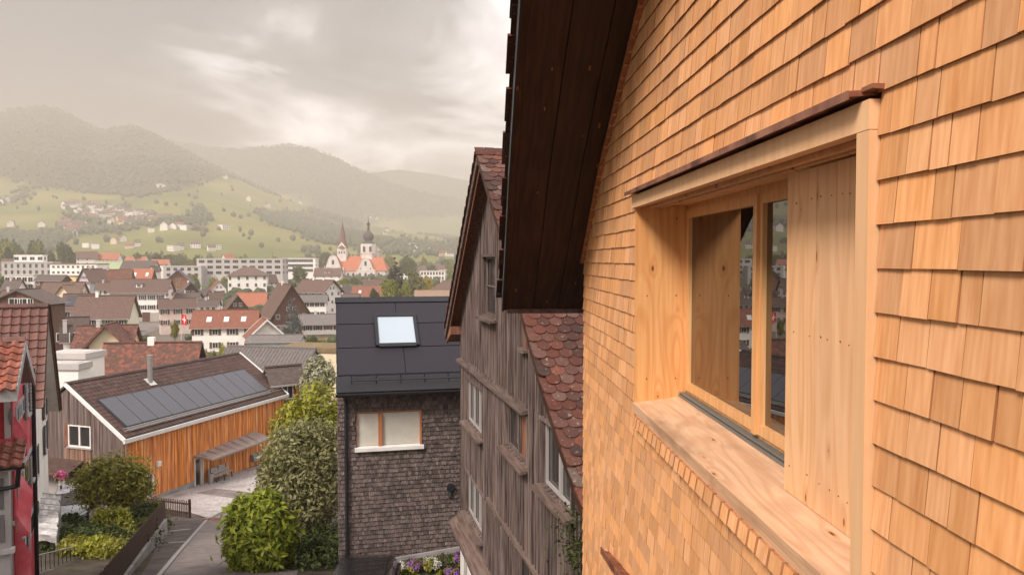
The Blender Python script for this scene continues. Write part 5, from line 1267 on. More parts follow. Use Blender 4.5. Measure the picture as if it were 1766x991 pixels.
        for k in range(dormer):
            x = (k - (dormer - 1) / 2) * 2.6; y = -W2 * .62; sl = (zr - ze) / W2; zz = zr + y * sl
            m = Mb(); m.box(x - .9, x + .9, y, -.2, zz - .3, zz + 1.1); dd = m.build('dormer', M[wall], H); Mb().box(x - 1.15, x + 1.15, y - .3, 0, zz + 1.1, zz + 1.25).build('dormer_roof', M[roof], dd)
            link('window', win_mesh(1.2, .9, fr, 2), dd, (x, y - .02, zz + .1))
    for k in range(balc):
        z = zs[min(k, len(zs) - 1)] - .9 if zs else 3
        Mb().box(-l2 * .9, l2 * .9, -w2 - 1.2, -w2 - .02, z, z + .15).box(-l2 * .9, l2 * .9, -w2 - 1.2, -w2 - 1.12, z + .15, z + 1.0).build('balcony', M['w_wood'] if balc > 1 else M['w_lgrey'], H)
    H['_dim'] = (l2, w2, ze, zr)
    return H
# ---- nearest rows behind the larch house
h7 = house('low house with red and brown mottled tile roof, dark gable and bright orange shutter', 160, 342, 590, 651, 76, 8, .62, 'w_dark', 'r_mix', nf=0, ng=0, chim=0, over=.5)
l2, w2, ze, zr = h7['_dim']; Mb().box(-l2 - .08, -l2 - .01, -1.1, .1, zr - 5.2, zr - 3.3).build('shutter', M['orangeshut'], h7); Mb().box(-.5, .15, -.3, .3, zr - 1.4, zr + .55).build('chimney', M['w_white'], h7)
h = house('flat roofed white modern block beside the brown glazed tile roof', 84, 158, 612, 614, 66, -4, .8, 'w_white', 'w_lgrey', 'flat', nf=0, ng=0, chim=0)
h = house('lower flat roofed white annex in front of the white modern block', 96, 140, 630, 630, 62, -4, .8, 'w_white', 'w_lgrey', 'flat', nf=0, ng=0, chim=0)
h13 = house('low hall with wide ribbed grey metal roof behind the larch house', 352, 560, 598, 654, 74, -14, .7, 'w_lgrey', 'r_grey', nf=0, ng=0, chim=0, over=.3)
l2, w2, ze, zr = h13['_dim']; W2, L2 = w2 + .3, l2 + .3; sl_ = (zr - ze) / W2
for k in range(26):
    x = -L2 + .2 + (2 * L2 - .4) * k / 25
    for y in (-W2,):
        m = Mb(); m.hexa([(x - .05, -W2, ze + .01), (x + .05, -W2, ze + .01), (x + .05, 0, zr + .01), (x - .05, 0, zr + .01), (x - .05, -W2, ze + .07), (x + .05, -W2, ze + .07), (x + .05, 0, zr + .07), (x - .05, 0, zr + .07)]); m.build('roof_rib', M['r_grey'], h13)
house('small dark brown timber house with white framed window at the end of the larch house', 440, 524, 630, 664, 61, 38, .75, 'w_wood', 'r_dark', nf=1, ng=1, shut='redshut', chim=0, over=.5, floors=1)
house('cream house with two crossing brown gable roofs and brown shutters', 118, 232, 560, 600, 100, 12, .75, 'w_cream', 'r_mix', nf=3, ng=2, shut='brownshut', chim=1)
hg = house('cream cross gable wing with red brown roof edge and two brown shuttered windows', 136, 226, 560, 604, 97, -78, 1.15, 'w_cream', 'r_mix', nf=0, ng=2, shut='brownshut', chim=0, over=.7, verge='r_mix')
house('small white house with dark brown roof, skylight and green shutters', 86, 150, 546, 582, 122, 20, .8, 'w_white', 'r_dark', nf=3, ng=2, shut='greenshut', chim=0)
hd = house('dark brown timber gable with two white windows above the glazed tile roof', -16, 96, 499, 522, 112, 88, 1.7, 'w_wood', 'r_dark', nf=0, ng=0, over=.5, chim=0)
l2, w2, ze, zr = hd['_dim']
for yy_, ww in ((-.2, 1.7), (1.0, 1.5), (2.2, .9)): link('window', win_mesh(ww, 1.3), hd, (-l2 - .03, -yy_ + .4, zr - 2.6), rot=(0, 0, R(-90)))
house('large house with plain brown roof, pale gable and green shutters', 124, 228, 509, 550, 140, 6, .62, 'w_pale', 'r_brown', nf=4, ng=0, shut='greenshut', chim=1, chs='w_white')
hs4 = house('brown roofed house with blue solar panel on its steep roof', 100, 168, 506, 536, 155, 10, .8, 'w_white', 'r_brown', nf=4, ng=1, chim=0)
l2, w2, ze, zr = hs4['_dim']; sl_ = (zr - ze) / (w2 + .5); Mb().hexa([(-2.6, -w2 * .9, zr - w2 * .9 * sl_ + .03), (0, -w2 * .9, zr - w2 * .9 * sl_ + .03), (0, -w2 * .2, zr - w2 * .2 * sl_ + .03), (-2.6, -w2 * .2, zr - w2 * .2 * sl_ + .03), (-2.6, -w2 * .9, zr - w2 * .9 * sl_ + .15), (0, -w2 * .9, zr - w2 * .9 * sl_ + .15), (0, -w2 * .2, zr - w2 * .2 * sl_ + .15), (-2.6, -w2 * .2, zr - w2 * .2 * sl_ + .15)]).build('solar_panel', M['solar'], hs4)
house('yellow beige house with brown roof and small gable dormer', 66, 142, 486, 514, 185, 8, .8, 'w_cream', 'r_brown', nf=3, ng=2, chim=0, shut=None)
house('yellow beige cross gable standing between dark brown roofs', 92, 132, 491, 512, 175, 84, 1.1, 'w_cream', 'r_tan', nf=0, ng=2, chim=0, over=.6)
house('cream house with brown roof and brown shutters near the red flag', 262, 336, 514, 532, 195, 28, .62, 'w_pink', 'r_brown', nf=3, ng=2, shut='brownshut', chim=1, w=1.1)
wr = house('long white house with clean red tile roof and white roof windows', 322, 446, 534, 566, 158, 10, .6, 'w_white', 'r_red', nf=4, ng=3, shut='brownshut', chim=0, sky=3, w=1.2)
house('white cross wing with red tile roof and white chalet bargeboards', 402, 497, 552, 584, 146, -66, .9, 'w_white', 'r_red', nf=2, ng=2, shut='brownshut', chim=0, verge='white', over=.9, w=1.5)
house('low light blue workshop with flat brown roof', 420, 522, 577, 589, 118, 6, .7, 'w_blue', 'r_grey', over=.3, nf=0, ng=0, chim=0)
house('long low building with flat moss covered roof and pale edge', 478, 600, 603, 603, 92, -8, .8, 'w_cream', 'r_moss', 'flat', nf=0, ng=0, chim=0)
cb = house('cream house with grey solar roof and orange shuttered bay', 502, 600, 541, 560, 178, 16, .8, 'w_cream', 'r_grey', nf=4, ng=3, shut='brownshut', chim=1, over=1.0, balc=1)
bb = house('big dark timber barn house with steep brown roof and stone base', 432, 538, 489, 548, 190, -55, 1.0, 'w_wood', 'r_brown', nf=0, ng=3, base='w_stone', chim=1, over=1.0, chs='w_white')
house('white apartment house with wooden balconies and dark brown roof', 500, 590, 482, 505, 255, -28, .75, 'w_white', 'r_brown', nf=4, ng=3, chim=2, balc=3, over=1.0, chs='w_white')
house('low grey roofed wing with big windows under the balcony house', 508, 566, 508, 520, 235, 8, .7, 'w_white', 'r_grey', nf=5, ng=2, chim=0, w=1.5)
house('brown house with dark gable and white window behind the red tile roof', 372, 432, 509, 536, 208, -62, .9, 'w_wood', 'r_brown', nf=0, ng=2, chim=0, over=.8)
house('low house with faded orange tile roof', 404, 460, 504, 528, 270, 5, .7, 'w_white', 'r_orange', nf=3, ng=0, chim=0)
rg = house('long white house with red shutters, grey shutters and stone ground floor', 186, 292, 481, 505, 236, 7, .5, 'w_white', 'r_brown', nf=0, ng=2, base='w_stone', chim=0, over=.7, shut='redshut', floors=2, dormer=1)
l2, w2, ze, zr = rg['_dim']
for k in range(6):
    put_windows(rg, ((0, -w2 - .04), (1, 0), 0), [-l2 + 1.7 + (2 * l2 - 3.4) * k / 5], [ze - 2.2, ze - 5.2], 1.2, 1.4, 'redshut' if k < 3 else 'shutter')
Mb().box(1.2, 3.4, -w2 - .12, -w2 - .02, 0, 2.9).build('garage_door', M['w_wood'], rg)
house('brown timber gable with curved dark roof behind the cream house', 288, 352, 488, 512, 262, -60, .9, 'w_wood', 'r_dark', nf=0, ng=3, chim=1, over=.9, chs='w_white')
bl = house('orange timber chalet gable with pale blue bargeboards', 268, 336, 465, 489, 330, -70, .95, 'w_owood', 'r_brown', nf=0, ng=3, chim=1, verge='blueboard', over=1.2)
house('white villa with brown hipped roof, two chimneys and dormer', 384, 464, 460, 475, 400, 14, .75, 'w_white', 'r_brown', 'hip', nf=5, ng=3, chim=1, w=1.3, h=1.9, fh=3.6, over=.8)
house('small white gable house left of the white villa', 353, 392, 484, 500, 330, -62, .9, 'w_white', 'r_red', nf=0, ng=2, chim=0, over=.5)
house('pale blue rendered house with dark brown roof', 130, 178, 463, 486, 270, 66, .9, 'w_blue', 'r_brown', nf=0, ng=2, chim=1, over=.7, shut='redshut')
house('brown timber house with long brown roof beside the pale blue house', 158, 226, 464, 490, 285, 10, .6, 'w_owood', 'r_mix', nf=5, ng=0, chim=1)
house('house with bright new orange tile roof', 220, 264, 463, 482, 300, 6, .7, 'w_wood', 'r_orange', nf=3, ng=0, chim=0, sky=2)
house('long modern grey apartment block with glazed balconies', 342, 490, 446, 449, 470, 4, .3, 'w_lgrey', 'w_lgrey', 'flat', nf=10, ng=2, chim=0, w=3.4, h=1.8, fh=3.4, floors=3, fr='w_grey', cat='building', name='apartment_block', bars=2, w0=3)
house('lower grey wing of the modern apartment block', 284, 350, 459, 461, 462, 4, .5, 'w_lgrey', 'w_lgrey', 'flat', nf=5, ng=0, chim=0, w=2.2, h=1.9, fh=3.4, floors=2, fr='w_grey', cat='building', name='apartment_block', w0=3)
house('grey apartment block with tall narrow windows and white penthouse', 5, 92, 452, 454, 395, 12, .5, 'w_lgrey', 'w_lgrey', 'flat', nf=8, ng=3, chim=0, w=1.2, h=2.1, fh=3.3, floors=3, fr='w_grey', cat='building', name='apartment_block', w0=2)
house('white rooftop flat on top of the grey apartment block', 26, 74, 440, 443, 402, 12, .5, 'w_white', 'w_white', 'flat', nf=4, ng=1, chim=0, w=2.4, h=1.8, floors=1, zg=-8, cat='building', name='penthouse')
house('white house with wide glazed balconies below the grey apartments', 12, 62, 474, 476, 290, 3, .6, 'w_white', 'w_lgrey', 'flat', nf=5, ng=0, chim=0, w=1.8, h=1.8, balc=1, floors=2)
house('long brown timber shed with low sloping roof', 58, 116, 474, 484, 265, -8, .5, 'w_wood', 'r_dark', nf=1, ng=0, chim=0, floors=1)
house('long white workshop with brown flat roof and row of small windows', 88, 178, 455, 459, 380, -6, .4, 'w_white', 'r_tan', 'flat', nf=9, ng=0, chim=0, floors=2, w=1.4, cat='building', w0=2)
house('yellow rendered low building in front of the long white workshop', 78, 138, 476, 478, 330, -6, .4, 'w_yellow', 'r_tan', 'flat', nf=0, ng=0, chim=0, cat='building')
house('light green and grey industrial hall', 166, 216, 450, 452, 500, 2, .6, 'w_green', 'w_lgrey', 'flat', nf=0, ng=0, chim=0, cat='building')
house('white villa with brown roof and curved gable on the edge of the valley', 124, 168, 433, 446, 585, 30, .8, 'w_white', 'r_brown', nf=3, ng=3, chim=1)
house('long house with orange red roof next to the curved gable villa', 162, 206, 436, 448, 595, 6, .6, 'w_white', 'r_orange', nf=6, ng=0, chim=0, sky=0)
house('long house with dark brown roof behind the new orange roof', 208, 268, 449, 467, 440, 3, .7, 'w_beige', 'r_dark', nf=5, ng=0, chim=1)
house('small white gabled house with round window behind the orange roof', 254, 274, 458, 468, 400, 70, 1.0, 'w_white', 'r_dark', nf=0, ng=1, chim=0)
house('cream office block with tall windows near the church', 488, 546, 445, 447, 640, 3, .5, 'w_white', 'w_lgrey', 'flat', nf=12, ng=2, chim=1, w=2.0, h=2.6, fh=4, floors=3, cat='building', name='office_block', w0=3)
house('low house with twin white gables left of the church', 540, 590, 462, 476, 560, 4, .6, 'w_white', 'r_brown', nf=4, ng=0, chim=0, dormer=2)
house('small chapel annex with orange roof in front of the church', 562, 592, 467, 475, 700, 10, .8, 'w_cream', 'r_orange', nf=2, ng=1, chim=0)
house('house with bright red tile roof and three roof windows below the church', 604, 662, 493, 512, 300, 4, .7, 'w_white', 'r_red', nf=4, ng=0, chim=0, sky=2)
house('brown roofed house partly hidden by the red roof', 570, 612, 494, 508, 315, 50, .8, 'w_beige', 'r_dark', nf=2, ng=2, chim=1)
house('small dark house beside the pale trees below the church', 622, 660, 482, 494, 380, 12, .7, 'w_beige', 'r_brown', nf=2, ng=1, chim=1)
house('wide hipped brown roof at the edge of the old timber house', 738, 800, 484, 503, 290, -4, .8, 'w_yellow', 'r_brown', 'hip', nf=3, ng=0, chim=1, chs='w_pink')
house('low brown roof in front of the hipped roof', 712, 780, 500, 510, 262, 5, .6, 'w_yellow', 'r_tan', nf=3, ng=0, chim=0)
house('white school building with tall windows behind the gold tree', 724, 768, 467, 469, 690, 2, .5, 'w_white', 'w_lgrey', 'flat', nf=8, ng=0, chim=0, w=1.8, h=2.8, fh=4.2, floors=3, cat='building', name='school_building', w0=2)
house('long white building behind the tall conifer', 690, 732, 469, 471, 720, 2, .5, 'w_white', 'w_lgrey', 'flat', nf=7, ng=0, chim=0, w=1.8, h=2.4, fh=4, floors=2, cat='building', w0=2)
# dark roofs tucked between the larger ones
FILL = [(334, 362, 498, 510, 300, 20, 'r_dark', 'w_wood', 'small dark timber house beside the little white gable'), (352, 384, 502, 516, 262, 40, 'r_brown', 'w_white', 'brown roofed house with white dormers in the middle of town'),
        (338, 378, 516, 528, 232, 6, 'r_dark', 'w_white', 'grey brown roof with pale wall behind the red flag'), (160, 200, 486, 500, 240, 14, 'r_brown', 'w_white', 'brown roof touching the long red shuttered house'),
        (0, 40, 482, 500, 205, -10, 'r_dark', 'w_white', 'dark roofed house at the picture edge below the balcony house'), (0, 30, 500, 515, 170, 5, 'r_brown', 'w_beige', 'brown roof behind the dark timber gable'),
        (300, 345, 504, 514, 245, 5, 'r_dark', 'w_stone', 'low dark roof behind the cream house'),
        (60, 92, 520, 540, 150, 10, 'r_brown', 'w_white', 'brown roof between dark gable and solar panel roof'), (446, 478, 473, 488, 420, 50, 'r_brown', 'w_white', 'small white gable right beside the white villa'),
        (0, 30, 446, 466, 520, 8, 'r_brown', 'w_grey', 'large brown roof behind the grey apartments'), (216, 252, 442, 450, 640, 4, 'r_orange', 'w_white', 'distant house with faded orange roof'),
        (258, 292, 447, 456, 560, 10, 'r_orange', 'w_white', 'low orange roofs behind the lower grey wing'), (380, 404, 438, 446, 620, 55, 'r_orange', 'w_white', 'small orange roofed house above the grey apartments'),
        (664, 700, 492, 506, 330, 8, 'r_brown', 'w_white', 'brown roof hidden behind the round green tree'), (96, 122, 560, 590, 108, 30, 'r_dark', 'w_white', 'small dark roofed shed beside the cream cross gable'),
        (572, 620, 506, 520, 270, 2, 'r_dark', 'w_white', 'dark roof just above the black solar roof')]
for (a, b, yr, ye, D, ro, rf_, wl, lb_) in FILL: house(lb_, a, b, yr, ye, D, ro, .7, wl, rf_, nf=3, ng=2 if ro > 15 else 0, chim=1 if D < 400 else 0)
# yard between the houses
wsheet('town_yard', [((228 - CX) / F_PX * 232, 205), ((292 - CX) / F_PX * 205, 188), ((300 - CX) / F_PX * 235, 232), ((215 - CX) / F_PX * 235, 235)], M['asphalt'], .05)
# flag
q = at(312, 545, 150); FP = thing('flagpole', 'white pole flying a red flag with white cross beside the cream house', 'flag', (q.x, q.y, gz(150))); zt_ = at(311, 541, 150).z - gz(150); zb_ = 0
Mb().tube((0, 0, 0), (0, 0, zt_), .06, .04).build('pole', M['white'], FP)
m = Mb(); S_ = (at(322, 545, 150).x - q.x); H_ = zt_ - (at(311, 558, 150).z - gz(150)); n = 12
def fl(u, v): return (.06 + S_ * u, .25 * math.sin(u * 5) * u, zt_ - H_ * v - .35 * u)
for i in range(n):
    for j in range(n):
        u0, u1, v0_, v1_ = i / n, (i + 1) / n, j / n, (j + 1) / n; uc, vc = (u0 + u1) / 2, (v0_ + v1_) / 2
        wh = (abs(uc - .5) < .11 and abs(vc - .5) < .33) or (abs(vc - .5) < .11 and abs(uc - .5) < .33)
        m.face([fl(u0, v0_), fl(u1, v0_), fl(u1, v1_), fl(u0, v1_)], 1 if wh else 0, .5)
m.build('cloth', [M['flagred'], M['white']], FP)
# ------------------------------------------------------------------ church
CD = 780.0; K = CD / F_PX
cb0 = Vector(((612 - CX) * K, CD, -19)); CHH = thing('church', 'cream baroque church with orange roof, pointed spire and onion domed tower', 'church', cb0)
def cxy(px): return (px - 612) * K
def cz(py): return at(612, py, CD).z + 19
zb0 = 0; ze_c, zr_c = cz(467), cz(441)
dp = 13
Mb().box(cxy(574), cxy(664), 1, dp * 2, 0, ze_c).build('wall', M['church'], CHH)
m = Mb(); yl, yr_ = cxy(570), cxy(668)
m.face([(yl, 0, ze_c), (yr_, 0, ze_c), (cxy(655), dp, zr_c), (cxy(575), dp, zr_c)]); m.face([(yr_, 0, ze_c), (yr_, 2 * dp + 1, ze_c), (cxy(655), dp, zr_c)]); m.face([(yl, 2 * dp + 1, ze_c), (yl, 0, ze_c), (cxy(575), dp, zr_c)]); m.face([(yr_, 2 * dp + 1, ze_c), (yl, 2 * dp + 1, ze_c), (cxy(575), dp, zr_c), (cxy(655), dp, zr_c)])
m.face([(yl, 0, ze_c), (yl, 2 * dp + 1, ze_c), (yr_, 2 * dp + 1, ze_c), (yr_, 0, ze_c)]); m.build('roof', M['churchroof'], CHH)
def bgable(pc_, hw, top, y0):
    """curved baroque gable centred at pixel pc_"""
    x = cxy(pc_); hwm = hw * K; z0 = ze_c; zt = cz(top); H = zt - z0
    pr = [(1, -.0), (1, .05), (.86, .10), (.72, .22), (.60, .45), (.50, .66), (.42, .80), (.28, .93), (.12, .99), (0, 1)]
    pts = [(x - hwm * a, z0 + H * b) for a, b in pr] + [(x + hwm * a, z0 + H * b) for a, b in pr[-2::-1]]
    Mb().prism([(x - hwm, 0)] + pts + [(x + hwm, 0)], 1, y0, y0 + 1.2).build('gable', M['church'], CHH)
    # roof body behind it
    r = Mb(); ps = [(x + (px - x) * .96, pz - .5) for px, pz in pts]
    r.prism([(ps[0][0], z0)] + ps + [(ps[-1][0], z0)], 1, y0 + 1.25, dp + 2); r.build('gable_roof', M['churchroof'], CHH)
    tr_ = Mb()
    for (a, b) in zip(pts, pts[1:]): tr_.hexa([(a[0], y0 - .25, a[1] - .5), (b[0], y0 - .25, b[1] - .5), (b[0], y0 - .01, b[1] - .5), (a[0], y0 - .01, a[1] - .5), (a[0], y0 - .25, a[1] + .15), (b[0], y0 - .25, b[1] + .15), (b[0], y0 - .01, b[1] + .15), (a[0], y0 - .01, a[1] + .15)])
    tr_.box(x - hwm, x + hwm, y0 - .3, y0 - .01, z0 - .4, z0 + .2); tr_.build('moulding', M['w_pink'], CHH)
    for (wx_, wz_, ww, wh_) in ((0, z0 + H * .42, 2.0, 4.2), (-hwm * .5, z0 + H * .14, 1.1, 1.1), (hwm * .5, z0 + H * .14, 1.1, 1.1)):
        mm = Mb(); mm.box(x + wx_ - ww / 2 - .3, x + wx_ + ww / 2 + .3, y0 - .15, y0 - .01, wz_ - .3, wz_ + wh_ + .3, 0); mm.box(x + wx_ - ww / 2, x + wx_ + ww / 2, y0 - .2, y0 - .151, wz_, wz_ + wh_, 1); mm.build('window', [M['w_lgrey'], M['pane']], CHH)
bgable(575, 18, 440, -1.5); bgable(631, 17, 445, -1.5)
def arched(x, z, w_, h_, y, par=CHH):
    n = 8; pts = [(x - w_ / 2, z)] + [(x - w_ / 2 * math.cos(math.pi * k / n), z + h_ + w_ / 2 * math.sin(math.pi * k / n)) for k in range(n + 1)] + [(x + w_ / 2, z)]
    mm = Mb(); mm.prism(pts, 1, y - .12, y - .01, 0); o = mm.build('window', M['pane'], par)
    Mb().prism([(x - w_ / 2 - .35, z - .4)] + [(x - (w_ / 2 + .35) * math.cos(math.pi * k / n), z + h_ + (w_ / 2 + .35) * math.sin(math.pi * k / n)) for k in range(n + 1)] + [(x + w_ / 2 + .35, z - .4)], 1, y - .08, y - .005).build('window_surround', M['w_lgrey'], o)
for p_ in (600, 609, 621, 631, 641, 653, 567, 575, 583): arched(cxy(p_), ze_c * .30, 2.2, ze_c * .32, -1.5 if 613 < p_ < 649 or p_ < 592 else 1)
for p_ in (604.5, 615, 647, 658): Mb().box(cxy(p_) - .5, cxy(p_) + .5, -1.9 if 612 < p_ < 650 else .5, .99, 0, ze_c).build('pilaster', M['w_pink'], CHH)
# pointed spire tower
x = cxy(586.5); r_ = 4.6; zt_ = cz(427); Mb().box(x - r_, x + r_, dp - r_, dp + r_, 0, zt_).build('tower', M['church'], CHH)
for sx in (-1, 0, 1): arched(x + sx * 2.6, cz(437), 1.1, 2.0, dp - r_)
for d__ in ((0, -1),): Mb().prism([(x - r_, zt_), (x + r_, zt_), (x, zt_ + 6)], 1, dp - r_ - .1, dp - r_ + .5).build('tower_gable', M['church'], CHH)
m = Mb(); m.lathe([(.01, 0), (.75, 0), (.75, .3), (.01, .3)], (0, 0, 0), 20); 
Mb().tube((x, dp - r_ - .4, zt_ + 1.3), (x, dp - r_ - .12, zt_ + 1.3), 1.3, n=20).build('clock_face', M['r_orange'], CHH)
sp8 = Mb(); sp8.lathe([(r_ * 1.42, zt_ - .3), (r_ * 1.05, zt_ + 2.5), (r_ * .70, zt_ + 9), (r_ * .35, zt_ + 19), (.05, cz(380))], (x, dp, 0), 8); sp8.build('spire', M['spire'], CHH)
Mb().tube((x, dp, cz(381)), (x, dp, cz(375)), .12).build('finial', M['gilt'], CHH)
# onion tower
x = cxy(630.5); r_ = 7.2; zt_ = cz(420); q_ = [(x + r_ * a, dp + 4 + r_ * b) for a, b in ((-1, -.62), (-.62, -1), (.62, -1), (1, -.62), (1, .62), (.62, 1), (-.62, 1), (-1, .62))]
Mb().prism(q_, 2, 0, zt_).build('tower', M['church'], CHH)
for sx in (-1, 1): arched(x + sx * 3.2, cz(434), 2.3, 4.5, dp + 4 - r_)
Mb().box(x - r_ - .3, x + r_ + .3, dp + 4 - r_ - .4, dp + 4 + r_, cz(435) - 1, cz(435) - .4).build('moulding', M['w_pink'], CHH)
cu = Mb(); prf = [(r_ * 1.02, zt_ - .2), (r_ * .80, zt_ + 1.6), (r_ * .55, zt_ + 2.6), (r_ * .52, zt_ + 3.4), (r_ * .70, zt_ + 5.0), (r_ * .78, zt_ + 7.4), (r_ * .72, zt_ + 9.6), (r_ * .5, zt_ + 11.6), (r_ * .26, zt_ + 13.2), (r_ * .17, zt_ + 15), (r_ * .22, zt_ + 15.6), (r_ * .22, zt_ + 16), (r_ * .12, zt_ + 16.2)]
cu.lathe(prf, (x, dp + 4, 0), 20); cu.build('onion_dome', M['onion'], CHH, smooth=True)
lt = Mb(); lt.lathe([(r_ * .16, zt_ + 16), (r_ * .16, zt_ + 19.5), (r_ * .25, zt_ + 19.6), (r_ * .28, zt_ + 20.6), (r_ * .12, zt_ + 22.2), (r_ * .05, zt_ + 24), (.05, cz(374))], (x, dp + 4, 0), 12); lt.build('lantern', M['onion'], CHH, smooth=True)
Mb().box(x - .9, x + .9, dp + 3.9, dp + 4.1, cz(374) - .2, cz(374) + .1).box(x - .12, x + .12, dp + 3.88, dp + 4.12, cz(376), cz(370)).build('cross', M['gilt'], CHH)
x = cxy(650); Mb().lathe([(2, zr_c - 6), (2, zr_c + 1.5), (1.6, zr_c + 1.6), (1.6, zr_c + 4.6), (2.4, zr_c + 4.7), (2.2, zr_c + 6), (.5, zr_c + 7.2), (.05, zr_c + 10)], (x, dp, 0), 10).build('ridge_turret', M['w_grey'], CHH)
for p_ in (560, 592): Mb().lathe([(.9, ze_c), (.9, ze_c + 2), (.5, ze_c + 2.4), (.05, ze_c + 6)], (cxy(p_), -.6, 0), 8).build('pinnacle', M['church'], CHH)
for o_ in list(bpy.data.objects):
    if '_dim' in o_: del o_['_dim']
# ------------------------------------------------------------------ hills
rs = np.random.RandomState(5)
_perm = rs.rand(256, 256)
def vnoise(x, y):
    x = np.asarray(x, float); y = np.asarray(y, float); xi = np.floor(x).astype(int); yi = np.floor(y).astype(int); fx, fy = x - xi, y - yi
    fx = fx * fx * (3 - 2 * fx); fy = fy * fy * (3 - 2 * fy); g = lambda a, b: _perm[a % 256, b % 256]
    return (g(xi, yi) * (1 - fx) + g(xi + 1, yi) * fx) * (1 - fy) + (g(xi, yi + 1) * (1 - fx) + g(xi + 1, yi + 1) * fx) * fy
def fbm(x, y, n=5):
    s = 0; a = 1; t = 0
    for k in range(n): s = s + a * vnoise(x * 2 ** k + 17 * k, y * 2 ** k + 31 * k); t += a; a *= .5
    return s / t
def H_(y): return (448.5 - y) / F_PX        # height per metre of distance
RID = {0: (1950, [(-1400, 380), (-700, 352), (-300, 346), (0, 348), (60, 346), (120, 342), (200, 346), (300, 336), (400, 356), (450, 372), (500, 388), (600, 402), (700, 409), (800, 418), (1000, 426), (1700, 430), (3000, 432)]),
       1: (3000, [(-1400, 240), (-700, 215), (-400, 190), (-100, 204), (0, 197), (40, 190), (80, 186), (110, 193), (150, 214), (185, 229), (205, 222), (235, 220), (265, 233), (300, 250), (350, 277), (400, 300), (450, 324), (500, 346), (560, 367), (620, 386), (700, 402), (900, 420), (1700, 430), (3000, 432)]),
       2: (4200, [(-1400, 300), (0, 262), (250, 248), (300, 245), (330, 250), (365, 255), (400, 258), (450, 255), (500, 251), (540, 257), (570, 268), (600, 284), (640, 303), (680, 318), (720, 330), (800, 345), (900, 358), (1200, 372), (1700, 380), (3000, 390)]),
       3: (5300, [(-1400, 330), (0, 320), (600, 305), (650, 297), (690, 292), (720, 296), (750, 300), (800, 310), (883, 326), (1100, 345), (1700, 350), (3000, 360)])}
def ridge(k, px):
    d, P = RID[k]; return d, np.interp(px, [p[0] for p in P], [p[1] for p in P])
def hill_z(px, D):
    px = np.asarray(px, float); D = np.asarray(D, float)
    (d0, y0), (d1, y1), (d2, y2), (d3, y3) = [ridge(k, px) for k in range(4)]
    z0, z1, z2, z3 = H_(y0) * d0, H_(y1) * d1, H_(y2) * d2, H_(y3) * d3
    sm = lambda t: np.clip(t, 0, 1) ** 2 * (3 - 2 * np.clip(t, 0, 1))
    st = lambda a, b: np.clip((D - a) / (b - a), 0, 1)
    z = -19 + (z0 + 19) * st(950, d0) ** 1.25
    z = np.where(D > d0, z0 + (z1 - z0) * st(d0, d1) ** 1.15, z)
    v1 = np.minimum(z1, z2) * .62; z = np.where(D > d1, np.where(D < 3500, z1 + (v1 - z1) * sm(st(d1, 3500)), v1 + (z2 - v1) * st(3500, d2)), z)
    v2 = np.minimum(z2, z3) * .65; z = np.where(D > d2, np.where(D < 4650, z2 + (v2 - z2) * sm(st(d2, 4650)), v2 + (z3 - v2) * st(4650, d3)), z)
    z = np.where(D > d3, z3 * (1 - .6 * st(d3, 6200)), z)
    x = (px - CX) / F_PX * D
    amp = np.clip((D - 1000) / 900, 0, 1) * np.clip(z / 120, .15, 1) * 46
    nr = np.minimum.reduce([np.abs(D - d) for d in (d0, d1, d2, d3)]); amp = amp * np.clip(nr / 260, .12, 1)
    return z + amp * (fbm(x / 330, D / 330, 5) - .5) * 1.6
def forest_f(px, D, z):
    x = (px - CX) / F_PX * D; ys = 448.5 - z / D * F_PX
    n = fbm(x / 300 + 5, D / 420 + 9, 6) * .8 + fbm(x / 70, D / 160, 3) * .2
    base = np.interp(ys, [180, 285, 312, 345, 395, 430, 450], [.95, .84, .60, .47, .50, .50, .45])
    base = np.where((D > 3100), np.interp(ys, [200, 320, 350, 390, 440], [.95, .80, .56, .46, .42]), base)
    # open meadows
    def blob(cx_, cy_, rx, ry, k): return k * np.exp(-((px - cx_) / rx) ** 2 - ((ys - cy_) / ry) ** 2)
    base = base - blob(380, 340, 90, 24, .35) - blob(480, 352, 90, 12, .3) - blob(60, 385, 90, 14, .25) - blob(150, 340, 70, 8, .15) - blob(400, 425, 70, 14, .3) - blob(240, 412, 90, 8, .25) - blob(700, 400, 90, 18, .3)
    base = base + blob(345, 362, 25, 18, .35) + blob(35, 425, 60, 16, .3) + blob(270, 382, 60, 8, .15) + blob(560, 385, 70, 30, .18) + blob(230, 305, 160, 20, .25)
    return np.clip((base - n) * 7 + .5, 0, 1)
pxs = np.linspace(-1500, 3300, 420); Ds = np.concatenate([np.linspace(899, 1000, 3), np.linspace(1020, 3300, 120), np.linspace(3330, 6200, 62)])
PX_, DD_ = np.meshgrid(pxs, Ds); Z_ = hill_z(PX_, DD_); Z_[0, :] = -19.3; X_ = (PX_ - CX) / F_PX * DD_
FO = forest_f(PX_, DD_, Z_)
V_ = np.stack([X_, DD_, Z_], -1).reshape(-1, 3); nr_, nc_ = PX_.shape
ii = (np.arange(nr_ - 1)[:, None] * nc_ + np.arange(nc_ - 1)[None]).ravel()
me = bpy.data.meshes.new('hills'); me.from_pydata(V_.tolist(), [], np.stack([ii, ii + 1, ii + nc_ + 1, ii + nc_], 1).tolist())
a_ = me.attributes.new('forest', 'FLOAT', 'POINT'); a_.data.foreach_set('value', FO.ravel()); me.polygons.foreach_set('use_smooth', [True] * len(me.polygons))
hm = bpy.data.materials.new('hillside'); hm.use_nodes = True; t = hm.node_tree; n = t.nodes; l = t.links; p = n['Principled BSDF']; p.inputs['Roughness'].default_value = 1; p.inputs['Specular IOR Level'].default_value = 0
an = n.new('ShaderNodeAttribute'); an.attribute_name = 'forest'; tcn = n.new('ShaderNodeTexCoord')
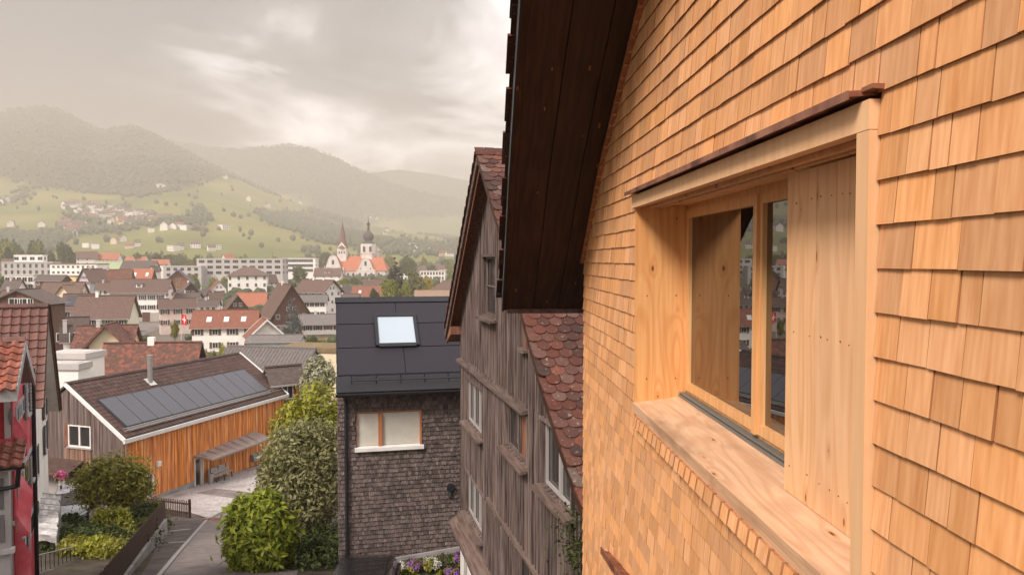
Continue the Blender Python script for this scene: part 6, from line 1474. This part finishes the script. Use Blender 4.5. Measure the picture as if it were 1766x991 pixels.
def nz_(s, d): q = n.new('ShaderNodeTexNoise'); q.inputs['Scale'].default_value = s; q.inputs['Detail'].default_value = d; l.new(tcn.outputs['Object'], q.inputs[0]); return q.outputs[0]
def rm_(v, stops):
    q = n.new('ShaderNodeValToRGB'); l.new(v, q.inputs[0]); e = q.color_ramp.elements
    for i, (pos, c) in enumerate(stops):
        k = e[i] if i < 2 else e.new(pos)
        k.position = pos; k.color = (*c, 1)
    return q.outputs[0]
md = rm_(nz_(.004, 6), [(.35, (.105, .125, .038)), (.65, (.225, .205, .07)), (.5, (.155, .16, .05))]); fo_ = rm_(nz_(.03, 6), [(.35, (.020, .030, .012)), (.65, (.055, .065, .024))])
mx2 = n.new('ShaderNodeMixRGB'); l.new(an.outputs['Fac'], mx2.inputs[0]); l.new(md, mx2.inputs[1]); l.new(fo_, mx2.inputs[2]); l.new(mx2.outputs[0], p.inputs[0])
me.materials.append(hm); hl = bpy.data.objects.new('hills', me); COL.objects.link(hl); hl['kind'] = 'structure'
def hill_hit(px, py):
    Dn = np.linspace(1000, 4300, 1600); z = hill_z(np.full_like(Dn, px), Dn); g = np.array([at(px, py, 1.0).z]) * Dn
    k = np.argmax(z > g); return (None if not (z > g).any() else (float((px - CX) / F_PX * Dn[k]), float(Dn[k]), float(z[k])))
# ---- forest trees as one mass: pointed and round low crowns
def ico():
    t = (1 + 5 ** .5) / 2; v = np.array([(-1, t, 0), (1, t, 0), (-1, -t, 0), (1, -t, 0), (0, -1, t), (0, 1, t), (0, -1, -t), (0, 1, -t), (t, 0, -1), (t, 0, 1), (-t, 0, -1), (-t, 0, 1)]) / (1 + t * t) ** .5
    f = np.array([(0, 11, 5), (0, 5, 1), (0, 1, 7), (0, 7, 10), (0, 10, 11), (1, 5, 9), (5, 11, 4), (11, 10, 2), (10, 7, 6), (7, 1, 8), (3, 9, 4), (3, 4, 2), (3, 2, 6), (3, 6, 8), (3, 8, 9), (4, 9, 5), (2, 4, 11), (6, 2, 10), (8, 6, 7), (9, 8, 1)]); return v, f
IV, IF = ico()
def blobmass(name, pts, rad, hgt, mat_, seed=1, kind='stuff'):
    r = np.random.RandomState(seed); n = len(pts); Vn = IV[None] * (1 + .35 * (r.rand(n, 12, 1) - .5)); ca = r.rand(n) * 6.28; c, s = np.cos(ca), np.sin(ca)
    x = Vn[..., 0] * c[:, None] - Vn[..., 2] * s[:, None]; y = Vn[..., 0] * s[:, None] + Vn[..., 2] * c[:, None]; z = Vn[..., 1]
    V = np.stack([x * rad[:, None], y * rad[:, None], (z * .5 + .5) * hgt[:, None]], -1) + np.asarray(pts)[:, None, :]
    F = (IF[None] + (np.arange(n) * 12)[:, None, None]).reshape(-1, 3)
    me = bpy.data.meshes.new(name); me.vertices.add(n * 12); me.vertices.foreach_set('co', V.ravel().astype(np.float32)); m = len(F)
    me.loops.add(m * 3); me.loops.foreach_set('vertex_index', F.ravel().astype(np.int32)); me.polygons.add(m); me.polygons.foreach_set('loop_start', (np.arange(m) * 3).astype(np.int32)); me.polygons.foreach_set('loop_total', np.full(m, 3, np.int32))
    a = me.attributes.new('rnd', 'FLOAT', 'FACE'); a.data.foreach_set('value', np.repeat(r.rand(n), 20).astype(np.float32)); me.materials.append(mat_); me.update(calc_edges=True); me.validate()
    o = bpy.data.objects.new(name, me); COL.objects.link(o)
    if kind: o['kind'] = kind
    return o
r = np.random.RandomState(3); NT = 60000
px_ = r.uniform(-120, 960, NT); D_ = np.concatenate([r.uniform(980, 2100, NT // 2), r.uniform(2100, 4300, NT - NT // 2)])
z_ = hill_z(px_, D_); f_ = forest_f(px_, D_, z_); keep = (r.rand(NT) < np.clip(f_, .02, 1) ** 1.3 * .8) & ~((f_ > .9) & (D_ > 2100) & (np.abs(D_ - 3000) > 120) & (np.abs(D_ - 4200) > 100) & (r.rand(NT) < .5))
px_, D_, z_ = px_[keep], D_[keep], z_[keep]
hg_ = r.uniform(9, 15, len(px_)); blobmass('forest', np.stack([(px_ - CX) / F_PX * D_, D_, z_ - 1.5], -1), hg_ * r.uniform(.28, .5, len(px_)), hg_, M['forest'])
# ---- hamlets on the hillside
VIL = []
def vh(w_, d_, e_, h_, wall, roof, flat=False):
    m = Mb(); m.box(-w_ / 2, w_ / 2, -d_ / 2, d_ / 2, -2, e_, 0)
    if flat: m.box(-w_ / 2 - .2, w_ / 2 + .2, -d_ / 2 - .2, d_ / 2 + .2, e_ + .01, e_ + .35, 1)
    else:
        m.prism([(-d_ / 2, e_), (d_ / 2, e_), (0, h_)], 0, -w_ / 2, w_ / 2, 0)
        for s in (-1, 1): m.hexa([(-w_ / 2 - .5, s * (d_ / 2 + .6), e_ - .5), (w_ / 2 + .5, s * (d_ / 2 + .6), e_ - .5), (w_ / 2 + .5, 0, h_ + .05), (-w_ / 2 - .5, 0, h_ + .05), (-w_ / 2 - .5, s * (d_ / 2 + .6), e_ - .2), (w_ / 2 + .5, s * (d_ / 2 + .6), e_ - .2), (w_ / 2 + .5, 0, h_ + .4), (-w_ / 2 - .5, 0, h_ + .4)], 1)
    for k in range(4):
        for zz in (1.2, 4.0):
            if zz + 1.6 < e_ + .3: x = -w_ / 2 + w_ * (k + .5) / 4; m.box(x - .6, x + .6, -d_ / 2 - .06, -d_ / 2 - .01, zz, zz + 1.4, 2)
    return m.mesh('village_house', [M[wall], M[roof], M['pane']])
VM = [vh(12, 9, 6, 10, 'w_white', 'r_brown'), vh(9, 11, 5.6, 10, 'w_white', 'r_dark'), vh(13, 9, 6, 0, 'w_white', 'w_lgrey', True), vh(14, 8, 5.5, 9, 'w_cream', 'r_red'), vh(11, 9, 6, 9.5, 'w_wood', 'r_brown')]
# clusters: (list of pixels, label, group)
def cl(name, pts, label, group, seed=0, sc_=1.0):
    q = random.Random(seed)
    for (x, y) in pts:
        h = hill_hit(x, y)
        if h is None: continue
        k = q.choice([0, 0, 1, 1, 2, 2, 3]); o = bpy.data.objects.new('village_house', VM[k]); COL.objects.link(o); o.location = (h[0], h[1], h[2] - .5); o.rotation_euler = (0, 0, q.uniform(-.7, .7) + (1.57 if q.random() < .3 else 0))
        s = sc_ * q.uniform(.85, 1.2); o.scale = (s, s, s); o['label'] = ('brown roofed white house, ', 'dark roofed white house, ', 'flat roofed white house, ', 'red roofed cream house, ')[k] + label; o['category'] = 'house'; o['group'] = group + ', ' + ('brown roofs', 'dark roofs', 'flat roofs', 'red roofs')[k]
q = random.Random(4)
up0 = [(118, 360), (128, 357), (137, 355), (150, 358), (159, 356), (178, 360), (200, 362), (212, 366), (226, 370), (146, 370), (153, 372), (172, 371), (184, 374), (197, 372), (208, 376), (222, 377), (233, 376), (244, 371), (258, 373), (262, 382), (250, 382), (239, 386), (226, 388), (212, 388), (197, 384), (190, 378), (165, 379), (145, 378), (172, 364), (165, 360), (290, 378), (276, 379), (205, 369), (218, 383), (232, 381), (252, 377), (267, 377), (140, 366), (160, 366), (189, 366)]
up = up0 + [(x + q.uniform(-7, 7), y + q.uniform(-2.5, 2.5)) for x, y in up0]
cl('v', [(x + q.uniform(-2, 2), y + q.uniform(-1.2, 1.2)) for x, y in up], 'small, in the dense hamlet on the green hillside', 'houses of the hillside hamlet', 1, 1.2)
cl('v', [(108, 395), (116, 393), (112, 398), (135, 397), (128, 402), (142, 396), (124, 408)], 'in the compact row below the hillside hamlet', 'white houses below the hamlet', 2, 1.6)
cl('v', [(286, 396), (300, 394), (310, 392), (316, 394), (262, 400), (322, 396)], 'at the meadow edge beyond the hamlet', 'houses at the meadow edge', 3, 1.3)
cl('v', [(5, 346), (14, 348), (20, 346), (8, 350), (20, 390), (74, 391)], 'standing alone high on the meadow', 'farmhouses on the upper meadow', 4, 1.2)
cl('v', [(280, 323), (276, 322), (285, 325), (390, 308), (388, 395), (462, 357), (430, 346), (520, 352), (560, 400)], 'tiny, on the steep meadow below the ridge', 'farms below the ridge', 5, 1.3)
cl('v', [(200, 420), (212, 416), (224, 428), (238, 424), (152, 426), (166, 428), (300, 432), (312, 430), (338, 427), (365, 432), (372, 430)], 'at the foot of the hillside', 'houses at the foot of the hill', 6, 1.1)
cl('v', [(606, 395), (630, 374), (640, 376), (650, 378), (664, 404), (668, 398), (700, 421), (712, 424), (724, 426), (736, 429), (748, 431), (756, 436), (740, 438), (728, 434), (716, 431), (704, 428), (752, 428), (763, 441), (732, 424), (745, 435), (760, 433), (770, 438), (690, 432), (716, 437), (776, 442)], 'in the hazy settlement behind the church', 'houses of the hazy settlement', 7, 1.0)
# valley-edge blocks
def row(pxs_, D, label, group, ks, s=1.0):
    q = random.Random(D)
    for x in pxs_:
        k = q.choice(ks); o = bpy.data.objects.new('village_house', VM[k]); COL.objects.link(o); o.location = ((x - CX) / F_PX * D, D + q.uniform(-15, 15), -19); o.rotation_euler = (0, 0, q.uniform(-.3, .3)); o.scale = (s * q.uniform(.9, 1.3), s, s * q.uniform(.85, 1.15)); o['label'] = ('brown roofed ', 'dark roofed ', 'flat roofed ', 'red roofed ', 'timber walled ')[k] + label; o['category'] = 'house'; o['group'] = group + ', ' + ('brown roofs', 'dark roofs', 'flat roofs', 'red roofs', 'timber walls')[k]
row([190, 205, 222, 238, 250, 262, 276, 292, 306, 320], 800, 'white block among trees at the edge of the valley', 'white blocks at the valley edge', [2, 0, 2, 3], 1.6)
row([130, 145, 160, 175, 212, 335, 350, 372, 396, 420, 436, 452, 470], 900, 'pale building half hidden by the trees behind the apartments', 'buildings behind the apartments', [0, 1, 2, 3], 1.3)
row([676, 692, 708, 722, 740, 756, 772, 782, 700, 730, 764], 850, 'white building in the haze right of the church', 'buildings right of the church', [2, 0, 2], 1.3)
row([20, 44, 66, 300, 340, 368], 640, 'brown roofed house behind the flat roofed blocks', 'roofs behind the flat blocks', [0, 1, 4], 1.0)
# ------------------------------------------------------------------ plants
def leafmesh(name, blobs, n, size, mat_, seed=0, elong=1.9, clump=26, spread=.16, up=.3, clipz=None):
    r = np.random.RandomState(seed); B_ = np.array(blobs, float); vol = B_[:, 3] * B_[:, 4] * B_[:, 5]; nc = max(4, n // clump)
    bi = r.choice(len(B_), nc, p=vol / vol.sum()); d = r.normal(size=(nc, 3)); d /= np.linalg.norm(d, axis=1)[:, None]; rad = r.rand(nc) ** .33; rad = np.where(r.rand(nc) < .7, .72 + .28 * rad, rad)
    cc = B_[bi, :3] + d * rad[:, None] * B_[bi, 3:6]; ctone = r.rand(nc)
    ci = r.randint(0, nc, n); sp_r = spread * B_[bi[ci], 3:6].mean(1)
    P = cc[ci] + r.normal(size=(n, 3)) * sp_r[:, None]
    out = d[ci] * .8 + r.normal(size=(n, 3)) * .75; out[:, 2] += up; out /= np.linalg.norm(out, axis=1)[:, None]
    a = np.cross(out, r.normal(size=(n, 3))); a /= np.linalg.norm(a, axis=1)[:, None]; b = np.cross(out, a)
    s = size * (.6 + .8 * r.rand(n))[:, None]; L_, W_ = a * s * elong * .5, b * s * .5; bend = out * s * .22
    V = np.stack([P - L_, P - W_ * .9 + bend, P + L_, P + W_ * .9 + bend], 1)
    if clipz is not None: V[..., 2] = np.maximum(V[..., 2], clipz)
    tone = np.clip(ctone[ci] * .55 + r.rand(n) * .45, 0, 1) * .98
    me = bpy.data.meshes.new(name); me.vertices.add(n * 4); me.vertices.foreach_set('co', V.ravel().astype(np.float32)); me.loops.add(n * 4); me.loops.foreach_set('vertex_index', np.arange(n * 4, dtype=np.int32))
    me.polygons.add(n); me.polygons.foreach_set('loop_start', (np.arange(n) * 4).astype(np.int32)); me.polygons.foreach_set('loop_total', np.full(n, 4, np.int32))
    at2 = me.attributes.new('rnd', 'FLOAT', 'FACE'); at2.data.foreach_set('value', tone.astype(np.float32)); me.materials.append(mat_); me.update(calc_edges=True)
    return me
def plant(name, label, cat, base, blobs, n, size, mat_, seed, trunk=None, group=None, **k):
    T = thing(name, label, cat, base, 0, group); link('crown', leafmesh('crown', blobs, n, size, mat_, seed, **k), T)
    r = random.Random(seed); m = Mb()
    th, tr_ = trunk or (max(b[2] for b in blobs) * .7, .05)
    p = Vector((0, 0, -.3)); q = Vector((r.uniform(-.1, .1), r.uniform(-.1, .1), th * .5)); m.tube(p, q, tr_, tr_ * .75, 8)
    for b in blobs[:8]:
        m.tube(q, Vector(b[:3]), tr_ * .55, tr_ * .15, 6)
        for _ in range(2):
            c = Vector(b[:3]); e = Vector((r.uniform(-1, 1) * b[3] * .7, r.uniform(-1, 1) * b[4] * .7, r.uniform(0, 1) * b[5] * .7)); m.tube(c, c + e, tr_ * .25, tr_ * .06, 5)
    m.build('trunk', M['bark'], T); return T
def gp3(px, D): return Vector(((px - CX) / F_PX * D, D, gz(D)))
K_ = lambda D: D / F_PX
def rb(cx_, cy_, cz_, rx, ry, rz, n, seed, j=.55):
    """irregular crown out of n lobes"""
    r = random.Random(seed); o = [(cx_, cy_, cz_, rx * .72, ry * .72, rz * .75)]
    for k in range(n):
        a = r.uniform(0, 6.28); e = r.uniform(-.8, 1); q = r.uniform(.45, .75)
        o.append((cx_ + math.cos(a) * rx * q * (1 - abs(e) * .5), cy_ + math.sin(a) * ry * q, cz_ + e * rz * .62, rx * r.uniform(.28, .5), ry * .4, rz * r.uniform(.25, .42)))
    return o
# laurel bush
b = gp3(442, 23.6); plant('laurel_bush', 'dense round laurel bush with glossy yellow green leaves beside the lane', 'bush', b, [(0, 0, 1.08, .92, .92, 1.10), (.15, 0, 1.98, .5, .5, .38), (-.3, 0, 1.8, .55, .6, .42), (.5, 0, .8, .45, .6, .7), (-.5, 0, .8, .45, .6, .7)], 10500, .10, M['leaf_laurel'], 11, elong=2.5, clump=14, spread=.16, up=.6)
# silvery shrub
b = gp3(520, 30); hgt = at(520, 722, 30).z - gz(30)
plant('silver_shrub', 'tall loose shrub with small silvery green leaves next to the grey house', 'shrub', b, [(-.3, 0, hgt * .62, 1.3, 1.2, hgt * .34), (.45, .2, hgt * .70, 1.0, 1.1, hgt * .27), (-1.0, -.2, hgt * .42, 1.0, .9, hgt * .24), (.2, -.3, hgt * .45, 1.3, 1.1, hgt * .30), (-1.55, 0, hgt * .33, .6, .6, .5), (.9, 0, hgt * .55, .6, .8, hgt * .4), (.0, 0, hgt * .85, .6, .6, hgt * .13)], 17000, .085, M['leaf_olive'], 12, trunk=(hgt * .6, .10), elong=2.2, clump=18, spread=.12)
b = gp3(545, 34); hgt = at(545, 655, 34).z - gz(34)
plant('yellow_green_tree', 'tree with fresh yellow green leaves rising behind the silvery shrub', 'tree', b, [(0, 0, hgt * .80, 1.0, 1.0, hgt * .17), (-.9, 0, hgt * .68, 1.0, 1.0, hgt * .17), (.6, 0, hgt * .62, 1.0, 1.1, hgt * .22), (-1.5, 0, hgt * .58, .8, .8, hgt * .12), (-.5, 0, hgt * .48, 1.3, 1.2, hgt * .2), (-1.9, .2, hgt * .46, .6, .6, .5)], 13000, .10, M['leaf_yellow'], 13, trunk=(hgt * .6, .12), clump=18, spread=.13)
b = gp3(548, 62); hgt = at(548, 604, 62).z - gz(62)
plant('blossom_tree', 'small pale blossoming tree in front of the flat moss roof', 'tree', b, rb(0, 0, hgt * .74, 1.5, 1.5, hgt * .25, 6, 4), 3500, .16, M['leaf_white'], 14, trunk=(hgt * .7, .1))
# garden behind the fence
b = at(196, 940, 36); b.z = ht(Vector((0, 36, 0))) - .3 if False else gz(36) + .2; hgt = at(196, 790, 36).z - b.z
plant('garden_shrub', 'large airy green garden shrub in front of the grey gable', 'shrub', b, [(0, 0, hgt * .62, 1.35, 1.2, hgt * .32), (-.9, 0, hgt * .55, .8, .8, hgt * .28), (.95, 0, hgt * .58, .75, .8, hgt * .30), (.3, 0, hgt * .82, .7, .7, hgt * .16), (-.5, 0, hgt * .85, .5, .5, hgt * .13), (1.3, 0, hgt * .75, .3, .4, .4)], 6500, .10, M['leaf_garden'], 15, elong=2.2, trunk=(hgt * .5, .07), clump=14, spread=.26, up=.5)
for i, (px, py_top, D, rx, mat_, lab, n) in enumerate([
        (240, 868, 35, .9, 'leaf_dark', 'dark green bush against the plank fence near the wall end', 4500), (185, 880, 30.5, .75, 'leaf_yellow', 'upright yellow green forsythia in the middle of the garden', 4200),
        (228, 900, 32, .8, 'leaf_garden', 'mid green bush between forsythia and plank fence', 3600), (128, 908, 31, .8, 'leaf_dark', 'dark leafy bush beside the patio', 3600), (150, 925, 28, .7, 'leaf_dark', 'low dark bush in front of the forsythia', 3200),
        (160, 955, 25.5, .75, 'leaf_yellow', 'low yellow green bush at the bottom of the garden', 3800), (205, 935, 28.5, .7, 'leaf_garden', 'green bush leaning on the plank fence low in the garden', 3200), (120, 960, 26, .6, 'leaf_garden', 'small green bush next to the thin railing', 2600),
        (262, 862, 38, .45, 'leaf_garden', 'small bush at the corner where the two fences meet', 1600), (190, 965, 25.5, .6, 'leaf_garden', 'green bush beside the lowest yellow bush', 2600), (110, 885, 34, .4, 'leaf_dark', 'small dark bush by the silver car', 1500)]):
    zg_ = max(gz(D) - .1, -30); zb_g = gz(D) + .05; top = at(px, py_top, D).z; b = Vector(((px - CX) / F_PX * D, D, zb_g)); hgt = max(.6, top - zb_g)
    lob = rb(0, 0, hgt * .55, rx, rx, hgt * .45, 6, 30 + i)
    if 'forsythia' in lab: lob = [(dx_, dy_, hgt * .55, .22, .22, hgt * .46) for dx_, dy_ in ((-.5, 0), (-.25, .1), (0, -.1), (.25, .1), (.5, 0), (.1, .3))]
    plant('garden_bush', lab, 'bush', b, lob, n, .075, M[mat_], 40 + i, elong=2.0, trunk=(hgt * .5, .03), clump=16, spread=.2, group='bushes in the fenced garden')
# tuft on the wall end, undergrowth by the grey house
b = at(288, 905, 38.0); plant('wall_tuft', 'dry tuft hanging over the end of the retaining wall', 'plant', b, [(0, 0, -.15, .22, .25, .4)], 900, .06, M['leaf_olive'], 60, elong=3, trunk=(.1, .02))
ug = leafmesh('undergrowth', [((px - CX) / F_PX * D, D, gz(D) + .2, 1.2, 1.0, .5) for px, D in ((520, 27), (560, 27.5), (500, 31), (550, 24), (575, 25), (540, 30), (470, 34), (450, 38))] , 12000, .08, M['leaf_dark'], 61, elong=2); link('undergrowth', ug, kind='stuff')
lw_ = leafmesh('ground_cover', [((px - CX) / F_PX * D, D, gz(D) + .25, 1.3, 1.3, .35) for px, D in ((150, 30), (200, 31), (230, 34), (130, 33), (180, 27), (140, 27), (215, 29), (110, 28))], 11000, .07, M['leaf_dark'], 62, elong=2); link('ground_cover', lw_, kind='stuff')
# flower bed below the grey house
def gfr(px, dy): q = BF.hit(px, 960, 1, GW - dy); return q
FBD = Mb(); xa, xb = BF.hit(600, 960, 1, GW - .3)[0], BF.hit(800, 960, 1, GW - .3)[0]
pa_, pb_ = pl0 - .12, pl1 - .15
q8 = [BF.wor((xa, GW - 1.6, pa_ - .45)), BF.wor((xb + .6, GW - 1.6, pb_ - .45)), BF.wor((xb + .6, GW - .1, pb_)), BF.wor((xa, GW - .1, pa_))]
FBD.face(q8); FBD.hexa([q - Vector((0, 0, 1.2)) for q in q8] + [q - Vector((0, 0, .01)) for q in q8]); FBD.build('flower_bed', M['soil'], kind='structure')
r_ = random.Random(9)
for i, (mn, fr0, fr1, lab) in enumerate((('whiteflower', .33, .48, 'cushion of white flowers at the lower end of the flower bed'), ('whiteflower', .62, .78, 'cushion of white flowers in the middle of the flower bed'), ('whiteflower', .12, .25, 'white flowers peeping over the black car roof'),
                                ('purple', .50, .62, 'purple cushion between the two white ones'), ('purple', .80, .92, 'purple cushion right of the larger white one'), ('purple', .90, 1.06, 'purple cushion at the old timber house'), ('leaf_garden', .45, .60, 'green cushion below the purple flowers'), ('leaf_garden', .72, .9, 'leafy green cushion in front of the white flowers'))):
    lo_ = i in (6, 7, 4); t0 = (fr0 + fr1) / 2; yy = GW - (1.2 if lo_ else .65); zz = pa_ + (pb_ - pa_) * t0 - (.33 if lo_ else .14); base = BF.wor((xa + (xb - xa) * t0, yy, zz))
    T = thing('cushion_plant', lab, 'flowers', base, 0, 'cushion plants in the flower bed'); link('leaves', leafmesh('leaves', [(0, 0, .10, (fr1 - fr0) * (xb - xa) * .5, .28, .14)], 900, .05, M['leaf_garden'], 70 + i, elong=1.5), T)
    if mn != 'leaf_garden': link('blossoms', leafmesh('blossoms', [(0, 0, .16, (fr1 - fr0) * (xb - xa) * .5, .28, .12)], 700, .045, M[mn], 90 + i, elong=1.0, up=1.5), T)
lv = leafmesh('flowerbed_plants', [tuple(BF.wor((xa + (xb - xa) * u, GW - d_, pa_ + (pb_ - pa_) * u - .3 * (d_ - .1) / 1.0))) + (.5, .3, .10) for u in (.05, .2, .35, .5, .65, .8, .95) for d_ in (.4, .9, 1.3)], 6000, .05, M['leaf_dark'], 99, elong=1.8); link('flowerbed_plants', lv, kind='stuff')
link('flowers', leafmesh('flowers', [(0, 0, .22, .28, .28, .20)], 700, .06, M['pinkflower'], 98, elong=1.0), BASKET[0], BASKET[1] + BASKET[2])
link('leaves', leafmesh('leaves', [(0, 0, .10, .26, .26, .2)], 500, .06, M['leaf_garden'], 97, elong=1.8), BASKET[0], BASKET[1] + BASKET[2])
# climbing green at the foot of the old timber house
c = BF.wor(BF.hit(1002, 950, 0, XB - .1)); plant('conifer_shrub', 'dark green shrub squeezed between the timber house and the shingled wall', 'shrub', (c.x, c.y, -8.8), [(0, 0, c.z + 8.8 - .4,   .12, .25, .6), (0, 0, 3, .2, .3, 2.5)], 2400, .035, M['leaf_dark'], 96, elong=2.5)
# ---- town trees: a few crowns shared
TM = {}
def tcrown(kind, mt, seed):
    k = (kind, mt, seed)
    if k not in TM:
        if kind == 'round': bl_ = rb(0, 0, .60, .36, .36, .38, 7, seed)
        elif kind == 'tall': bl_ = rb(0, 0, .56, .26, .26, .42, 7, seed)
        else: bl_ = None
        if kind == 'cone':
            r = np.random.RandomState(seed); blobs = []
            for i in range(14):
                z = .08 + .88 * i / 14; R_ = .30 * (1 - z) + .012
                for j in range(7): a = j * .9 + i * 1.3 + r.rand(); blobs.append((math.cos(a) * R_ * .62, math.sin(a) * R_ * .62, z - .02 * R_, R_ * .48, R_ * .48, .022))
            TM[k] = leafmesh('crown', blobs, 3800, .020, M[mt], seed, elong=2.4, clump=14, spread=.35, up=-.2)
        else: TM[k] = leafmesh('crown', bl_, 3200, .034, M[mt], seed, elong=1.6, clump=16, spread=.16)
    return TM[k]
tk = Mb(); tk.tube((0, 0, -.03), (0, 0, .5), .022, .014, 6); tk.tube((0, 0, .35), (.12, .05, .62), .01, .004, 5); tk.tube((0, 0, .3), (-.12, .02, .6), .01, .004, 5); TRK = tk.mesh('trunk', M['bark'])
def ttree(label, px, ytop, D, kind='round', mt='leaf_town', seed=1, wd=None, cat='tree', group=None, name='tree', z0=None):
    zg_ = gz(D) if z0 is None else z0; H__ = at(px, ytop, D).z - zg_
    T = thing(name, label, cat, ((px - CX) / F_PX * D, D, zg_), seed * 1.7, group); ws = 1 if wd is None else (wd / F_PX * D) / (H__ * (.9 if kind == 'round' else .62))
    link('crown', tcrown(kind, mt, seed % 4), T, scale=(H__ * ws, H__ * ws, H__)); link('trunk', TRK, T, scale=(H__, H__, H__)); return T
ttree('tall dark conifer with tiered branches in front of the church', 681, 438, 330, 'cone', 'needle', 1, 62, name='conifer')
ttree('blue grey spruce in front of the dark timber barn house', 503, 500, 172, 'cone', 'blueneedle', 2, 46, name='blue_spruce')
ttree('round bright green tree beside the tall conifer', 672, 478, 262, 'round', 'leaf_lime', 3, 40)
ttree('smaller soft green tree right of the round bright one', 700, 484, 268, 'round', 'leaf_lime', 2, 26)
ttree('loose brown green tree beside the conifer', 716, 462, 320, 'tall', 'leaf_olive', 1, 38)
ttree('golden yellow tree in front of the white school', 738, 474, 330, 'round', 'leaf_gold', 2, 30)
ttree('hazy broad tree behind the conifer', 705, 440, 640, 'round', 'leaf_town', 2, 44)
ttree('dark round tree behind the white school', 744, 455, 720, 'round', 'leaf_town', 3, 22)
ttree('pale green tree at the timber house edge', 778, 458, 620, 'round', 'leaf_lime', 1, 26)
ttree('full green tree between the apartments and the office block', 516, 456, 520, 'round', 'leaf_town', 1, 34)
ttree('smaller green tree left of the full one', 490, 462, 500, 'tall', 'leaf_town', 2, 16)
ttree('dark conical tree among the valley edge blocks', 215, 432, 700, 'cone', 'leaf_town', 3, 22)
ttree('green tree on the slope behind the office block', 560, 432, 900, 'round', 'leaf_town', 3, 40, z0=-19)
ttree('wide green tree left of the church', 540, 440, 860, 'round', 'leaf_town', 2, 30)
ttree('bushy tree before the church wall', 612, 476, 500, 'round', 'leaf_town', 2, 26)
ttree('low green tree at the church corner', 594, 478, 470, 'round', 'leaf_garden', 3, 24)
ttree('brownish tree at the far end of the church', 652, 476, 470, 'round', 'leaf_olive', 1, 26)
ttree('dark green bush by the red roof', 646, 496, 290, 'round', 'leaf_dark', 2, 26)
ttree('green bush on the lawn of the cream house', 538, 576, 150, 'round', 'leaf_town', 3, 26, name='bush', cat='bush')
ttree('low hedge like bush at the moss roof', 556, 582, 140, 'round', 'leaf_garden', 1, 30, name='bush', cat='bush')
ttree('spiky yellow green bush in front of the white wall', 384, 590, 110, 'round', 'leaf_yellow', 2, 26, name='bush', cat='bush')
ttree('pale thin bush left of the yellow green one', 352, 596, 110, 'round', 'leaf_white', 1, 20, name='bush', cat='bush')
ttree('reddish low bush before the long white house', 366, 600, 108, 'round', 'leaf_olive', 3, 18, name='bush', cat='bush')
ttree('red leaved tree on the grey wing roof', 318, 450, 520, 'round', 'pinkflower', 3, 14) if False else None
ttree('green tree at the foot of the blue chalet', 340, 488, 320, 'round', 'leaf_town', 2, 16)
ttree('dark tree behind the grey apartment block', 470, 432, 700, 'cone', 'leaf_town', 1, 14)
ttree('bush at the corner of the asphalt yard', 240, 578, 112, 'round', 'leaf_olive', 2, 20, name='bush', cat='bush')
ttree('green tree beside the cream house', 300, 552, 170, 'round', 'leaf_garden', 3, 18)
ttree('green bush below the stone base of the barn house', 446, 556, 160, 'round', 'leaf_town', 1, 20, name='bush', cat='bush')
q = random.Random(12); k = 0
for (x0, x1, D0, D1, yt0, yt1, n_, wh) in ((0, 130, 560, 700, 404, 436, 18, 'in the dark grove behind the grey apartment block with penthouse'), (130, 340, 640, 820, 432, 448, 22, 'among the white blocks at the valley edge'), (330, 480, 560, 860, 436, 448, 10, 'behind the long modern apartment block'), (520, 800, 820, 940, 436, 452, 16, 'in the haze around the church'), (0, 60, 330, 420, 462, 476, 4, 'next to the balconied white house'), (330, 400, 380, 470, 470, 482, 4, 'between white villa and blue chalet')):
    for i in range(n_):
        x = q.uniform(x0, x1); D = q.uniform(D0, D1); kd = q.choice(['round', 'round', 'tall']); mt = q.choice(['leaf_town', 'leaf_town', 'leaf_dark', 'leaf_garden', 'leaf_lime']); lb_ = {'leaf_town': 'mid green', 'leaf_dark': 'dark green', 'leaf_garden': 'light green', 'leaf_lime': 'lime green'}[mt] + (' round' if kd == 'round' else ' slender')
        ttree(lb_ + ' tree ' + wh, x, q.uniform(yt0, yt1), D, kd, mt, q.randrange(4), q.uniform(18, 34), group=lb_ + ' trees ' + wh)
# scattered low planting filling the town ground
pts = []; r = np.random.RandomState(8)
D_ = r.uniform(95, 940, 5200); px_ = r.uniform(-100, 900, 5200); x_ = (px_ - CX) / F_PX * D_
fp = [(o.location.x, o.location.y, 9 + (14 if o.get('category') == 'building' or o.name == 'church' else 0)) for o in bpy.data.objects if o.get('category') in ('house', 'building', 'church') and o.location.y > 60 and o.location.y < 950]
ok = np.ones(len(D_), bool)
for (hx, hy, rr_) in fp: ok &= (x_ - hx) ** 2 + (D_ - hy) ** 2 > rr_ ** 2
ok &= ~((D_ < 245) & (D_ > 180) & (px_ > 225) & (px_ < 310)); ok &= fbm(x_ / 40, D_ / 40, 3) > .42
x_, D_ = x_[ok], D_[ok]; h_ = r.uniform(1.5, 5, len(x_)) * np.clip(D_ / 260, .5, 1.3)
blobmass('undergrowth', np.stack([x_, D_, np.array([gz(v) for v in D_]) - .4], -1), h_ * .6, h_, M['forest'], 5)
# ------------------------------------------------------------------ haze
hz = Mb(); hz.box(-9500, 9500, -420, 6400, -28, 640); me = hz.mesh('haze', []); me.materials.clear()
vm = bpy.data.materials.new('haze_air'); vm.use_nodes = True; t = vm.node_tree; t.nodes.clear(); o = t.nodes.new('ShaderNodeOutputMaterial'); pv = t.nodes.new('ShaderNodeVolumePrincipled')
pv.inputs['Density'].default_value = HAZE_DENSITY; pv.inputs['Color'].default_value = HAZE_COLOR; pv.inputs['Anisotropy'].default_value = .2; t.links.new(pv.outputs[0], o.inputs['Volume']); me.materials.append(vm)
ho = bpy.data.objects.new('haze', me); COL.objects.link(ho); ho['kind'] = 'stuff'
